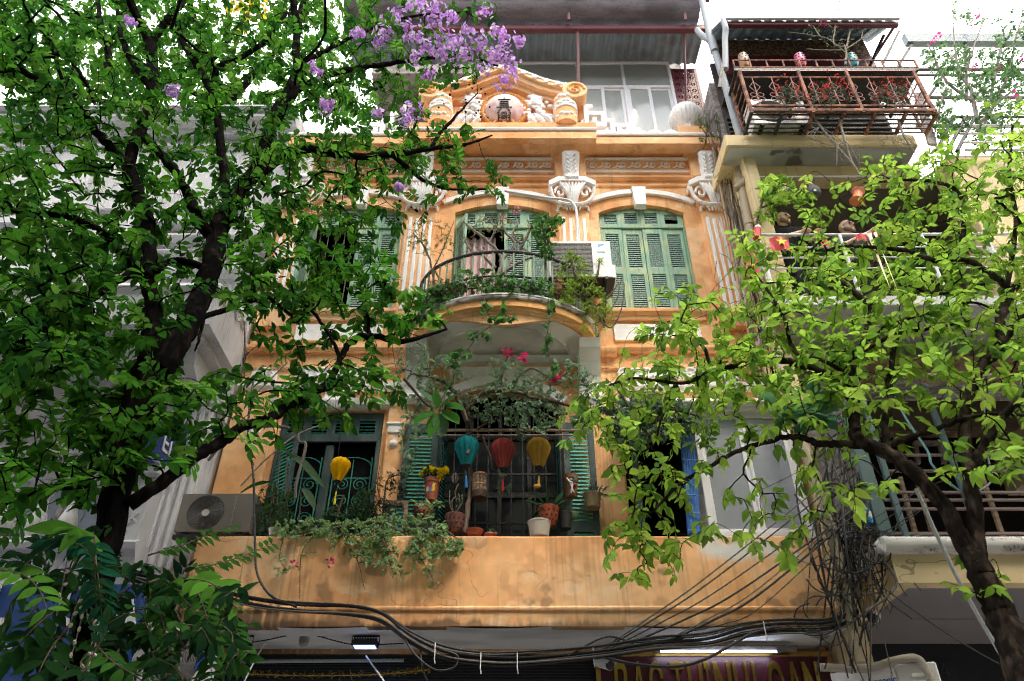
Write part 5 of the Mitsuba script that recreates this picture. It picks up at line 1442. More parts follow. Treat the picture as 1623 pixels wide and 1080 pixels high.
def foliage(parent, name, centre, rad, n, size, cols, w=.5, kind="stuff", flat=.8, seed=1, up=.5, out=.6, droop=.2, shape=None, fold=.2, label=None, matn="mat_leaf", clump=None):
    """Leaves scattered through an ellipsoid, pointing outward and up."""
    r_ = np.random.default_rng(seed)
    d = rand_dirs(n, 1, r_)
    rr_ = r_.uniform(.25, 1, n) ** .6
    if clump:
        cc = rand_dirs(clump, 1, r_) * r_.uniform(.2, 1, clump)[:, None] ** .6
        pos = cc[r_.integers(0, clump, n)] + d * rr_[:, None] * .28
    else:
        pos = d * rr_[:, None]
    pos = pos * np.asarray(rad)
    dirs = d * out + [0, 0, up] + r_.normal(0, .35, (n, 3))
    upv = np.array([0, -.15, 1.0]) + r_.normal(0, .45, (n, 3))
    cols = np.asarray(cols)
    cc_ = cols[r_.integers(0, len(cols), n)] * r_.uniform(.75, 1.25, (n, 1))
    tv, tf = shape if shape is not None else leaf_shape(w, droop, fold)
    m, c = scatter(tv, tf, pos + np.asarray(centre), frames(dirs, upv), size * r_.uniform(.65, 1.2, n), cc_)
    return put(name, m, matn, parent, smooth=True, color=c, kind=kind, label=label)


GREEN_D = [(0.020, 0.055, 0.022), (0.03, 0.085, 0.03), (0.025, 0.07, 0.035)]
GREEN_M = [(0.05, 0.14, 0.035), (0.07, 0.18, 0.04), (0.04, 0.11, 0.035)]
GREEN_P = [(0.13, 0.22, 0.09), (0.18, 0.28, 0.13), (0.10, 0.19, 0.08), (0.24, 0.32, 0.20)]
GREEN_Y = [(0.16, 0.26, 0.04), (0.22, 0.33, 0.05), (0.12, 0.22, 0.04)]
GREEN_G = [(0.085, 0.14, 0.10), (0.12, 0.18, 0.13), (0.07, 0.11, 0.075)]

def flower_ball(parent, centre, r, n, col, size, seed, name="flower"):
    return foliage(parent, name, centre, (r, r, r), n, size, [col, tuple(np.array(col) * .8)], w=.45, seed=seed, up=.1, out=1.0, kind="stuff", matn="mat_petal")

# yellow chrysanthemum in a painted pot
K, b, t, r, h = pot("painted red pot of yellow chrysanthemums on the left door shutter", 683, 795, 25, 35, 7.62, M_TC)
for a, c_, w_, z0, z1 in ((-2.2, (0.6, 0.5, 0.35), .5, .35, .55), (-1.7, (0.05, 0.16, 0.35), .35, .33, .50), (-1.2, (0.62, 0.42, 0.03), .4, .35, .70), (-2.6, (0.45, 0.02, 0.03), .45, .52, .68), (-1.9, (0.45, 0.02, 0.04), .3, .52, .66)):
    q = lathe([(r * (.69 + .26 * z) + .003, z * h) for z in np.linspace(z0, z1, 3)], 60)
    ang = np.arctan2(q.triangles_center[:, 1], q.triangles_center[:, 0])
    q.update_faces(np.abs(ang - a) < w_ / 2)
    put("painted_figure", q.apply_translation(b), mat(f"mat_paint_{int(-a*10)}", c_, .6), K)
MUM = thing("chrysanthemum", "yellow chrysanthemums in bloom in the painted red pot", "plant")
foliage(MUM, "leaves", t + [0, 0, .03], (.10, .10, .06), 60, .07, GREEN_D, seed=11)
fc = [(0.02, -.02, .10), (-.06, -.03, .09), (.06, 0, .11), (-.02, .02, .13), (.09, -.03, .08), (-.10, 0, .07), (.0, -.06, .08), (.05, .05, .12), (.09, -.02, .03), (.105, -.03, -.0), (.155, -.02, .10), (.15, -.05, .085)]
for i, o in enumerate(fc):
    flower_ball(MUM, t + o, .025, 70, (0.80, 0.62, 0.01), .032, 40 + i)
pot("small red bowl hung on the left door shutter", 669, 823, 29, 20, 7.6, M_TC, "bowl", "bowl", name="hanging_bowl", holes=True, hangs=P(668, 770, 7.6))
OB, ob, ot, _, _ = pot("brown terracotta orchid pot on the parapet beside the left shutter", 720, 846, 32, 29, 7.42, mat("mat_brown_pot", (0.12, 0.04, 0.03), .45), "bowl", name="flower_pot", holes=True)
K2, b2, t2, r2, h2 = pot("orange terracotta pot pierced with round holes, right of the door", 870, 834, 33, 29, 7.5, mat("mat_orange_pot", (0.36, 0.075, 0.025), .5), "bowl", holes=True)
ORC = thing("orchid", "strap leaved orchid in the pierced orange pot", "plant")
foliage(ORC, "leaves", t2 + [0, 0, .01], (.10, .10, .03), 14, .20, GREEN_D + GREEN_M, w=.22, seed=3, up=.25, out=1.2, kind=None)
pot("white ribbed planter standing on the parapet, right of the door", 855, 852, 38, 24, 7.4, mat("mat_white_pot", (0.40, 0.385, 0.35), .5), "bucket")
pot("black plastic bucket pot hanging beside the right shutter", 897, 839, 22, 26, 7.5, M_BLACK, "bucket", hangs=P(899, 800, 7.5))
pd = thing("round_cactus", "flat green cactus pad beside the black bucket", "plant")
put("pad", trimesh.creation.icosphere(3, .055).apply_scale((1, .4, 1)).apply_translation(P(909, 817, 7.52)), mat("mat_cactus", (0.035, 0.095, 0.025), .6), pd, smooth=True)
KV, bv, tv_, rv, hv = pot("painted vase hung on the right door shutter", 906, 789, 25, 34, 7.7, mat("mat_vase", (0.20, 0.085, 0.04), .5), "pot", "vase", name="wall_vase")
put("painted_figure", cat(tube(spline([bv + [-.05, -rv * .80, .20], bv + [-.02, -rv * .93, .15], bv + [.01, -rv * .9, .13], bv + [-.01, -rv * .85, .02]], 5), .012, 6), tube(spline([bv + [.01, -rv * .95, .18], bv + [-.02, -rv * .93, .16], bv + [.02, -rv * .83, .03]], 5), .010, 6)), M_LETW, KV)
put("painted_blob", cat(trimesh.creation.icosphere(2, .02).apply_translation(bv + [.035, -rv * .85, .12])), M_RED, KV)
put("painted_patch", trimesh.creation.icosphere(2, .04).apply_scale((1, .35, 1.2)).apply_translation(bv + [.035, -rv * .80, .17]), mat("mat_dark_patch", (0.02, 0.05, 0.02), .6), KV, smooth=True)
KW, bw, tw, rw, hw = pot("pale square planter of succulents hung on the orange wall", 940, 806, 30, 22, 7.75, mat("mat_stone_pot", (0.27, 0.215, 0.12), .8), "bucket", name="wall_planter", hangs=P(937, 770, 7.78))
SUC = thing("succulent", "dark rosette succulent in the pale wall planter", "plant")
foliage(SUC, "leaves", tw + [.03, 0, .03], (.12, .07, .05), 60, .075, GREEN_G, w=.3, seed=5, up=.5, out=1.0)
pot("steel cooking pot on the parapet below the left window", 436, 851, 26, 11, 7.3, mat("mat_steel", (0.55, 0.55, 0.54), .3, 0.8), "bucket", "pot", name="metal_pot", soil=False)
pot("low orange clay dish on the parapet by the orchid stem", 752, 850, 28, 9, 7.35, M_TC, "bowl", "dish", name="clay_dish", soil=False)
CK = thing("clay_turtle", "small clay ornament with a sprig on the parapet", "ornament")
put("shell", trimesh.creation.icosphere(3, .05).apply_scale((1.2, 1, .6)).apply_translation(P(776, 848, 7.35)), M_TC, CK, smooth=True)
put("head", trimesh.creation.icosphere(2, .02).apply_translation(P(785, 846, 7.3)), M_TC, CK, smooth=True)
foliage(CK, "sprig", P(782, 844, 7.35), (.03, .03, .03), 14, .04, GREEN_M, seed=6)
# bamboo basket
BK = thing("bamboo_basket", "small round bamboo basket hanging in the doorway left of the maroon lantern", "basket")
c0, c1 = P(760, 752, 7.62), P(760, 783, 7.62)
hb, rb = c0[2] - c1[2], .075
for k in range(30):
    a = k * 2 * math.pi / 30
    put("slat", tube([c1 + [rb * math.cos(a), rb * math.sin(a), 0], c0 + [rb * .92 * math.cos(a), rb * .92 * math.sin(a), 0]], .0055, 4), M_WOOD, BK)
for z in (0.02, hb * .42, hb * .95):
    put("hoop", lathe([(rb * .98, z - .008), (rb * 1.06, z - .008), (rb * 1.06, z + .008), (rb * .98, z + .008)], 30, c1), mat("mat_hoop", (0.30, 0.15, 0.06), .6), BK)
put("base", lathe([(0, -.02), (rb * .98, -.02), (rb * 1.08, .04), (rb * 1.08, .06), (0, .06)], 30, c1 - [0, 0, .03]), mat("mat_basket_base", (0.07, 0.035, 0.02), .6), BK)
put("lid", lathe([(0, hb + .03), (rb * .9, hb), (0, hb)], 24, c1), M_WOOD, BK)
put("hanging_wire", tube([c0, c0 + [0, 0, .25]], .003, 4), M_BLACK, BK)
BR = thing("twig_ball", "dry twig ball hanging on the inner left shutter", "ornament")
put("ball", cat(*[tube(P(721, 758, 7.6) + np.stack([.035 * np.cos(t_ := np.linspace(0, 6.28, 16)) * math.cos(k), .035 * np.cos(t_) * math.sin(k), .06 * np.sin(t_)], 1), .004, 4) for k in range(8)]), M_STEMG, BR)
put("string", tube([P(721, 748, 7.6), P(720, 720, 7.6)], .002, 4), M_STEMG, BR)

# pots of the cage shelf, right house ornaments
for px, cols_, lab in ((1182, (0.62, 0.34, 0.16), "small yellow and red glazed pot on the cage shelf"), (1272, (0.60, 0.10, 0.12), "small pink and red glazed pot on the cage shelf"), (1355, (0.06, 0.30, 0.36), "small turquoise glazed pot on the cage shelf")):
    K_, bb_, tt_, rr2, hh2 = pot(lab, px, 106, 17, 17, 6.7, mat(f"mat_glaze_{px}", cols_, .3), "round")
    put("glaze_dots", cat(*[trimesh.creation.icosphere(1, .014).apply_translation(bb_ + [rr2 * .93 * math.cos(a), rr2 * .93 * math.sin(a), hh2 * (.35 + .25 * (k % 3))]) for k, a in enumerate(np.linspace(3.3, 6.1, 14))]), mat(f"mat_dots_{px}", np.array(cols_)[::-1] * .8 + .05, .4), K_)
SP = thing("orange_spool", "orange spool shaped pot hanging tilted under the neighbour's gallery", "ornament")
m = lathe([(0, 0), (.085, 0), (.095, .012), (.07, .035), (.06, .10), (.065, .17), (.085, .20), (.09, .215), (0, .215)], 32)
m.apply_transform(trimesh.transformations.rotation_matrix(.35, [0, 1, .2]))
put("body", m.apply_translation(P(1358, 320, 7.0)), mat("mat_orange_spool", (0.72, 0.22, 0.09), .5), SP, smooth=35)
put("knob", trimesh.creation.icosphere(2, .014).apply_translation(P(1346, 304, 6.93)), M_BLACK, SP)
put("hanging_wire", tube([P(1347, 295, 7.0), P(1344, 280, 7.15)], .004, 5), M_BLACK, SP)
HB = thing("hanging_bag", "grey cloth bag hung from the clothes pipe", "bag")
put("bag", lathe([(0, 0), (.07, .01), (.095, .06), (.085, .12), (.05, .19), (.015, .25), (0, .25)], 24, P(1292, 312, 7.1)), mat("mat_bag_grey", (0.13, 0.13, 0.14), .7), HB, smooth=True)
put("patch", trimesh.creation.icosphere(2, .02).apply_scale((1, .3, 1)).apply_translation(P(1292, 302, 7.0)), M_LETW, HB)
put("hook", tube([P(1291, 289, 7.1), P(1290, 281, 7.15)], .006, 5), M_BLACK, HB)
SL = thing("shuttlecock_ornament", "round whitish dried flower ball among the vine leaves", "ornament")
put("ball", trimesh.creation.icosphere(3, .062).apply_scale((1, 1, .9)).apply_translation(P(1244, 303, 7.0)), mat("mat_dry", (0.42, 0.36, 0.30), .9), SL, smooth=True)
put("ribs", cat(*[tube(P(1244, 303, 7.0) + np.stack([.066 * np.cos(t_ := np.linspace(-1.5, 1.5, 9)) * math.cos(k * .45), .066 * np.cos(t_) * math.sin(k * .45), .06 * np.sin(t_)], 1), .007, 5) for k in range(14)]), mat("mat_dry2", (0.55, 0.48, 0.42), .9), SL)
RP = thing("rail_finial_post", "red painted post with a white ball at the left end of the neighbour's balcony rail", "post")
put("post", tube([P(1200, 378, 6.95), P(1200, 364, 6.95)], .05, 12), M_RED, RP)
put("ball", trimesh.creation.icosphere(2, .045).apply_translation(P(1201, 362, 6.95)), M_ALU, RP, smooth=True)
def flag(label, px, py, w, h, Y, rot):
    Fg = thing("flag", label, "flag")
    c = P(px, py, Y)
    m = sheetgrid(lambda u, v: ((u - .5) * w, .03 * np.sin(u * 7 + v * 2), (v - .5) * h), 12, 8)
    M_ = T().translate(list(map(float, c))).rotate([0, 1, 0], rot)
    put("cloth", m, M_RED, Fg, smooth=True, to_world=M_)
    st = sg.Polygon([((.09 if k % 2 == 0 else .036) * math.sin(k * math.pi / 5) * w / .3, (.09 if k % 2 == 0 else .036) * math.cos(k * math.pi / 5) * w / .3) for k in range(10)])
    put("star", ex(st, -.050, -.040), mat("mat_star", (0.75, 0.55, 0.02), .6), Fg, to_world=M_)
flag("red flag with a yellow star hanging on the balcony rail below the man in black", 1237, 387, .24, .22, 6.92, 5)
flag("red flag with a yellow star hanging down at the corner of the neighbour's balcony", 1193, 424, .16, .42, 6.85, 18)
for px, py in ((1310, 386), (1365, 376), (1395, 374)):
    Fg = thing("flag", {1310: "small red cloth tied on the balcony rail between the two men", 1365: "small red cloth beside the man with glasses", 1395: "red cloth over the rail right of the man with glasses"}[px], "cloth")
    put("cloth", sheetgrid(lambda u, v: ((u - .5) * .14, .02 * np.sin(u * 9), (v - .5) * .11), 10, 5), M_RED, Fg, smooth=True, to_world=T().translate(list(map(float, P(px, py, 6.93)))))
BT = thing("water_bottle", "blue plastic bottle hanging in the wires beside the teal post", "bottle")
put("bottle", lathe([(0, 0), (.045, .005), (.052, .03), (.052, .12), (.045, .15), (.02, .19), (.018, .22), (0, .22)], 24, P(1377, 832, 6.9)), mat("mat_bottle_blue", (0.02, 0.22, 0.48), .15, spec=.7), BT, smooth=35)
put("label_band", lathe([(.053, .06), (.0535, .06), (.0535, .12), (.053, .12)], 24, P(1377, 832, 6.9)), M_LETW, BT)

# ---------------------------------------------------------------- cameras
def cctv(label, px, py, Y, yaw, m):
    C = thing("security_camera", label, "security camera")
    c = P(px, py, Y)
    R_ = trimesh.transformations.rotation_matrix(yaw, [0, 0, 1]) @ trimesh.transformations.rotation_matrix(.35, [1, 0, 0])
    def pl(x):
        x.apply_transform(R_)
        return x.apply_translation(c)
    put("body", pl(tube([(0, -.09, 0), (0, .09, 0)], .05, 20)), m, C, smooth=50)
    put("lens", pl(tube([(0, -.098, 0), (0, -.0905, 0)], .044, 20)), M_BLACK, C)
    put("hood", pl(sheetgrid(lambda u, v: (.056 * np.sin((u - .5) * 2.6), -.13 + .2 * v, .056 * np.cos((u - .5) * 2.6)), 12, 3)), m, C, smooth=True)
    put("bracket", tube([c + [0, .03, .04], c + [0.02, .06, .12]], .012, 8), M_GWOOD, C)
cctv("white bullet security camera under the yellow house's gallery", 1385, 978, 7.1, -.6, M_ACW)
cctv("pale security camera at the left end of the maroon signboard", 958, 1052, 7.7, .5, M_ALU)
JB = thing("junction_box", "old grey porcelain lamp holder on the gallery soffit", "lamp holder")
c = P(483, 1008, 7.55)
put("base", lathe([(0, .06), (.085, .06), (.08, .02), (.05, -.01), (.045, -.07), (.03, -.10), (0, -.10)], 18, c), M_GWOOD, JB, smooth=30)
put("socket", tube([c + [0.03, -.06, -.0], c + [.03, -.08, 0]], .015, 8), M_BLACK, JB)
PL = thing("pendant_lamp", "grey pendant lamp shade under the left shop ceiling", "lamp")
c = P(477, 1083, 8.2)
put("shade", lathe([(.0, .09), (.03, .09), (.05, .04), (.12, -.04), (.10, -.04), (.04, .03), (0, .05)], 24, c), mat("mat_shade", (0.16, 0.165, 0.17), .5), PL, smooth=40)
put("cord", tube([c + [0, 0, .09], c + [0, 0, .35]], .005, 5), M_ALU, PL)
GR = thing("tinsel_garland", "gold tinsel garland strung across the shop front", "garland")
g = spline([P(308, 1066, 8.0), P(380, 1068, 8.0), P(480, 1071, 8.0), P(600, 1069, 8.0), P(680, 1062, 8.0)], 8)
put("core", tube(g, .006, 5), M_GOLD, GR)
gp = np.repeat(g, 26, 0) + rng.normal(0, .012, (len(g) * 26, 3))
m_, c_ = scatter(*leaf_shape(.2, 0, 0, rows=3), gp, frames(rand_dirs(len(gp)), rand_dirs(len(gp))), np.full(len(gp), .035), np.tile([(0.42, 0.30, 0.05)], (len(gp), 1)))
put("tinsel", m_, "mat_painted", GR, smooth=True, color=c_, kind="stuff")

# ---------------------------------------------------------------- people on the neighbour's balcony
import manifold3d as m3
def limb(chain, parts):
    """Hulls of spheres along a chain of (point, radius)."""
    for (a, ra), (b, rb) in zip(chain[:-1], chain[1:]):
        s = [m3.Manifold.sphere(r, 20).translate(list(map(float, p))) for p, r in ((a, ra), (b, rb))]
        parts.append(m3.Manifold.batch_hull(s))

def blend(parts, edge, it=10):
    m = m3.Manifold.batch_boolean(parts, m3.OpType.Add).refine_to_length(edge).to_mesh()
    t = trimesh.Trimesh(m.vert_properties[:, :3], m.tri_verts)
    trimesh.smoothing.filter_taubin(t, .5, -.53, it)
    return t

def person(label, px, py, skin, shirt, trousers, yaw, glasses=False, hair=True, lean=.22, floor=7.37, Y=7.24, hands=(.10, .26)):
    Pn = thing("person", label, "person")
    hc = P(px, py, Y)                                     # middle of the head
    R_ = trimesh.transformations.rotation_matrix(yaw, [0, 0, 1])[:3, :3]
    def A(x, y, z):
        return hc + R_ @ np.array([x, y, z])
    rail = np.array([0, 6.97, Zy(373, 7.0) + .045])
    neck, chest, waist, hip = A(0, .04, -.13), hc + [0, .07, -.31], hc + [0, .20, -.58], hc + [0, .26, -.78]
    body = []
    limb([(A(0, .01, .035), .088), (A(0, -.012, -.055), .062)], body)                     # skull to jaw
    limb([(A(0, .03, .03), .088), (A(0, .02, -.02), .080)], body)
    limb([(A(0, -.085, .0), .016), (A(0, -.104, -.025), .017)], body)                      # nose
    limb([(A(-.035, -.082, .022), .014), (A(.035, -.082, .022), .014)], body)              # brow
    limb([(A(-.022, -.082, -.062), .012), (A(.022, -.082, -.062), .012)], body)            # lips
    limb([(A(0, -.078, -.098), .022), (A(0, -.06, -.09), .03)], body)                      # chin
    for s in (-1, 1):
        limb([(A(s * .088, .015, .012), .020), (A(s * .083, .012, -.03), .013)], body)     # ears
    limb([(A(0, .02, -.06), .058), (neck, .056), (chest + [0, 0, .12], .075)], body)
    shp, tr = [], []
    for s in (-1, 1):
        sh = hc + [s * .19, .05, -.19]
        el = hc + [s * .30, -.02, -.44]
        hd = np.array([hc[0] + (hands[0] if s < 0 else hands[1]), rail[1], rail[2]])
        wr = hd + (el - hd) / np.linalg.norm(el - hd) * .07
        limb([(sh, .062), (el, .043), (wr, .028)], body)
        limb([(wr, .028), (hd, .026)], body)
        d = (hd - el) / np.linalg.norm(hd - el)
        sd = np.cross(d, [0, 0, 1])
        for k, L in enumerate((.062, .072, .068, .052)):
            r0 = hd + sd * (.030 - .020 * k)
            limb([(r0, .0105), (r0 + d * L * .55 + [0, -.006, -.004], .0095), (r0 + d * L + [0, -.01, -.024], .0085)], body)
        limb([(hd - d * .03 - s * sd * .02, .012), (hd + d * .012 - s * sd * .045, .010), (hd + d * .035 - s * sd * .045, .009)], body)   # thumb
        limb([(sh + [0, 0, -.005], .078), (sh + (el - sd * 0 - sh) * .72, .066)], shp)
        limb([(chest + [s * .10, 0, .10], .105), (waist + [s * .08, 0, 0], .105)], shp)
        kn, ft = hip + [s * .10, .03, -.40], np.array([hip[0] + s * .10, hip[1] + .06, floor + .05])
        limb([(hip + [s * .09, 0, 0], .115), (kn, .078), (ft + [0, 0, .05], .055)], tr)
        fo = []
        limb([(ft, .045), (ft + [0, -.16, -.01], .035)], fo)
        put("shoe", blend(fo, .03, 2), M_BLACK, Pn, smooth=True)
        limb([(sh + [0, 0, .0], .07), (chest + [0, 0, .14], .10)], shp)
    limb([(waist, .12), (hip, .12)], tr)
    limb([(chest + [-.1, 0, 0], .10), (waist, .11)], body)
    limb([(chest + [0, 0, .10], .11), (waist, .13), (hip, .13)], shp)
    n_ = Pn + "_"
    put("body", blend(body, .012, 6), mat("m" + n_ + "skin", skin, .55, spec=.4), Pn, smooth=True)
    put("shirt", blend(shp, .025, 12), mat("m" + n_ + "shirt", shirt, .85), Pn, smooth=True)
    put("trousers", blend(tr, .03, 8), mat("m" + n_ + "trousers", trousers, .85), Pn, smooth=True)
    for s in (-1, 1):
        put("eye", trimesh.creation.icosphere(2, .011).apply_translation(A(s * .033, -.084, .004)), M_INK, Pn, smooth=True)
        put("eyebrow", tube([A(s * .016, -.093, .027), A(s * .036, -.095, .032), A(s * .054, -.083, .026)], .005, 5), M_INK, Pn)
    put("mouth", tube([A(-.022, -.092, -.062), A(0, -.0955, -.061), A(.022, -.092, -.062)], .005, 5), mat("m" + n_ + "lips", np.array(skin) * (.75, .45, .45), .6), Pn)
    if hair:
        hr = []
        limb([(A(0, .025, .062), .086), (A(0, .045, .0), .080)], hr)
        limb([(A(0, -.02, .085), .058), (A(0, .03, .09), .07)], hr)
        put("hair", blend(hr, .012, 4), M_INK, Pn, smooth=True)
    bd = []
    limb([(A(-.062, -.02, -.06), .030), (A(-.03, -.055, -.092), .028), (A(.03, -.055, -.092), .028), (A(.062, -.02, -.06), .030)], bd)
    put("beard", blend(bd, .010, 4), mat("m" + n_ + "beard", np.array(skin) * .32, .9), Pn, smooth=True)
    if glasses:
        t_ = np.linspace(0, 2 * np.pi, 17)
        put("glasses", cat(*[tube([A(s * .036 + .026 * math.cos(a), -.108, .004 + .020 * math.sin(a)) for a in t_], .003, 5, cap=False) for s in (-1, 1)], tube([A(-.011, -.110, .006), A(.011, -.110, .006)], .003, 5), *[tube([A(s * .062, -.106, .006), A(s * .09, .01, .012)], .003, 5) for s in (-1, 1)]), M_BLACK, Pn)
    return Pn

person("bearded man in a black T-shirt leaning on the neighbour's balcony rail and looking right", 1241, 348, (0.78, 0.52, 0.40), (0.012, 0.013, 0.018), (0.03, 0.035, 0.05), .55)
person("man with shaved head and glasses leaning on the neighbour's balcony rail behind the leaves", 1343, 361, (0.78, 0.54, 0.42), (0.05, 0.05, 0.06), (0.04, 0.04, 0.05), .35, glasses=True, hair=False, Y=7.3)
# ---------------------------------------------------------------- trees, climbers and hanging plants
def px_radius(r, p):
    d = p - np.array(EYE)
    return r * (d[1] * math.cos(PITCH) + d[2] * math.sin(PITCH)) / FOC

def skeleton(key, branches, m, n=10, first="trunk", jitter=.07):
    """Limbs given as (px, py, depth, radius in px) lists; the first is the trunk. Returns points along all of them."""
    nodes = []
    for i, br in enumerate(branches):
        p = np.array([P(a, b, y) for a, b, y, _ in br])
        r = np.array([px_radius(q[3], pp) for q, pp in zip(br, p)])
        s = spline(np.hstack([p, r[:, None]]), 6)
        if len(s) > 3:
            w = np.sin(np.linspace(0, np.pi, len(s)))[:, None]
            s[:, :3] += rng.normal(0, .25, (len(s), 3)) * np.minimum(s[:, 3:4], .03) * w
        put(first if i == 0 else "branch", tube(s[:, :3], np.maximum(s[:, 3], .003), n if i else 14, jitter=jitter), m, key, smooth=60)
        nodes.append(s[:, :3])
    return np.vstack(nodes)

def grow(key, nodes, targets, m, r0=.0035, seed=1, max_len=1.4, bend=.12, name="twig", r_max=.016):
    """Joins every target to the nearest wood already grown; returns for each target its base and the way its twig ends."""
    r_ = np.random.default_rng(seed)
    d0 = np.array([np.min(np.linalg.norm(nodes - t, axis=1)) for t in targets])
    order = np.argsort(d0)
    pts = np.vstack([nodes, np.zeros((len(targets) * 2, 3))])
    used = len(nodes)
    par = -np.ones(len(pts), int)
    base, ends = np.zeros((len(targets), 3)), np.zeros((len(targets), 3))
    paths, tip_idx = [], []
    for k in order:
        t = targets[k]
        j = int(np.argmin(np.linalg.norm(pts[:used] - t, axis=1)))
        a = pts[j]
        L = np.linalg.norm(t - a)
        mid = (a + t) / 2 + r_.normal(0, bend, 3) * L * .8 + [0, 0, .06 * L]
        pts[used], par[used] = mid, j
        pts[used + 1], par[used + 1] = t, used
        paths.append((j, used, used + 1))
        used += 2
        base[k], ends[k] = mid, (t - mid) / (np.linalg.norm(t - mid) + 1e-9)
    load = np.zeros(used)
    load[[p[2] for p in paths]] = 1
    for i in range(used - 1, len(nodes) - 1, -1):
        if par[i] >= len(nodes):
            load[par[i]] += load[i]
    ms = []
    for j, a, b in paths:
        ra, rb = min(r_max, r0 * load[a] ** .45), min(r_max, r0 * load[b] ** .45)
        q = spline(np.array([pts[j], pts[a], pts[b]]), 3)
        ms.append(tube(q, np.linspace(ra * 1.1, max(rb * .8, r0 * .7), len(q)), 5, cap=False))
    put(name, cat(ms), m, key, smooth=True, kind="stuff")
    return base, ends

def leaves(key, tips, ends, per, size, cols, shapes, seed=1, spread=.10, near=200, up=1.0, droop=.25, jit=.35, tone=None, label=None, ang=(35, 80)):
    """Alternate leaves along each twig's end. The nearest ones in view become leaves of their own, the rest one mass."""
    r_ = np.random.default_rng(seed)
    pos, dirs, nor, siz, col = [], [], [], [], []
    cols = np.asarray(cols)
    for i, (t, e) in enumerate(zip(tips, ends)):
        n = int(r_.integers(per[0], per[1] + 1))
        e = e + [0, 0, -.15]
        e = e / np.linalg.norm(e)
        nn = np.array([0, 0, up]) + r_.normal(0, jit, 3) - e * (e[2] * up)
        nn /= np.linalg.norm(nn)
        s = np.cross(nn, e)
        s /= np.linalg.norm(s) + 1e-9
        base_c = cols[r_.integers(0, len(cols))] * r_.uniform(.75, 1.25)
        for k in range(n):
            q = k / max(1, n - 1)
            a = math.radians(r_.uniform(*ang)) * (1 - .8 * q ** 3) * (1 if k % 2 else -1)
            d = e * math.cos(a) + s * math.sin(a) + r_.normal(0, .12, 3) - [0, 0, droop * r_.uniform(.3, 1.4)]
            pos.append(t - e * spread * (1 - q) * n * .35)
            dirs.append(d)
            nor.append(nn + r_.normal(0, jit * .8, 3))
            siz.append(size * r_.uniform(.6, 1.15) * (1 if q < .8 else .85))
            col.append((base_c * .65 + .35 * cols[r_.integers(0, len(cols))]) * r_.uniform(.85, 1.15))
    pos, dirs, nor, siz, col = map(np.array, (pos, dirs, nor, siz, col))
    if tone is not None:
        col = col * tone(pos)[:, None]
    rot = frames(dirs, nor)
    which = r_.integers(0, len(shapes), len(pos))
    x, y = pix(pos)
    dist = np.linalg.norm(pos - np.array(EYE), axis=1)
    score = siz / dist * ((x > 10) & (x < 1613) & (y > 10) & (y < 1070))
    single = np.zeros(len(pos), bool)
    if near:
        single[np.argsort(-score)[:near]] = True
    ms, cs = [], []
    for v, (tv, tf) in enumerate(shapes):
        pick = (which == v) & ~single
        if pick.any():
            m, c = scatter(tv, tf, pos[pick], rot[pick], siz[pick], col[pick])
            ms.append(m); cs.append(c)
    if ms:
        put("leaf_mass", cat(ms), "mat_leaf", key, smooth=True, color=np.vstack(cs), kind="stuff", label=label)
    for i in np.nonzero(single)[0]:
        tv, tf = shapes[which[i]]
        m, c = scatter(tv, tf, pos[i:i + 1], rot[i:i + 1], siz[i:i + 1], col[i:i + 1])
        put("leaf", m, "mat_leaf", key, smooth=True, color=c)
    return pos

def cells(grid, col0, per, cell=40, seed=3, row0=0):
    """Pixel points drawn by a grid of leaf densities (one digit for each 40 pixel square of the photograph)."""
    r_ = np.random.default_rng(seed)
    out = []
    for j, row in enumerate(grid):
        for i, ch in enumerate(row):
            if ch in " .0":
                continue
            n = int(ch) * per
            n = int(n) + (r_.random() < n % 1)
            for _ in range(n):
                out.append(((col0 + i + r_.random()) * cell, (row0 + j + r_.random()) * cell))
    return np.array(out)

def to_depth(pp, nodes, spread, lo, hi, seed=4, drift=0.0):
    """Gives each pixel point the depth of the wood nearest to it, spread out."""
    r_ = np.random.default_rng(seed)
    nx, ny = pix(nodes)
    out = []
    for x, y in pp:
        d = np.hypot(nx - x, ny - y)
        j = np.argsort(d)[:6]
        w = 1 / (d[j] + 15)
        Y = (nodes[j, 1] * w).sum() / w.sum() + r_.normal(0, spread)
        out.append(P(x, y, float(np.clip(Y, lo, hi))))
    return np.array(out)

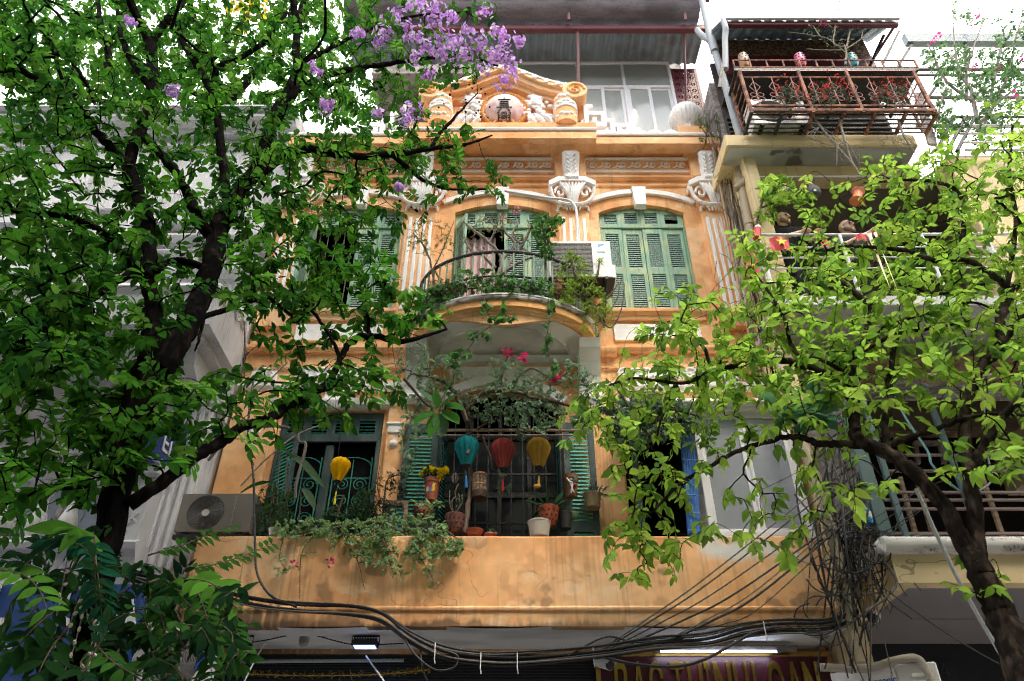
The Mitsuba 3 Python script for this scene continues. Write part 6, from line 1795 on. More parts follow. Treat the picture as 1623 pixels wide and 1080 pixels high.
# ---------- the left tree
CLEAR = [(1243, 354, 34), (1343, 361, 28), (1350, 308, 26), (262, 705, 22), (345, 545, 30), (350, 495, 22), (318, 575, 22), (258, 815, 22), (240, 800, 26), (300, 700, 14), (60, 815, 26), (45, 745, 20), (1292, 302, 18), (1375, 830, 16), (1198, 366, 10), (697, 650, 50), (740, 715, 26), (800, 715, 26), (853, 715, 26), (1237, 388, 12)]
LT = thing("crape_myrtle_tree", "large dark trunked tree with lilac flower clusters on the left", "tree")
LB = [
    [(118, 1180, 4.45, 27), (135, 1060, 4.45, 26), (150, 940, 4.5, 24), (180, 820, 4.5, 22), (200, 700, 4.5, 23), (232, 600, 4.55, 25), (240, 578, 4.55, 20)],
    [(238, 600, 4.55, 20), (237, 545, 4.6, 15), (245, 493, 4.65, 13), (233, 443, 4.7, 12), (236, 400, 4.75, 11), (233, 353, 4.8, 11), (214, 293, 4.9, 11), (202, 262, 4.95, 10), (222, 205, 5.05, 9), (243, 147, 5.2, 8), (238, 73, 5.4, 9), (228, 45, 5.5, 7), (200, 12, 5.6, 6), (165, -30, 5.7, 5), (150, -90, 5.8, 4)],
    [(250, 590, 4.55, 22), (270, 560, 4.6, 21), (300, 508, 4.75, 19), (327, 450, 4.9, 17), (340, 403, 5.0, 16), (348, 360, 5.1, 15), (362, 335, 5.15, 13), (382, 298, 5.25, 12), (413, 255, 5.35, 10), (440, 170, 5.5, 8), (468, 143, 5.6, 7), (470, 60, 5.8, 6), (484, -10, 6.0, 5), (500, -80, 6.1, 4)],
    [(205, 262, 4.95, 8), (180, 240, 4.9, 7), (160, 217, 4.85, 7), (140, 192, 4.8, 6), (122, 168, 4.7, 5), (100, 130, 4.6, 3), (80, 70, 4.5, 2)],
    [(240, 68, 5.4, 7), (255, 45, 5.4, 6), (268, 30, 5.4, 6), (292, -5, 5.5, 5), (310, -60, 5.6, 4)],
    [(343, 380, 5.05, 11), (318, 355, 5.0, 9), (300, 315, 4.95, 8), (277, 273, 4.9, 7), (250, 240, 4.9, 6), (228, 220, 4.9, 5)],
    [(362, 335, 5.15, 8), (352, 250, 5.2, 7), (340, 160, 5.25, 6), (318, 115, 5.3, 6), (290, 65, 5.4, 5), (275, 20, 5.5, 4)],
    [(338, 140, 5.3, 5), (345, 108, 5.3, 5), (380, 92, 5.35, 4), (420, 65, 5.4, 4), (455, 20, 5.5, 3)],
    [(238, 440, 4.7, 8), (217, 433, 4.6, 7), (182, 448, 4.5, 6), (153, 470, 4.4, 5), (100, 502, 4.2, 4), (45, 535, 4.0, 3), (-10, 560, 3.9, 2)],
    [(233, 430, 4.7, 8), (205, 415, 4.65, 7), (183, 392, 4.55, 6), (165, 370, 4.5, 5), (133, 352, 4.4, 5), (97, 342, 4.3, 5), (45, 338, 4.15, 4), (-10, 330, 4.0, 3)],
    [(247, 430, 4.7, 6), (262, 418, 4.75, 5), (287, 413, 4.8, 5), (320, 423, 4.9, 6)],
    [(470, 143, 5.6, 6), (500, 128, 5.75, 5), (550, 111, 6.0, 5), (607, 103, 6.2, 4), (677, 93, 6.4, 3), (735, 88, 6.6, 2), (790, 105, 6.7, 1.5)],
    [(440, 190, 5.5, 6), (470, 110, 5.6, 5), (500, 90, 5.7, 4), (530, 73, 5.8, 3), (590, 45, 6.0, 2.5), (660, 25, 6.2, 2), (740, 20, 6.4, 1.5)],
    [(385, 297, 5.25, 9), (430, 262, 5.4, 8), (467, 238, 5.5, 8), (510, 240, 5.65, 7), (557, 248, 5.8, 6), (633, 243, 6.0, 5), (683, 235, 6.2, 4), (735, 230, 6.4, 2.5), (780, 215, 6.5, 1.2)],
    [(683, 236, 6.2, 3.5), (697, 212, 6.2, 3), (713, 195, 6.2, 2.5), (740, 165, 6.3, 1.2), (757, 148, 6.3, .8)],
    [(620, 245, 6.0, 4), (645, 265, 6.1, 4), (670, 285, 6.2, 3), (710, 300, 6.3, 2), (770, 300, 6.4, 1.5)],
    [(205, 800, 4.5, 12), (230, 783, 4.5, 11), (267, 757, 4.6, 10.5), (317, 720, 4.75, 9.5), (350, 702, 4.9, 9), (383, 678, 5.0, 8), (418, 666, 5.1, 7.5), (443, 653, 5.2, 7), (483, 633, 5.35, 6.5), (525, 601, 5.5, 6), (540, 567, 5.6, 5), (557, 543, 5.65, 5), (587, 532, 5.7, 5), (633, 542, 5.8, 4.5), (673, 533, 5.9, 3), (708, 522, 6.0, 2)],
    [(538, 565, 5.6, 3.5), (523, 533, 5.6, 3), (500, 500, 5.6, 2.5), (470, 470, 5.6, 2)],
    [(585, 530, 5.7, 3), (583, 503, 5.7, 2.5), (578, 470, 5.75, 2)],
    [(0, 100, 4.2, 5), (45, 118, 4.4, 5), (90, 150, 4.6, 4), (120, 185, 4.75, 3), (150, 205, 4.85, 3)],
    [(18, 92, 4.3, 4), (60, 90, 4.4, 4), (107, 87, 4.5, 4), (118, 105, 4.6, 4), (140, 138, 4.7, 3), (150, 165, 4.75, 2.5)],
    [(242, 147, 5.2, 5), (205, 90, 5.2, 5), (192, 55, 5.2, 4), (185, 10, 5.3, 3)],
    [(167, 115, 5.0, 6), (172, 80, 5.1, 5), (160, 40, 5.1, 4), (155, 0, 5.2, 3)],
    [(327, 470, 4.9, 4), (318, 530, 4.8, 2.5), (309, 556, 4.75, 1.5)],
    [(300, 510, 4.75, 5), (390, 480, 5.2, 4), (420, 470, 5.4, 3), (462, 500, 5.6, 2)],
]
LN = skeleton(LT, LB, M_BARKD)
LGRID = [
    "99999999999999975442",
    "999999999999999976521",
    "777788888888888877641",
    "7778888888888888641",
    "788888888888888851",
    "88885555888888877541",
    "77755555588888777652",
    "665556666888866644441",
    "55676666688888821",
    "7777664448888763",
    "8888854448888884",
    "88855333588888773",
    "888876433366656653",
    "88888841114521221",
    "8886663211232343",
    "77556666655666631",
    "63455665344453",
    "55456663211",
    "66666531",
    "555531",
    "2",
]
pp = cells(LGRID, 0, 1.05, seed=12)
pp = np.array([q for q in pp if all(math.hypot(q[0] - x, q[1] - y) > r for x, y, r in CLEAR)])
# the crown goes on above and to the left of the frame
extra = np.stack([rng.uniform(-160, 640, 700), rng.uniform(-200, 0, 700)], 1)
extra = np.vstack([extra, np.stack([rng.uniform(-170, 0, 300), rng.uniform(0, 800, 300)], 1)])
tg = to_depth(np.vstack([pp, extra]), LN, .38, 3.3, 6.9, 5)
def overhead(c, r, n, seed):
    """The part of a crown that reaches over the road, above the frame."""
    r_ = np.random.default_rng(seed)
    q = np.array(c) + rand_dirs(n, 1, r_) * r_.uniform(0, 1, n)[:, None] ** .4 * np.array(r)
    d = q - np.array(EYE)
    f_ = d[:, 1] * math.cos(PITCH) + d[:, 2] * math.sin(PITCH)
    x, y = pix(q)
    return q[(f_ < .2) | (y < -40) | (x < -40) | (x > 1663)]
LO = [[(238, 73, 5.4, 6), (150, -150, 4.6, 6), (100, -500, 3.6, 5), (200, -900, 2.8, 3)], [(470, 60, 5.8, 5), (450, -250, 5.0, 5), (480, -600, 4.0, 4), (560, -1000, 3.2, 2)]]
LN = np.vstack([LN, skeleton(LT, LO, M_BARKD, first="branch")])
tg = np.vstack([tg, overhead((-2.6, 2.6, 8.0), (3.2, 3.2, 1.8), 900, 91)])
bs, en = grow(LT, LN, tg, M_BARKD, seed=6, r0=.0028)
LSH = [leaf_shape(.50, .16, .22, 1.0, 7, .50, .010), leaf_shape(.44, .30, .14, .9, 7, .55, .016), leaf_shape(.56, .05, .30, 1.0, 7, .48), leaf_shape(.40, .40, .10, 1.0, 7, .5, .02)]
LCOL = [(0.036, 0.135, 0.014), (0.055, 0.19, 0.016), (0.022, 0.088, 0.016), (0.085, 0.25, 0.020), (0.018, 0.070, 0.016), (0.030, 0.12, 0.014), (0.10, 0.22, 0.03)]
leaves(LT, tg, en, (6, 10), .110, LCOL, LSH, seed=8, near=260, spread=.055)
# a few pale young leaf clusters low on the tree
yl = [(190, 607), (265, 612), (300, 605), (330, 615), (480, 620), (500, 632), (640, 500), (690, 503), (655, 470), (600, 585), (410, 700)]
yt = to_depth(np.array(yl, float), LN, .1, 4.0, 6.2, 9)
yb_, ye = grow(LT, LN, yt, M_BARKD, seed=16, r0=.003)
ye = ye * .4 + np.array([.6, -.3, .1])
leaves(LT, yt, ye, (7, 10), .15, [(0.17, 0.38, 0.05), (0.13, 0.32, 0.045), (0.21, 0.42, 0.07)], LSH, seed=10, near=30, spread=.06, droop=.1)
# lilac panicles: crinkled six petalled flowers
PET = leaf_shape(.85, -.1, .25, .7, 5, .6, .10)
def panicle(px, py, r, n, seed, Y=None):
    r_ = np.random.default_rng(seed)
    c = to_depth(np.array([[px, py]], float), LN, .05, 4.0, 6.9, seed)[0]
    c = np.array(EYE) + (c - np.array(EYE)) * .93
    R0 = px_radius(r, c) * 1.15
    pos, dirs, nor, siz, col = [], [], [], [], []
    for k in range(n):
        d = r_.normal(size=3)
        d /= np.linalg.norm(d)
        p = c + d * R0 * r_.uniform(.1, 1) * np.array([1.15, 1, 1.0])
        u = d + r_.normal(0, .3, 3)
        u /= np.linalg.norm(u)
        a = np.cross(u, [.3, .2, .9])
        a /= np.linalg.norm(a)
        b = np.cross(u, a)
        h = [(0.62, 0.36, 0.76), (0.70, 0.48, 0.82), (0.54, 0.27, 0.66), (0.78, 0.64, 0.86)][r_.integers(0, 4)]
        for j in range(6):
            t = j * math.pi / 3
            pos.append(p); dirs.append(a * math.cos(t) + b * math.sin(t) + u * .25); nor.append(u); siz.append(r_.uniform(.024, .040)); col.append(np.array(h) * r_.uniform(.85, 1.1))
    m, cc = scatter(*PET, np.array(pos), frames(np.array(dirs), np.array(nor)), np.array(siz), np.array(col))
    put("flower_cluster", m, "mat_petal", LT, smooth=True, color=cc, kind="stuff")
for i, (x, y, r) in enumerate([(570, 55, 10), (612, 52, 12), (632, 20, 14), (640, 45, 12), (660, 60, 13), (668, 8, 12), (690, 35, 14), (712, 72, 16), (722, 65, 12), (700, 85, 10), (755, 80, 12), (788, 52, 14), (800, 62, 12), (786, 88, 14), (800, 128, 15), (812, 112, 9), (824, 66, 9), (678, 118, 9), (652, 178, 13), (640, 192, 9), (520, 168, 12), (275, 146, 10), (500, 110, 10), (205, 35, 7), (598, 180, 6), (632, 295, 6), (770, 18, 10), (648, 5, 10), (715, 25, 10), (622, 35, 12), (700, 60, 13), (735, 90, 13), (680, 75, 12), (760, 62, 11), (775, 95, 12), (655, 90, 10), (600, 62, 9), (742, 48, 10), (810, 98, 11), (690, 15, 11), (765, 110, 9)]):
    panicle(x, y, r * 1.25, int(10 + r * 1.8), 100 + i)
# seed capsules, small dark balls on twigs
cp = to_depth(np.array([(x + rng.normal(0, 14), y + rng.normal(0, 14)) for x, y in ((735, 160), (715, 200), (690, 180), (770, 180), (640, 330), (20, 590), (30, 150), (740, 135)) for _ in range(7)]), LN, .1, 4, 6.8, 21)
put("seed_capsules", cat(*[trimesh.creation.icosphere(1, rng.uniform(.011, .017)).apply_translation(c) for c in cp]), M_BARKD, LT, smooth=True, kind="stuff")

# ---------- a tree far back, seen through the top of the left one
BTr = thing("background_tree", "yellowing tree behind the roofs, seen through the top of the left tree", "tree")
BN = skeleton(BTr, [[(330, 330, 10.5, 9), (335, 200, 10.5, 8), (325, 100, 10.6, 6), (300, 0, 10.8, 4), (290, -80, 11, 2)], [(335, 200, 10.5, 6), (400, 120, 10.5, 5), (450, 60, 10.6, 3), (470, -40, 10.8, 2)], [(330, 160, 10.5, 5), (240, 110, 10.4, 4), (160, 60, 10.4, 3), (60, 40, 10.4, 2)], [(326, 110, 10.6, 4), (380, 40, 10.5, 3), (420, -20, 10.5, 2)], [(335, 220, 10.5, 5), (200, 170, 10.3, 4), (60, 140, 10.3, 3), (-40, 120, 10.3, 2)], [(340, 230, 10.5, 5), (450, 180, 10.5, 4), (560, 110, 10.5, 3), (620, 40, 10.5, 2)]], M_BARKD)
bp = np.stack([rng.uniform(-40, 640, 1500), rng.uniform(-120, 190, 1500)], 1)
bt_ = to_depth(bp, BN, .6, 9.3, 12, 61)
_, be_ = grow(BTr, BN, bt_, M_BARKD, seed=62, r0=.005)
yel = np.array([math.hypot(a - 395, (b - 20) * 1.2) < 34 for a, b in bp])
leaves(BTr, bt_[~yel], be_[~yel], (6, 10), .20, [(0.05, 0.14, 0.025), (0.08, 0.20, 0.03), (0.11, 0.23, 0.04)], LSH, seed=63, near=60, spread=.08)
leaves(BTr, bt_[yel], be_[yel], (6, 9), .20, [(0.62, 0.42, 0.03), (0.50, 0.42, 0.04)], LSH, seed=64, near=0, spread=.08, label="patch of yellow leaves")

# ---------- the right tree
RT_ = thing("street_tree", "brown trunked tree with pointed yellow green leaves on the right", "tree")
RB_ = [
    [(1660, 1200, 4.9, 42), (1624, 1060, 4.95, 31), (1592, 985, 5.0, 24), (1570, 940, 5.0, 21), (1551, 900, 5.0, 19), (1541, 878, 5.0, 16)],
    [(1546, 890, 5.0, 18), (1527, 862, 5.0, 15), (1502, 812, 5.0, 13), (1478, 780, 5.0, 12), (1450, 750, 5.0, 12), (1413, 722, 5.05, 11.5), (1378, 706, 5.1, 11), (1358, 695, 5.1, 10), (1355, 668, 5.1, 8.5), (1353, 615, 5.15, 7.5), (1360, 568, 5.2, 6), (1372, 530, 5.3, 5), (1380, 487, 5.4, 4.5), (1350, 460, 5.5, 4), (1327, 440, 5.6, 3.5)],
    [(1548, 885, 5.0, 16), (1547, 850, 5.0, 13), (1543, 790, 5.0, 12), (1536, 745, 5.0, 11), (1530, 712, 5.05, 9.5), (1530, 665, 5.1, 9), (1540, 615, 5.15, 9), (1553, 585, 5.2, 8.5), (1580, 556, 5.3, 8), (1588, 543, 5.3, 7.5), (1583, 518, 5.35, 7), (1590, 493, 5.4, 7), (1603, 462, 5.5, 6), (1630, 440, 5.6, 5), (1680, 400, 5.7, 4)],
    [(1400, 716, 5.05, 7), (1405, 703, 5.1, 6.5), (1402, 670, 5.15, 6), (1408, 643, 5.2, 5.5), (1410, 602, 5.3, 5), (1416, 558, 5.4, 4), (1430, 510, 5.5, 3)],
    [(1362, 705, 5.1, 7), (1322, 704, 5.15, 6), (1297, 703, 5.2, 5.5), (1280, 696, 5.25, 5), (1251, 691, 5.35, 4.5), (1204, 704, 5.5, 4), (1180, 711, 5.6, 3.8), (1151, 724, 5.7, 3.5), (1118, 744, 5.8, 3), (1084, 762, 5.9, 3), (1055, 790, 6.0, 2.2), (1033, 813, 6.1, 1.8)],
    [(1353, 640, 5.15, 6), (1325, 603, 5.2, 6), (1300, 590, 5.25, 6), (1257, 574, 5.35, 5.5), (1218, 571, 5.45, 5), (1167, 580, 5.6, 4.5), (1127, 590, 5.7, 4), (1083, 607, 5.8, 3), (1040, 603, 5.9, 2.5), (1000, 600, 6.0, 2), (960, 613, 6.1, 1.5)],
    [(1130, 588, 5.7, 3), (1117, 555, 5.7, 2.8), (1103, 533, 5.75, 2.5), (1090, 497, 5.8, 2)],
    [(1073, 611, 5.8, 2.8), (1060, 637, 5.85, 2.4), (1047, 667, 5.9, 2), (1040, 700, 6.0, 1.5)],
    [(1410, 705, 5.1, 5.5), (1452, 691, 5.1, 4.5), (1485, 680, 5.1, 4), (1522, 665, 5.05, 3.5), (1580, 656, 5.0, 3), (1640, 660, 4.95, 2.5)],
    [(1540, 750, 5.0, 8), (1546, 735, 4.98, 8), (1560, 706, 4.95, 7), (1585, 664, 4.9, 6.5), (1623, 628, 4.85, 6), (1680, 590, 4.8, 5)],
    [(1603, 462, 5.5, 5), (1590, 450, 5.5, 5), (1583, 443, 5.5, 5), (1553, 422, 5.5, 5), (1520, 410, 5.5, 4.5), (1500, 412, 5.5, 4), (1477, 412, 5.5, 4), (1433, 397, 5.6, 3.5), (1373, 392, 5.7, 3), (1340, 390, 5.8, 2.5), (1310, 396, 5.9, 1.5)],
    [(1518, 410, 5.5, 4.5), (1524, 385, 5.5, 4), (1528, 358, 5.5, 3.5), (1526, 318, 5.55, 3), (1500, 293, 5.6, 3), (1455, 286, 5.7, 2.5), (1413, 287, 5.8, 2), (1370, 290, 5.9, 1.5)],
    [(1327, 440, 5.6, 3), (1345, 458, 5.55, 3.2), (1380, 487, 5.4, 3.5)],
    [(1367, 547, 5.25, 4), (1400, 520, 5.3, 3), (1460, 500, 5.35, 2.5), (1540, 480, 5.4, 2), (1590, 500, 5.4, 1.5)],
    [(1355, 600, 5.2, 4), (1300, 570, 5.3, 3), (1262, 560, 5.4, 3), (1240, 500, 5.5, 2.5), (1210, 450, 5.6, 2)],
    [(1362, 560, 5.2, 4), (1420, 530, 5.2, 3), (1480, 520, 5.2, 2.5), (1560, 505, 5.2, 2)],
    [(1417, 423, 5.6, 3), (1445, 445, 5.5, 3), (1460, 461, 5.45, 3), (1500, 465, 5.4, 2.5), (1560, 450, 5.4, 2)],
    [(1594, 470, 5.5, 4), (1610, 360, 5.6, 3.5), (1600, 270, 5.7, 3), (1605, 200, 5.8, 2)],
]
RN = skeleton(RT_, RB_, M_BARK)
RGRID = [                     # from column 22 (x = 880), rows from y = 160
    "0000000000000000034",
    "0000000000000003155",
    "0000000000004555666",
    "0000000043026667777",
    "0000000034234577777",
    "0000000343345777777",
    "0000000346777777777",
    "0000134466777777776",
    "0001566666666666666",
    "0002666666666666666",
    "0024566666666555444",
    "0354556777766432332",
    "3665566666654321123",
    "2455542322222101344",
    "0045432212220003443",
    "0045421212333300000",
    "0055421222310000000",
    "0046543233000000000",
    "0035300002000000210",
    "0000000000000002110",
]
RGRID = [r[:19] for r in RGRID]
pr = np.vstack([cells(RGRID[:12], 22, 1.4, seed=22, row0=4), cells(RGRID[12:], 22, .95, seed=23, row0=16)])
pr = np.array([q for q in pr if all(math.hypot(q[0] - x, q[1] - y) > r for x, y, r in CLEAR)])
ex2 = np.stack([rng.uniform(1623, 1800, 260), rng.uniform(180, 800, 260)], 1)
tr_ = to_depth(np.vstack([pr, ex2]), RN, .30, 3.9, 6.6, 23)
RN = np.vstack([RN, skeleton(RT_, [[(1630, 440, 5.6, 5), (1760, 200, 5.2, 5), (1760, -200, 4.6, 4), (1450, -600, 3.8, 3)], [(1580, 556, 5.3, 5), (1760, 300, 4.8, 5), (1800, -100, 4.0, 4), (1700, -600, 3.0, 2)]], M_BARK, first="branch")])
tr_ = np.vstack([tr_, overhead((3.2, 2.8, 7.4), (3.0, 3.0, 1.7), 800, 92)])
rb_, re_ = grow(RT_, RN, tr_, M_BARK, seed=24, r0=.0026)
RSH = [leaf_shape(.50, .30, .20, 1.1, 8, .42, .014), leaf_shape(.44, .10, .12, 1.05, 8, .45, .02), leaf_shape(.54, .18, .24, 1.05, 8, .45), leaf_shape(.48, .42, .14, 1.1, 8, .42)]
RCOL = [(0.25, 0.43, 0.055), (0.33, 0.53, 0.07), (0.17, 0.32, 0.045), (0.42, 0.58, 0.09), (0.10, 0.21, 0.05), (0.28, 0.47, 0.08), (0.30, 0.51, 0.06)]
low_dark = lambda p: np.interp(p[:, 2], [3.2, 5.2, 6.5], [.72, .8, 1.0])
leaves(RT_, tr_, re_, (4, 7), .114, RCOL, RSH, seed=25, near=260, spread=.06, droop=.35)
# large blue green leaves near the middle of the tree
bl = [(1255, 640), (1275, 650), (1300, 640), (1240, 655), (1290, 625), (1310, 660), (1225, 640), (1285, 670)]
bt = to_depth(np.array(bl, float), RN, .08, 4.6, 5.2, 26) 
b2_, be = grow(RT_, RN, bt, M_BARK, seed=27, r0=.003)
leaves(RT_, bt, be, (4, 6), .17, [(0.09, 0.22, 0.12), (0.07, 0.19, 0.10), (0.11, 0.26, 0.13)], [leaf_shape(.55, .2, .2, 1, 8, .5)], seed=28, near=20, spread=.05, droop=.3)

# ---------- climber with feathered fronds round the left trunk
FR = thing("feathery_climber", "dark climber with feathered hanging fronds round the foot of the left tree", "plant")
FL = leaf_shape(.42, .18, .2, 1.0, 7, .45)
FL2 = leaf_shape(.36, .25, .2, 1.1, 7, .42)
def frond(pts, size, col, Y, n=11, seed=1, drop=.35):
    r_ = np.random.default_rng(seed)
    s = spline(np.array([P(x, y, Y + dy) for x, y, dy in pts]), 8)
    key = key_of("frond", FR)
    put("x", tube(s, np.linspace(.006, .002, len(s)), 5), M_STEM, key=key, smooth=True)
    L = np.linalg.norm(np.diff(s, axis=0), axis=1)
    at = np.concatenate([[0], np.cumsum(L)])
    tt = np.linspace(.12, 1, n) * at[-1]
    pos = np.stack([np.interp(tt, at, s[:, k]) for k in range(3)], 1)
    tan = np.gradient(pos, axis=0)
    tan /= np.linalg.norm(tan, axis=1, keepdims=True)
    P_, D_, N_, S_, C_ = [], [], [], [], []
    for p, t, q in zip(pos, tan, np.linspace(0, 1, n)):
        view = np.array(EYE) - p
        view /= np.linalg.norm(view)
        nn = np.array([0, -.3, 1.0]) * .6 + view * .4 + r_.normal(0, .15, 3)
        sd = np.cross(nn, t)
        sd /= np.linalg.norm(sd)
        for s_ in (-1, 1):
            P_.append(p); D_.append(sd * s_ + t * .45 - [0, 0, drop * .3] + r_.normal(0, .08, 3)); N_.append(nn + r_.normal(0, .12, 3)); S_.append(size * (1 - .45 * abs(q - .4) ** 1.5) * r_.uniform(.85, 1.1)); C_.append(np.array(col) * r_.uniform(.75, 1.25))
    m, c = scatter(*FL, np.array(P_), frames(np.array(D_), np.array(N_)), np.array(S_), np.array(C_))
    put("leaflets", m, "mat_leaf", key, smooth=True, color=c, kind="stuff")
dk, md_, bg, tl = (0.020, 0.066, 0.018), (0.045, 0.135, 0.024), (0.10, 0.27, 0.035), (0.014, 0.085, 0.045)
frond([(-45, 900, 0), (0, 903, -.1), (38, 912, -.2), (62, 935, -.25), (75, 965, -.3)], .125, bg, 3.9, 9, 1)
frond([(150, 850, 0), (152, 890, -.1), (157, 930, -.1), (160, 968, -.05), (163, 985, 0)], .12, tl, 3.9, 12, 2)
frond([(60, 862, 0), (85, 855, -.1), (120, 862, -.15), (140, 872, -.2)], .11, tl, 4.0, 10, 3)
frond([(235, 880, 0), (280, 868, .1), (325, 850, .2), (370, 832, .3)], .10, md_, 4.6, 13, 4)
frond([(290, 905, 0), (340, 895, .1), (390, 880, .2), (430, 862, .3)], .095, md_, 4.7, 15, 5)
frond([(280, 920, 0), (320, 920, -.1), (350, 935, -.2), (375, 965, -.2)], .14, bg, 4.2, 8, 6)
frond([(310, 930, 0), (325, 970, -.1), (333, 1020, -.1), (335, 1078, -.05)], .10, md_, 4.3, 15, 7)
frond([(330, 940, 0), (355, 970, 0), (375, 1000, 0), (392, 1035, 0)], .095, md_, 4.4, 13, 8)
frond([(250, 960, 0), (262, 1000, -.1), (268, 1040, -.1), (265, 1085, 0)], .085, md_, 4.2, 14, 9)
frond([(100, 960, 0), (60, 990, -.1), (25, 1030, -.1), (-10, 1080, 0)], .14, dk, 3.9, 9, 10)
frond([(110, 990, 0), (80, 1030, -.1), (60, 1070, -.15), (50, 1100, 0)], .14, dk, 3.9, 8, 11)
frond([(150, 1020, 0), (180, 1050, -.1), (220, 1075, -.1), (250, 1100, 0)], .13, md_, 4.0, 9, 12)
frond([(30, 850, 0), (0, 850, -.1), (-30, 870, -.1)], .12, md_, 4.0, 7, 13)
frond([(330, 1000, 0), (350, 1025, 0), (372, 1045, 0)], .07, bg, 4.4, 8, 14)
# the fan of long bright leaves and the dark mass between the fronds
pw = cells(["2322100000", "3444332200", "2345555441", "2335665544", "3344655554", "4455555331", "4455553310"], 0, .7, seed=33, row0=21)
tw_ = np.array([P(x, y, float(np.clip(rng.normal(4.35, .30), 3.7, 5.0))) for x, y in pw])
stemn = np.vstack([np.array([P(140 + 20 * math.sin(k), 1080 - k * 30, 4.3) for k in range(9)]), np.array([P(180 + 22 * k, 885 + 5 * k, 4.4) for k in range(8)]), np.array([P(60 + 12 * k, 1000 - 12 * k, 4.2) for k in range(8)])])
b3, e3 = grow(FR, stemn, tw_, M_STEM, seed=34, r0=.003)
leaves(FR, tw_, e3, (5, 8), .125, [dk, (0.018, 0.055, 0.018), md_, (0.015, 0.052, 0.028), (0.02, 0.065, 0.022)], [FL, FL2], seed=35, near=150, spread=.05, droop=.35)
fan = P(122, 838, 3.9)
leaves(FR, np.array([fan]), np.array([[.2, -.6, -.1]]), (8, 8), .25, [bg], [leaf_shape(.34, .35, .2, 1.1, 8, .5)], seed=37, near=8, spread=.02, droop=.3, ang=(10, 100))
# ---------- strings of fairy lights
STR = [("longest string of unlit fairy lights hanging beside the left trunk", [(146, 895), (139, 940), (128, 985), (116, 1030), (104, 1060), (94, 1085)]),
       ("string of unlit fairy lights left of the trunk in front of the letter U", [(107, 882), (99, 930), (90, 975), (84, 1015), (87, 1050)]),
       ("looping string of unlit fairy lights low on the left trunk", [(137, 890), (131, 935), (118, 968), (108, 1002), (106, 1008)]),
       ("curled string of unlit fairy lights at the foot of the left trunk", [(136, 955), (140, 985), (148, 993), (143, 975), (150, 1000), (140, 1035), (128, 1050), (138, 1068), (126, 1085)]),
       ("string of unlit fairy lights hanging right of the left trunk", [(157, 985), (152, 1020), (140, 1050), (135, 1080)]),
       ("string of unlit fairy lights on the creeper above the low air conditioner", [(232, 940), (230, 975), (240, 1010), (236, 1040), (243, 1070)]),
       ("string of unlit fairy lights hanging at the left end of the orange house", [(275, 990), (282, 1010), (274, 1035), (279, 1060), (290, 1075)])]
bulb = lathe([(0, 0), (.006, .002), (.0085, .012), (.006, .024), (0, .027)], 8)
for i, (lab, pts) in enumerate(STR):
    S = thing("fairy_light_string", lab, "fairy lights", "strings of fairy lights round the left trunk")
    s = spline(np.array([P(x, y, 3.85 if i < 5 else 4.3) for x, y in pts]), 6)
    put("wire", tube(s, .0028, 5), M_STEMG, S, smooth=True)
    L = np.concatenate([[0], np.cumsum(np.linalg.norm(np.diff(s, axis=0), axis=1))])
    for d in np.arange(.03, L[-1], .062):
        p = np.array([np.interp(d, L, s[:, k]) for k in range(3)])
        b_ = bulb.copy()
        b_.apply_transform(trimesh.transformations.rotation_matrix(rng.uniform(0, 3), rng.normal(size=3)))
        put("bulb", b_.apply_translation(p), mat("mat_bulb", (0.55, 0.50, 0.42), .4), S)
# ---------------------------------------------------------------- plants of the house
def vine(name, label, cat_, branches, blobs, Y, size, cols, shapes=None, per=(4, 7), m=None, seed=1, spread=.03, near=0, dep=.10, r0=.0018, lo=None, hi=None, group=None, droop=.2, jit=.5, rmax=.008, n=8, dens=1.6):
    """A shrub or climber: traced woody stems, then leafy twigs filling elliptical blobs (px, py, rx, ry, count)."""
    V = thing(name, label, cat_, group)
    size = size * (.68 if size < .09 else .8)
    blobs = [(a, b, c, d, int(k * dens) + 1) for a, b, c, d, k in blobs]
    nodes = skeleton(V, branches, m or M_STEM, n=n, first="stem", jitter=.1)
    r_ = np.random.default_rng(seed)
    pts = []
    for x, y, rx, ry, k in blobs:
        a, q = r_.uniform(0, 2 * np.pi, k), np.sqrt(r_.uniform(0, 1, k))
        pts.append(np.stack([x + rx * q * np.cos(a), y + ry * q * np.sin(a)], 1))
    t = to_depth(np.vstack(pts), nodes, dep, lo or Y - .5, hi or Y + .4, seed + 1)
    b, e = grow(V, nodes, t, m or M_STEM, r0=r0, seed=seed + 2, r_max=rmax)
    e = e + r_.normal(0, .35, e.shape)
    e /= np.linalg.norm(e, axis=1, keepdims=True)
    leaves(V, t, e, per, size, cols, shapes or [leaf_shape(.55, .12, .2, 1, 5, .45)], seed=seed + 3, near=near, spread=spread, droop=droop, jit=jit)
    return V, nodes, t

def blossoms(V, spots, col, size, seed, Y=None, nodes=None):
    for i, (x, y, k) in enumerate(spots):
        c = to_depth(np.array([[x, y]], float), nodes, .02, 0, 20, seed + i)[0] + [0, -.06, 0]
        foliage(V, "blossom", c, (.035, .035, .035), k, size, [col, np.array(col) * .75], w=.75, seed=seed + i, up=.1, out=1.0, matn="mat_petal", kind=None)

SMALL = [leaf_shape(.62, .1, .2, 1, 5, .45)]
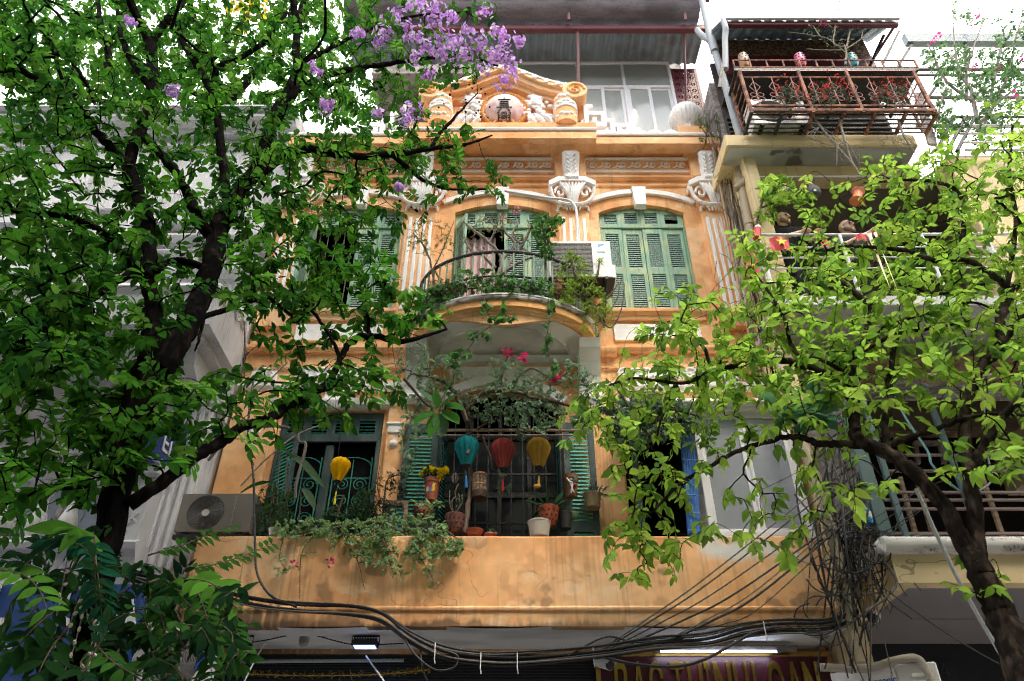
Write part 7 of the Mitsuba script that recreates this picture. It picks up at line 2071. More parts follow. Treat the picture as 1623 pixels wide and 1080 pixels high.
# trailing plant along the parapet
V, n_, _ = vine("trailing_plant", "pale small leaved plant trailing over the left half of the orange parapet", "plant",
    [[(650, 850, 7.35, 2), (600, 830, 7.25, 2), (540, 835, 7.2, 1.6), (480, 845, 7.15, 1.3), (450, 850, 7.12, 1)], [(640, 845, 7.3, 2), (680, 830, 7.2, 1.6), (720, 850, 7.1, 1.2), (735, 872, 7.1, 1)], [(600, 835, 7.2, 1.5), (610, 865, 7.1, 1.2), (620, 900, 7.08, .8)], [(660, 840, 7.2, 1.5), (665, 880, 7.1, 1), (685, 915, 7.08, .8), (688, 935, 7.08, .6)], [(500, 845, 7.15, 1), (478, 880, 7.1, .8), (475, 950, 7.1, .6)], [(540, 840, 7.15, 1), (565, 885, 7.1, .7), (578, 935, 7.08, .5)], [(450, 850, 7.12, .8), (443, 885, 7.1, .6), (455, 905, 7.09, .5)]],
    [(640, 838, 70, 26, 110), (560, 845, 60, 20, 70), (480, 838, 50, 18, 50), (690, 865, 40, 22, 60), (630, 875, 60, 20, 60), (560, 870, 40, 15, 16), (720, 870, 18, 18, 16), (625, 905, 30, 15, 9), (470, 880, 35, 22, 8), (685, 910, 14, 24, 5), (680, 800, 30, 14, 8), (445, 905, 15, 8, 4), (585, 893, 14, 5, 5)],
    7.15, .062, [(0.20, 0.34, 0.12), (0.27, 0.42, 0.19), (0.15, 0.29, 0.10), (0.36, 0.48, 0.30)], SMALL, (4, 7), seed=50, near=60, dep=.05, lo=7.0, hi=7.55)
blossoms(V, [(525, 896, 16), (468, 900, 12)], (0.70, 0.03, 0.22), .035, 60, nodes=n_)
# bougainvillea climbing over the door
V, n_, _ = vine("bougainvillea", "thorny climber with crimson flowers growing from the parapet up under the curved balcony", "plant",
    [[(735, 846, 7.5, 5), (742, 800, 7.62, 4), (747, 745, 7.75, 3.8), (744, 700, 7.78, 4), (740, 660, 7.6, 4), (735, 640, 7.4, 4)], [(740, 668, 7.35, 4), (728, 640, 7.3, 4), (715, 615, 7.25, 3), (690, 600, 7.2, 2), (660, 595, 7.2, 1.5)], [(740, 650, 7.35, 4), (765, 625, 7.3, 4), (800, 618, 7.25, 3.5), (850, 632, 7.2, 3), (890, 640, 7.2, 2.5), (930, 650, 7.2, 2)], [(742, 690, 7.7, 2), (775, 665, 7.5, 2), (790, 620, 7.3, 1.8), (800, 580, 7.25, 1.3), (806, 562, 7.2, 1)], [(800, 618, 7.25, 2), (840, 585, 7.2, 1.5), (870, 600, 7.15, 1.2), (885, 605, 7.1, 1)], [(740, 720, 7.4, 2.5), (760, 690, 7.78, 2), (775, 720, 7.8, 2), (780, 745, 7.8, 1.5)], [(700, 605, 7.2, 2), (660, 650, 7.2, 1.5), (640, 700, 7.2, 1.2), (650, 740, 7.2, .8)]],
    [(790, 640, 65, 34, 150), (850, 660, 50, 26, 90), (700, 600, 40, 36, 90), (670, 650, 30, 40, 60), (815, 600, 30, 26, 40), (880, 610, 40, 22, 50), (650, 690, 18, 40, 34), (828, 685, 10, 14, 8), (930, 610, 16, 30, 30), (655, 570, 25, 30, 26), (620, 590, 25, 18, 16), (790, 580, 20, 18, 14), (650, 740, 12, 22, 10), (910, 580, 14, 22, 14), (800, 770, 16, 18, 6)],
    7.2, .065, [(0.13, 0.22, 0.15), (0.18, 0.28, 0.20), (0.20, 0.33, 0.15), (0.11, 0.20, 0.10), (0.25, 0.38, 0.22)], SMALL, (4, 7), seed=70, near=60, dens=1.25, dep=.12, lo=6.85, hi=7.6)
blossoms(V, [(800, 561, 14), (808, 565, 12), (832, 570, 18), (826, 572, 12), (878, 602, 10), (884, 606, 10), (876, 612, 9), (887, 598, 6)], (0.78, 0.02, 0.16), .04, 80, nodes=n_)
# big glossy leaved shrub left of the lanterns
V = thing("glossy_leaved_shrub", "branch of big glossy spotted oval leaves left of the teal lantern", "plant")
nodes = skeleton(V, [[(640, 600, 6.2, 2.5), (675, 640, 6.4, 2), (692, 645, 6.5, 1.8), (705, 625, 6.5, 1.5), (702, 650, 6.5, 1.2)]], M_STEM, first="stem")
for i, (x, y, ex_, ey, w) in enumerate([(696, 650, 722, 622, .55), (700, 650, 728, 668, .55), (697, 655, 700, 690, .6), (690, 650, 655, 668, .5), (694, 648, 690, 618, .5), (690, 648, 668, 640, .5), (700, 640, 735, 645, .4), (692, 655, 680, 690, .4), (690, 640, 665, 615, .45), (703, 630, 716, 600, .5)]):
    a, b = P(x, y, 6.45), P(ex_, ey, 6.3 + .05 * (i % 3))
    d = b - a
    L = np.linalg.norm(d)
    m, c = scatter(*leaf_shape(w, .12, .18, .85, 9, .52), a[None], frames(d[None], (np.array([[.2 * (i % 3 - 1), -.75, .6]]))), np.array([L]), np.array([[(0.05, 0.17, 0.035), (0.07, 0.22, 0.04), (0.10, 0.19, 0.11)][i % 3]]))
    put("leaf", m, "mat_leaf", V, smooth=True, color=c)
# creeper with white star flowers over the right window head
V, n_, t_ = vine("star_flowered_creeper", "grey green creeper with tiny white star flowers over the head of the sliding window", "plant",
    [[(1110, 660, 7.3, 3), (1070, 650, 7.2, 3), (1030, 645, 7.15, 2.5), (990, 655, 7.1, 2), (965, 680, 7.1, 1.5)], [(1060, 650, 7.2, 2), (1050, 680, 7.15, 1.8), (1030, 700, 7.1, 1.3)], [(1000, 650, 7.1, 2), (980, 620, 7.05, 1.5), (960, 600, 7.0, 1)]],
    [(1030, 665, 60, 34, 120), (985, 690, 28, 26, 34), (1075, 665, 34, 30, 50), (1000, 640, 60, 20, 50), (920, 655, 22, 22, 16)],
    7.1, .105, GREEN_G + [(0.13, 0.22, 0.11), (0.09, 0.19, 0.07)], [leaf_shape(.5, .2, .2, 1, 6, .45)], (3, 6), seed=90, dep=.12, near=60, lo=6.7, hi=7.4)
r_ = np.random.default_rng(9)
sp = t_[r_.integers(0, len(t_), 90)] + r_.normal(0, .04, (90, 3)) + [0, -.08, 0]
pos = np.repeat(sp, 5, 0)
m, c = scatter(*leaf_shape(.25, 0, .1, 1, 4), pos, frames(rand_dirs(len(pos), 1, r_), rand_dirs(len(pos), 1, r_)), np.full(len(pos), .028), np.tile([[.62, .64, .52]], (len(pos), 1)))
put("star_flowers", m, "mat_petal", V, smooth=True, color=c, kind="stuff")

# left window plants
V, n_, _ = vine("potted_shrub", "small leaved potted shrub at the left end of the parapet below the louvred leaf", "plant", [[(438, 850, 7.5, 2), (436, 810, 7.5, 2), (430, 770, 7.5, 1.5)], [(436, 815, 7.5, 1.5), (455, 790, 7.5, 1.3), (462, 770, 7.5, 1)], [(436, 820, 7.5, 1.2), (415, 800, 7.5, 1)]], [(435, 800, 32, 32, 90), (445, 835, 30, 14, 30), (415, 840, 16, 16, 12)], 7.5, .05, GREEN_D + GREEN_M, SMALL, (5, 8), seed=110, dep=.08, near=20)
V, n_, _ = vine("leafy_pot_plants", "dark bushy foliage plant in front of the left first floor window", "plant", [[(530, 850, 7.55, 2), (535, 815, 7.6, 2), (545, 785, 7.6, 1.5)], [(560, 850, 7.55, 2), (575, 810, 7.6, 1.5), (580, 790, 7.6, 1.2)], [(500, 850, 7.5, 1.5), (495, 825, 7.5, 1.3)]], [(540, 825, 36, 24, 70), (580, 805, 22, 30, 50), (500, 835, 24, 14, 34), (470, 845, 24, 10, 20)], 7.55, .085, GREEN_D + GREEN_G[2:] + [(0.04, 0.12, 0.035)], [leaf_shape(.4, .3, .2, 1, 6, .45)], (4, 7), seed=120, dep=.08, near=30)
V, n_, _ = vine("wiry_shrub", "sparse dark wiry shrub at the right edge of the left first floor window", "plant", [[(605, 850, 7.5, 2), (608, 800, 7.5, 1.5), (615, 760, 7.5, 1), (640, 752, 7.5, .8)], [(608, 815, 7.5, 1), (632, 790, 7.5, .8), (640, 780, 7.5, .6)], [(606, 800, 7.5, 1), (598, 770, 7.5, .7), (602, 738, 7.5, .5)]], [(615, 790, 26, 45, 60), (635, 765, 14, 22, 22), (600, 820, 20, 24, 26)], 7.5, .045, [(0.025, 0.05, 0.025), (0.03, 0.045, 0.03)], SMALL, (3, 6), seed=130, dep=.06)
for i, (lab, pts, w) in enumerate((("long drooping grey green leaf over the left window sill", [(455, 720), (480, 735), (502, 760), (519, 778)], .17), ("broad hanging grey green leaf below the first", [(478, 775), (488, 785), (496, 800), (499, 812)], .34), ("short dark banana like leaf beside the louvred leaf", [(443, 712), (455, 718), (466, 726)], .3), ("long leaf lying across the top of the beige air conditioner", [(432, 765), (405, 770), (382, 782)], .2))):
    BL = thing("strap_leaf_plant", lab, "plant")
    s = spline(np.array([P(x, y, 7.45) for x, y in pts]), 6)
    t = np.linspace(0, 1, len(s))
    Ltot = np.linalg.norm(s[-1] - s[0])
    hw = np.sin(np.pi * np.clip(t, .02, .98) ** .8) * w * Ltot / 2 * .75
    tan = np.gradient(s, axis=0)
    sd = np.cross(tan, [0, -1, .2])
    sd /= np.linalg.norm(sd, axis=1, keepdims=True)
    v = np.vstack([s, s + sd * hw[:, None] + [0, -.01, .01], s - sd * hw[:, None] + [0, -.01, .01]])
    n = len(s)
    f = []
    for k in range(n - 1):
        f += [[k, k + 1, n + k + 1], [k, n + k + 1, n + k], [k, 2 * n + k, 2 * n + k + 1], [k, 2 * n + k + 1, k + 1]]
    put("blade", trimesh.Trimesh(v, f, process=False), "mat_leaf", BL, smooth=True, color=np.tile([[(0.10, 0.18, 0.10), (0.12, 0.19, 0.12), (0.07, 0.16, 0.07), (0.03, 0.09, 0.03)][i]], (len(v), 1)))
    put("stalk", tube([P(pts[0][0], pts[0][1], 7.45), P(pts[0][0] - 6, 850, 7.5)], .007, 5), M_STEM, BL)
# orchid and bare stem by the brown pot
V = thing("leggy_orchid", "leggy orchid with grey aerial roots in the brown pot", "plant")
put("stem", tube(spline([ot + [0, 0, -.02], ot + [.02, 0, .12], ot + [.0, -.02, .25], ot + [.03, 0, .36]], 5), .008, 6), M_STEM, V)
foliage(V, "leaves", ot + [.02, 0, .14], (.06, .05, .12), 10, .13, GREEN_D, w=.25, seed=140, up=.3, kind=None)
put("aerial_root", cat(*[tube(spline(ot + np.array([[0, 0, .0], [rng.uniform(-.06, .09), -.05, .1], [rng.uniform(-.08, .12), -.08, .17 + rng.uniform(-.05, .08)]]), 4), .005, 5) for _ in range(7)]), M_STEMG, V)

# ---------- second floor balcony plants
V, n_, _ = vine("bare_frangipani", "gnarled nearly leafless potted tree on the curved balcony", "plant",
    [[(790, 462, 7.45, 3.6), (788, 440, 7.45, 3.4), (795, 420, 7.45, 3), (790, 400, 7.45, 2.4), (770, 380, 7.45, 2.5), (750, 365, 7.45, 2), (735, 352, 7.45, 1.5)], [(800, 462, 7.4, 3.4), (802, 430, 7.4, 2.8), (815, 405, 7.4, 2.4), (830, 385, 7.4, 2.5), (842, 360, 7.4, 2)], [(792, 415, 7.45, 3), (815, 390, 7.5, 2.5), (800, 365, 7.5, 2), (795, 345, 7.5, 1.3)], [(785, 425, 7.45, 3), (765, 405, 7.4, 2.2), (748, 398, 7.4, 1.6), (738, 385, 7.4, 1.2)], [(802, 430, 7.4, 3), (825, 415, 7.35, 2.2), (845, 408, 7.35, 1.5)], [(775, 385, 7.45, 2), (785, 362, 7.45, 1.5), (770, 345, 7.45, 1.2)], [(828, 388, 7.4, 2), (812, 372, 7.4, 1.5), (822, 352, 7.4, 1.2)]],
    [(775, 355, 38, 14, 44), (815, 365, 32, 22, 40), (750, 385, 22, 24, 26), (830, 395, 20, 20, 20)], 7.4, .05, [(0.14, 0.20, 0.06), (0.20, 0.17, 0.06), (0.10, 0.18, 0.05)], SMALL, (1, 3), m=M_STEMG, seed=150, dep=.08, r0=.003, rmax=.012)
blossoms(V, [(819, 338, 9), (796, 349, 6)], (0.80, 0.25, 0.42), .045, 158, nodes=n_)
V, n_, _ = vine("balcony_creeper", "bright leaved creeper beside the balcony door under the white air conditioner's left end", "plant", [[(862, 440, 7.3, 2), (865, 400, 7.3, 1.8), (862, 365, 7.3, 1.4), (868, 345, 7.3, 1)]], [(862, 360, 22, 20, 44), (865, 390, 16, 20, 22), (880, 350, 12, 10, 10)], 7.3, .085, GREEN_M + [(0.14, 0.32, 0.05)], [leaf_shape(.7, .2, .2, .9, 6, .4)], (3, 6), seed=160, near=20)
V, n_, _ = vine("rosette_shrub", "yellow green rosette shrub spilling over the right end of the curved balcony", "plant",
    [[(930, 500, 7.45, 3), (925, 460, 7.35, 3), (910, 430, 7.3, 2), (905, 405, 7.3, 1.5)], [(925, 470, 7.35, 3), (945, 440, 7.3, 2), (950, 415, 7.3, 1.2)], [(920, 470, 7.35, 2), (895, 455, 7.25, 1.6), (880, 440, 7.25, 1)], [(935, 480, 7.4, 2), (950, 500, 7.35, 1.5), (958, 520, 7.35, 1)], [(940, 490, 7.4, 2), (965, 470, 7.4, 1.5), (980, 450, 7.4, 1)], [(945, 500, 7.4, 1.5), (968, 520, 7.4, 1.2), (985, 490, 7.4, 1), (990, 450, 7.4, .6)], [(950, 510, 7.4, 1.5), (975, 480, 7.45, 1), (985, 440, 7.5, .6)]],
    [(910, 430, 26, 26, 60), (925, 460, 32, 24, 80), (890, 470, 22, 18, 34), (945, 480, 22, 26, 40), (905, 408, 16, 10, 14), (950, 415, 8, 6, 4), (960, 500, 16, 26, 20), (935, 520, 14, 22, 12)],
    7.3, .075, [(0.22, 0.36, 0.05), (0.30, 0.45, 0.06), (0.15, 0.27, 0.04)], [leaf_shape(.35, .05, .25, 1, 5, .6)], (6, 9), seed=170, dens=1.0, dep=.08, lo=6.95, hi=7.6, droop=-.1)
V, n_, _ = vine("railing_ivy", "heart leaved ivy woven along the foot of the curved balcony railing", "plant",
    [[(690, 470, 7.35, 1.5), (740, 458, 7.2, 1.5), (800, 455, 7.12, 1.5), (860, 460, 7.2, 1.5), (900, 470, 7.3, 1)], [(800, 458, 7.12, 1), (797, 490, 7.05, .8), (802, 500, 7.04, .6), (815, 505, 7.04, .5)], [(766, 460, 7.12, 1), (770, 485, 7.04, .8), (778, 505, 7.04, .6), (795, 512, 7.04, .5)], [(868, 462, 7.2, 1), (872, 500, 7.1, .8), (866, 540, 7.08, .7), (872, 570, 7.06, .6), (880, 600, 7.06, .5)], [(786, 512, 7.04, .7), (760, 530, 7.02, .6), (740, 555, 7.0, .6), (715, 575, 6.98, .5)]],
    [(760, 450, 60, 12, 30), (830, 455, 50, 14, 30), (700, 470, 26, 16, 40), (770, 435, 60, 8, 8), (872, 480, 4, 24, 8), (868, 540, 5, 34, 9), (878, 590, 6, 16, 7), (770, 490, 5, 16, 5), (798, 490, 4, 14, 4), (785, 508, 14, 5, 6), (812, 504, 8, 4, 4), (760, 533, 18, 9, 9), (732, 560, 16, 9, 9), (718, 575, 8, 6, 4)],
    7.15, .095, GREEN_M + [(0.12, 0.30, 0.06), (0.16, 0.25, 0.14)], [leaf_shape(.8, .15, .15, .8, 6, .35)], (1, 3), dens=2.6, seed=180, near=50, dep=.03, lo=6.9, hi=7.5)
V, n_, _ = vine("spindly_shrub", "spindly shrub with small yellowing leaves before the fluted pilaster left of the balcony", "plant",
    [[(690, 470, 7.45, 2), (685, 430, 7.45, 1.6), (675, 395, 7.45, 1.2), (655, 370, 7.45, .9)], [(685, 430, 7.45, 1.4), (700, 400, 7.45, 1), (712, 370, 7.45, .7), (720, 350, 7.45, .5)], [(680, 410, 7.45, 1), (668, 380, 7.45, .7), (672, 350, 7.45, .5)]],
    [(680, 375, 36, 32, 60), (660, 385, 18, 20, 16), (705, 400, 18, 24, 16)], 7.45, .045, [(0.20, 0.24, 0.05), (0.26, 0.24, 0.06), (0.13, 0.20, 0.05)], SMALL, (2, 4), seed=190, dep=.08)
V, n_, _ = vine("dark_pot_plants", "dark shaggy pot plants crowded behind the left end of the curved balcony railing", "plant", [[(700, 480, 7.5, 2), (698, 450, 7.5, 1.6), (690, 430, 7.5, 1)], [(730, 465, 7.3, 2), (733, 448, 7.3, 1.5)]], [(690, 470, 22, 26, 80), (715, 460, 24, 14, 40), (680, 490, 14, 14, 22)], 7.45, .07, GREEN_D + [(0.05, 0.08, 0.03)], [leaf_shape(.28, .4, .2, 1, 5, .4)], (4, 8), seed=200, dep=.07, droop=.6)
for px, py, lab, mm in ((838, 457, "blue and white glazed pot on the curved balcony", "mat_glaze_blue"), (712, 470, "brown pot half hidden behind the left of the balcony railing", None), (885, 457, "small red clay pot at the right of the balcony railing", None)):
    pot(lab, px, py + 10, 30 if mm else 22, 18, 7.35, mat(mm, (0.22, 0.26, 0.36), .3) if mm else M_TC, "round" if mm else "pot")

# ---------- the neighbours' plants
RF = [leaf_shape(.35, 0, .2, 1, 4, .5)]
for i, (x, w, lab) in enumerate(((1312, 36, "red flowered crown of thorns in the middle of the cage balcony"), (1252, 22, "smaller red flowered crown of thorns left of the middle of the cage balcony"), (1412, 32, "red flowered crown of thorns at the right end of the cage balcony"))):
    V, n_, t_ = vine("crown_of_thorns", lab, "plant", [[(x, 185, 6.6, 3), (x + 2, 165, 6.6, 2.5), (x, 145, 6.6, 2)], [(x, 170, 6.6, 2), (x - w * .6, 150, 6.55, 1.5)], [(x, 170, 6.6, 2), (x + w * .6, 150, 6.55, 1.5)], [(x, 165, 6.55, 1.5), (x + w * .2, 135, 6.55, 1)]], [(x, 158, w, 20, int(w * 2.8)), (x, 145, w * .8, 16, int(w * 1.2))], 6.55, .055, [(0.05, 0.075, 0.045), (0.08, 0.11, 0.07), (0.10, 0.12, 0.09)], SMALL, (4, 6), seed=210 + i * 7, dep=.10, lo=6.3, hi=6.8)
    r_ = np.random.default_rng(220 + i)
    q = t_[r_.integers(0, len(t_), int(w * 1.6))] + r_.normal(0, .03, (int(w * 1.6), 3)) + [0, -.05, .09]
    pos = np.repeat(q, 6, 0) + r_.normal(0, .012, (len(q) * 6, 3))
    m, c = scatter(*leaf_shape(.8, 0, .1, 1, 4), pos, frames(rand_dirs(len(pos), 1, r_), rand_dirs(len(pos), 1, r_)), np.full(len(pos), .024), np.tile([[.55, .07, .06]], (len(pos), 1)) * r_.uniform(.6, 1.3, (len(pos), 1)))
    put("red_flowers", m, "mat_petal", V, smooth=True, color=c, kind="stuff")
V, n_, _ = vine("bonsai_bougainvillea", "nearly bare pale branched bougainvillea standing on the cage shelf against the sky", "plant",
    [[(1340, 104, 6.6, 2), (1341, 85, 6.6, 1.7), (1338, 72, 6.6, 1.4)], [(1340, 84, 6.6, 1.2), (1312, 62, 6.55, 1), (1285, 56, 6.55, .8), (1248, 51, 6.55, .5)], [(1341, 78, 6.6, 1.2), (1365, 62, 6.6, .9), (1388, 44, 6.6, .5)], [(1338, 75, 6.6, 1.8), (1322, 70, 6.55, 1.2), (1324, 40, 6.55, 1), (1330, 10, 6.5, .6)], [(1342, 75, 6.6, 1.6), (1348, 50, 6.6, 1.2), (1365, 25, 6.6, .8)], [(1336, 80, 6.6, 1.4), (1310, 80, 6.55, 1), (1278, 78, 6.55, .7)], [(1348, 50, 6.6, 1), (1340, 30, 6.6, .7), (1358, 18, 6.6, .5)], [(1300, 58, 6.55, 1), (1288, 40, 6.55, .6), (1282, 28, 6.55, .4)], [(1365, 62, 6.6, .9), (1370, 40, 6.6, .6), (1375, 22, 6.6, .4)]],
    [(1340, 60, 36, 30, 60), (1300, 50, 26, 14, 26), (1335, 18, 18, 14, 16), (1290, 38, 12, 10, 8)], 6.6, .04, [(0.22, 0.34, 0.08), (0.16, 0.26, 0.08)], SMALL, (0, 2), m=M_STEMG, seed=240, dep=.05)
blossoms(V, [(1330, 5, 8), (1325, 12, 6), (1303, 44, 4)], (0.62, 0.03, 0.20), .035, 250, nodes=n_)
V, n_, _ = vine("rooftop_bougainvillea", "sprawling bougainvillea with pink flowers over the far pergola in the upper right corner", "plant",
    [[(1560, 240, 7.4, 4), (1550, 200, 7.4, 3.5), (1540, 150, 7.45, 3), (1520, 110, 7.5, 2), (1512, 60, 7.5, 1), (1510, 0, 7.5, .7)], [(1550, 200, 7.4, 3), (1580, 160, 7.4, 2.5), (1600, 110, 7.4, 2), (1610, 60, 7.4, 1.5), (1620, 30, 7.4, 1)], [(1540, 160, 7.4, 2.5), (1500, 130, 7.4, 2), (1480, 90, 7.4, 1.5), (1470, 70, 7.4, 1)], [(1575, 170, 7.4, 2), (1610, 140, 7.4, 1.5), (1640, 130, 7.4, 1)], [(1530, 120, 7.5, 1.5), (1545, 70, 7.5, 1.2), (1560, 30, 7.5, .8)], [(1500, 140, 7.4, 2), (1490, 170, 7.3, 1.5), (1480, 220, 7.3, 1)]],
    [(1540, 120, 70, 44, 190), (1590, 150, 40, 50, 120), (1500, 90, 40, 24, 60), (1600, 80, 30, 40, 60), (1560, 30, 30, 16, 12), (1530, 25, 22, 12, 8), (1490, 190, 22, 30, 40), (1615, 30, 16, 20, 12), (1512, 15, 4, 22, 4), (1550, 200, 40, 26, 50)],
    7.4, .09, GREEN_P + GREEN_M + [(0.06, 0.13, 0.06)], SMALL, (3, 6), m=M_STEMG, dens=1.25, seed=260, dep=.25, lo=6.8, hi=7.9)
blossoms(V, [(1485, 62, 12), (1478, 70, 8), (1540, 112, 14), (1580, 112, 8), (1604, 155, 10), (1543, 33, 10), (1534, 42, 5), (1620, 95, 8), (1506, 94, 5), (1575, 82, 4)], (0.78, 0.06, 0.32), .05, 270, nodes=n_)
V, n_, _ = vine("corner_vine", "fresh green vine at the left corner of the yellow house's second floor gallery", "plant",
    [[(1195, 400, 7.05, 2), (1200, 350, 7.05, 2), (1212, 310, 7.0, 1.6), (1225, 285, 7.0, 1)], [(1205, 330, 7.05, 1.5), (1240, 320, 7.0, 1.2), (1275, 330, 7.0, .8), (1300, 335, 6.95, .6)], [(1212, 310, 7.0, 1.2), (1250, 300, 6.95, 1), (1262, 295, 6.95, .6)]],
    [(1230, 300, 30, 22, 60), (1264, 316, 30, 8, 22), (1215, 340, 18, 14, 14), (1300, 345, 20, 14, 12)], 7.0, .095, [(0.22, 0.42, 0.05), (0.28, 0.48, 0.06), (0.16, 0.32, 0.05)], [leaf_shape(.38, .15, .2, 1, 6, .45)], (4, 7), seed=280, near=40, lo=6.6, hi=7.2)
V, n_, _ = vine("gallery_pot_plants", "dark potted plants with a few mauve flowers behind the neighbour's balcony rail", "plant", [[(1390, 450, 7.2, 3), (1392, 420, 7.2, 2), (1388, 400, 7.2, 1.5)], [(1430, 450, 7.2, 3), (1432, 420, 7.2, 2)], [(1290, 450, 7.15, 2), (1292, 410, 7.15, 1.5)], [(1470, 450, 7.2, 2), (1472, 410, 7.2, 1.5)]], [(1400, 425, 44, 26, 110), (1290, 400, 50, 20, 70), (1460, 420, 40, 26, 70), (1340, 400, 40, 18, 40)], 7.2, .08, GREEN_D + GREEN_M + [(0.10, 0.22, 0.05)], SMALL, (4, 7), seed=290, dep=.1)
blossoms(V, [(1428, 402, 8), (1393, 428, 8), (1417, 445, 8), (1380, 425, 5)], (0.50, 0.12, 0.45), .05, 300, nodes=n_)
for i, (lab, pts) in enumerate((("long pale dead creeper stem hanging from the middle of the cage balcony", [(1284, 178), (1300, 200), (1325, 230), (1350, 258), (1362, 275)]), ("second pale dead creeper stem hanging under the cage balcony", [(1330, 190), (1340, 225), (1350, 255), (1366, 280)]), ("short pale dead creeper stem under the right end of the cage balcony", [(1424, 190), (1430, 210), (1440, 228), (1450, 242)]))):
    DS = thing("dead_stem", lab, "stem")
    put("stem", tube(spline(np.array([P(x, y, 6.6) for x, y in pts]), 5), np.linspace(.018, .008, 5 * (len(pts) - 1) + 1), 6), M_STEMG, DS, smooth=True)
    put("side_shoots", cat(*[tube(spline([P(*pts[1], 6.6), P(pts[1][0] + rng.uniform(-25, 25), pts[1][1] + rng.uniform(0, 25), 6.55), P(pts[2][0] + rng.uniform(-30, 30), pts[2][1] + rng.uniform(0, 15), 6.6)], 4), .004, 4) for _ in range(5)]), M_STEMG, DS)
V, n_, _ = vine("wall_weeds", "sprigs of weeds rooted beside the urn at the right end of the cornice", "plant", [[(1118, 230, 7.6, 1.2), (1122, 205, 7.5, 1), (1135, 180, 7.45, .7)], [(1120, 215, 7.5, 1), (1108, 195, 7.5, .7)]], [(1125, 195, 20, 22, 30), (1140, 215, 14, 12, 12), (1115, 225, 10, 12, 8)], 7.5, .05, GREEN_M + GREEN_Y, SMALL, (2, 4), seed=310)

# ---------------------------------------------------------------- pipes and cables
def cable(parent, pts, r, m=None, n=6, name="cable", k=7):
    put(name, tube(spline(np.array([P(x, y, Y) for x, y, Y in pts]), k), r, n), m or M_CABLE, parent, smooth=True)

CB1 = thing("cable_bundle", "thick sagging bundle of black street cables along the foot of the orange parapet", "cables")
main = [(180, 905, 6.9), (260, 925, 6.9), (330, 938, 7.0), (400, 955, 7.05), (470, 965, 7.08), (555, 970, 7.06), (605, 980, 7.0), (650, 1012, 6.9), (700, 1036, 6.85), (760, 1046, 6.8), (830, 1046, 6.8), (945, 1036, 6.75), (1040, 1022, 6.75), (1120, 1016, 6.8), (1180, 1000, 6.85), (1240, 992, 6.9), (1310, 990, 6.9), (1360, 975, 6.95)]
for i in range(7):
    r_ = np.random.default_rng(400 + i)
    o = r_.normal(0, 1, len(main)).cumsum() * 1.2
    cable(CB1, [(x, y + (i - 3) * 2.2 + o[j] * (1.2 if 300 < x < 600 else 1), Y + .015 * ((i * 7) % 5 - 2)) for j, (x, y, Y) in enumerate(main)], [.010, .014, .008, .011, .012, .008, .015][i], M_CABLE if i not in (2, 5) else M_CABLEG)
for x, y in ((690, 1030), (762, 1046), (820, 1046), (940, 1036), (1210, 996)):
    c = P(x, y, 6.78)
    put("cable_tie", tube([c + [0, -.03, .05], c + [0, -.035, -.08], c + [.005, -.03, -.12]], .005, 5), M_LETW, CB1)
cable(CB1, [(640, 1010, 6.9), (660, 1040, 6.85), (690, 1062, 6.8), (720, 1058, 6.8), (725, 1040, 6.8), (700, 1030, 6.8)], .010)
cable(CB1, [(665, 1020, 6.9), (670, 1060, 6.85), (680, 1085, 6.85)], .010)
cable(CB1, [(945, 1038, 6.75), (1000, 1052, 6.7), (1065, 1057, 6.7), (1110, 1048, 6.7), (1150, 1028, 6.75), (1190, 1005, 6.8), (1230, 993, 6.85)], .014)
cable(CB1, [(900, 1040, 6.75), (960, 1010, 6.75), (1010, 1018, 6.75), (1100, 1010, 6.75)], .008)
CB2 = thing("service_cables", "fan of thin service cables rising to the right across the orange parapet", "cables")
for i, (a, b) in enumerate((((940, 1038), (1300, 772)), ((945, 1037), (1310, 780)), ((955, 1034), (1330, 800)), ((1000, 1020), (1345, 815)), ((1050, 1018), (1360, 800)), ((1050, 1020), (1365, 808)), ((1100, 1000), (1300, 878)))):
    mx, my = (a[0] + b[0]) / 2, (a[1] + b[1]) / 2 + 10 + 3 * i
    cable(CB2, [(*a, 6.75), ((a[0] * 3 + b[0]) / 4, (a[1] * 3 + b[1]) / 4 + 7 + 2 * i, 6.78), (mx, my, 6.8), (*b, 6.9)], [.007, .007, .006, .009, .006, .011, .005][i], M_CABLEG if i in (0, 4) else M_CABLE)
CB3 = thing("cable_tangle", "dense tangle of black cables hanging in the gap between the orange and yellow houses", "cables")
r_ = np.random.default_rng(77)
for i in range(42):
    xa_, xb_ = r_.normal(1326, 34), r_.normal(1358, 32)
    y0_, y1_ = r_.uniform(640, 880), r_.uniform(930, 1090)
    mid = ((xa_ + xb_) / 2 + r_.normal(0, 22), (y0_ + y1_) / 2 + r_.normal(0, 18))
    cable(CB3, [(xa_, y0_, 7.0 + r_.uniform(-.15, .2)), ((xa_ + mid[0]) / 2 + r_.normal(0, 12), (y0_ + mid[1]) / 2, 6.95), (*mid, 6.9 + r_.uniform(-.15, .15)), (xb_ + r_.normal(0, 6), y1_, 6.9)], r_.uniform(.004, .011), M_CABLEG if r_.random() < .22 else M_CABLE, 5, k=5)
for i in range(26):
    a = (r_.uniform(1285, 1400), r_.uniform(840, 1040))
    an = r_.uniform(0, 6.28)
    rad = r_.uniform(12, 34)
    cable(CB3, [(a[0] + rad * math.cos(an + t) * (1 + .2 * t), a[1] + rad * math.sin(an + t) * 1.2, 6.85 + r_.uniform(-.1, .1)) for t in np.linspace(0, r_.uniform(2, 5), 6)], r_.uniform(.004, .008), M_CABLE, 5, k=4)
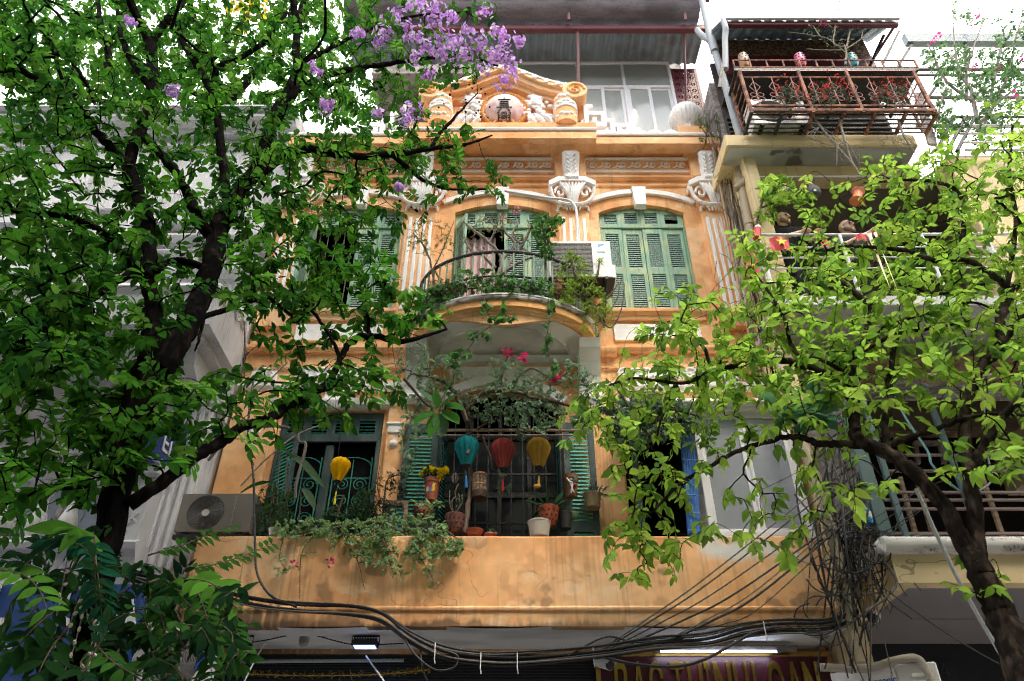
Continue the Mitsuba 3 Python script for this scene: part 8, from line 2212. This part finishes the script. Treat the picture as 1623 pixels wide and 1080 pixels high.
for i in range(16):
    a, b = (r_.uniform(1300, 1360), r_.uniform(780, 960)), (r_.uniform(1380, 1470), r_.uniform(700, 1000))
    cable(CB3, [(*a, 6.9), ((a[0] + b[0]) / 2, (a[1] + b[1]) / 2 + r_.uniform(-20, 40), 6.85), (*b, 6.8)], r_.uniform(.003, .007), M_CABLE, 5, k=5)
cable(CB3, [(1365, 930, 6.85), (1363, 880, 6.85), (1375, 810, 6.85), (1380, 740, 6.9)], .012)
cable(CB3, [(1330, 920, 6.85), (1400, 880, 6.8), (1440, 790, 6.75), (1500, 760, 6.7)], .004)
cable(CB3, [(1400, 932, 6.8), (1480, 990, 6.75), (1560, 1040, 6.7), (1640, 1080, 6.7)], .006)
cable(CB3, [(1345, 990, 6.85), (1420, 930, 6.8), (1400, 880, 6.8), (1450, 852, 6.75), (1480, 848, 6.75)], .012, M_CABLEG)
CB4 = thing("wall_cables", "cables and conduits running down the right edge of the orange house", "cables")
for i in range(16):
    dx = r_.normal(0, 9)
    top = r_.choice([210, 240, 300, 180])
    ln = [(1135 + (y - 200) * .205 + dx + r_.normal(0, 3), y) for y in np.linspace(top, r_.choice([520, 640, 700]), 6)]
    cable(CB4, [(x, y, 7.55 + r_.uniform(-.1, .1)) for x, y in ln], r_.uniform(.004, .011), M_CABLEG if i % 3 < 2 else M_CABLE, 5, k=5)
for dx in (0, 9):
    cable(CB4, [(1130 + dx, 235, 7.6), (1150 + dx, 340, 7.6), (1168 + dx, 440, 7.6), (1190 + dx, 540, 7.6)], .020, mat("mat_orange_conduit", (0.50, 0.33, 0.18), .7), 8)
for i in range(14):
    a = (r_.uniform(1125, 1200), r_.uniform(190, 560))
    cable(CB4, [(*a, 7.45), (a[0] + r_.uniform(-25, 25), a[1] + r_.uniform(10, 40), 7.4), (a[0] + r_.uniform(-40, 40), a[1] + r_.uniform(30, 90), 7.45)], .004, M_CABLE, 4)
DP = thing("grey_downpipe", "slanting grey plastic downpipe beside the roof room", "pipe")
put("pipe", tube(np.array([P(x, y, Y) for x, y, Y in ((1108, -20, 6.9), (1126, 60, 6.9), (1148, 130, 7.0), (1166, 195, 7.1), (1186, 262, 7.2))]), .055, 14), M_PVC, DP, smooth=50)
put("elbow", tube(spline([P(1105, 48, 7.2), P(1112, 56, 7.1), P(1122, 62, 6.95), P(1128, 70, 6.93)], 5), .05, 12), M_PVC, DP, smooth=50)
put("coupling", tube([P(1127, 62, 6.9), P(1133, 82, 6.92)], .068, 14), M_PVC, DP, smooth=50)
put("branch_pipe", tube(spline([P(1186, 262, 7.2), P(1190, 270, 7.2), P(1178, 290, 7.25), P(1165, 300, 7.3)], 4), .05, 12), M_PIPEY, DP, smooth=50)
DP2 = thing("cream_downpipe", "cream downpipe standing in the gap between the orange and yellow houses", "pipe")
put("pipe", tube(np.array([P(x, y, Y) for x, y, Y in ((1165, 225, 7.3), (1176, 300, 7.3), (1195, 400, 7.3), (1222, 520, 7.3), (1265, 680, 7.1), (1308, 800, 6.95), (1330, 890, 6.93), (1352, 1000, 6.92), (1362, 1050, 6.92))]), .055, 14), M_PIPEY, DP2, smooth=50)
for x, y, Y in ((1317, 838, 6.94), (1337, 915, 6.925), (1187, 355, 7.3)):
    c = P(x, y, Y)
    put("collar", lathe([(.055, -.035), (.068, -.03), (.068, .03), (.055, .035)], 16, c), M_PIPEY, DP2, smooth=40)
DP3 = thing("leaning_pole", "thin grey plastic pole leaning in front of the right tree's trunk", "pole")
put("pole", tube(np.array([P(x, y, 5.6) for x, y in ((1452, 775), (1480, 838), (1518, 918), (1555, 985), (1610, 1078), (1640, 1130))]), .015, 10), mat("mat_pale_pole", (0.46, 0.47, 0.50), .5), DP3, smooth=50)
CW = thing("bent_conduit", "bent grey conduit before the left first floor window", "pipe")
put("pipe", tube(spline([P(x, y, 6.9) for x, y in ((330, 730), (352, 705), (390, 680), (440, 676), (468, 684), (474, 700), (484, 703), (482, 720), (470, 765), (468, 790))], 6), .016, 9), mat("mat_conduit", (0.10, 0.088, 0.08), .7), CW, smooth=50)
CL = thing("sagging_wires", "single loose wires across the left end of the orange house", "cables")
cable(CL, [(402, 600, 7.3), (393, 680, 7.2), (402, 760, 7.2), (404, 860, 7.15), (408, 910, 7.1), (430, 945, 7.05), (470, 962, 7.05)], .012)
cable(CL, [(382, 770, 7.0), (420, 730, 7.1), (470, 690, 7.3), (520, 670, 7.5)], .009, M_CABLEG)
cable(CL, [(390, 640, 7.4), (420, 610, 7.5), (455, 575, 7.6)], .008)
cable(CL, [(387, 600, 7.4), (388, 540, 7.4), (387, 510, 7.45)], .010)
cable(CL, [(290, 1000, 7.2), (360, 1022, 7.4), (420, 1015, 7.5), (483, 1005, 7.5), (560, 1022, 7.5), (640, 1020, 7.5)], .006)
cable(CL, [(420, 1020, 7.5), (405, 1045, 7.3), (385, 1085, 7.2)], .008, M_ALU)
cable(CL, [(580, 1040, 7.5), (598, 1065, 7.4), (612, 1085, 7.3)], .008, M_ALU)
GC = thing("white_conduit", "white conduit curving over the pilaster to the upper air conditioner", "pipe")
put("pipe", tube(spline([P(x, y, 7.68) for x, y in ((800, 303, ), (830, 308), (868, 314), (898, 317), (910, 325), (914, 340), (915, 383))], 6), .020, 9), M_LETW, GC, smooth=50)
TL3 = thing("blue_rope", "pale blue rope looped in the neighbour's dark gallery", "rope")
cable(TL3, [(1418, 630, 6.9), (1440, 670, 6.85), (1470, 715, 6.85), (1478, 738, 6.85), (1510, 770, 6.9), (1540, 790, 6.9)], .012, mat("mat_rope", (0.22, 0.40, 0.42), .8), name="rope")
cable(TL3, [(1552, 600, 6.9), (1562, 660, 6.9), (1565, 720, 6.9), (1572, 760, 6.9), (1550, 780, 6.9)], .010, M_PVC, name="rope")
cable(TL3, [(1555, 600, 6.9), (1575, 605, 6.88), (1578, 620, 6.88), (1560, 622, 6.9), (1554, 605, 6.9)], .009, M_PVC, name="rope")
BCl = thing("blue_tarpaulin", "rolled blue plastic sheet hanging beside the sliding window", "sheet")
put("roll", cat(*[tube(spline(np.array([P(1080 + 3 * k, 690, 7.42), P(1086 + 3 * k + (k % 3), 760, 7.42 + .01 * k), P(1093 + 3 * k, 852, 7.42)]), 6), .022, 8) for k in range(6)]), M_BLUEC, BCl, smooth=True)
put("binding", cat(*[tube([P(1079 + j * 2.2, 700 + 28 * j, 7.38), P(1104 + j * 2.2, 702 + 28 * j, 7.38)], .006, 5) for j in range(6)]), mat("mat_pale_blue", (0.10, 0.26, 0.50), .6), BCl)
scene.pop("type")
scene["type"] = "scene"
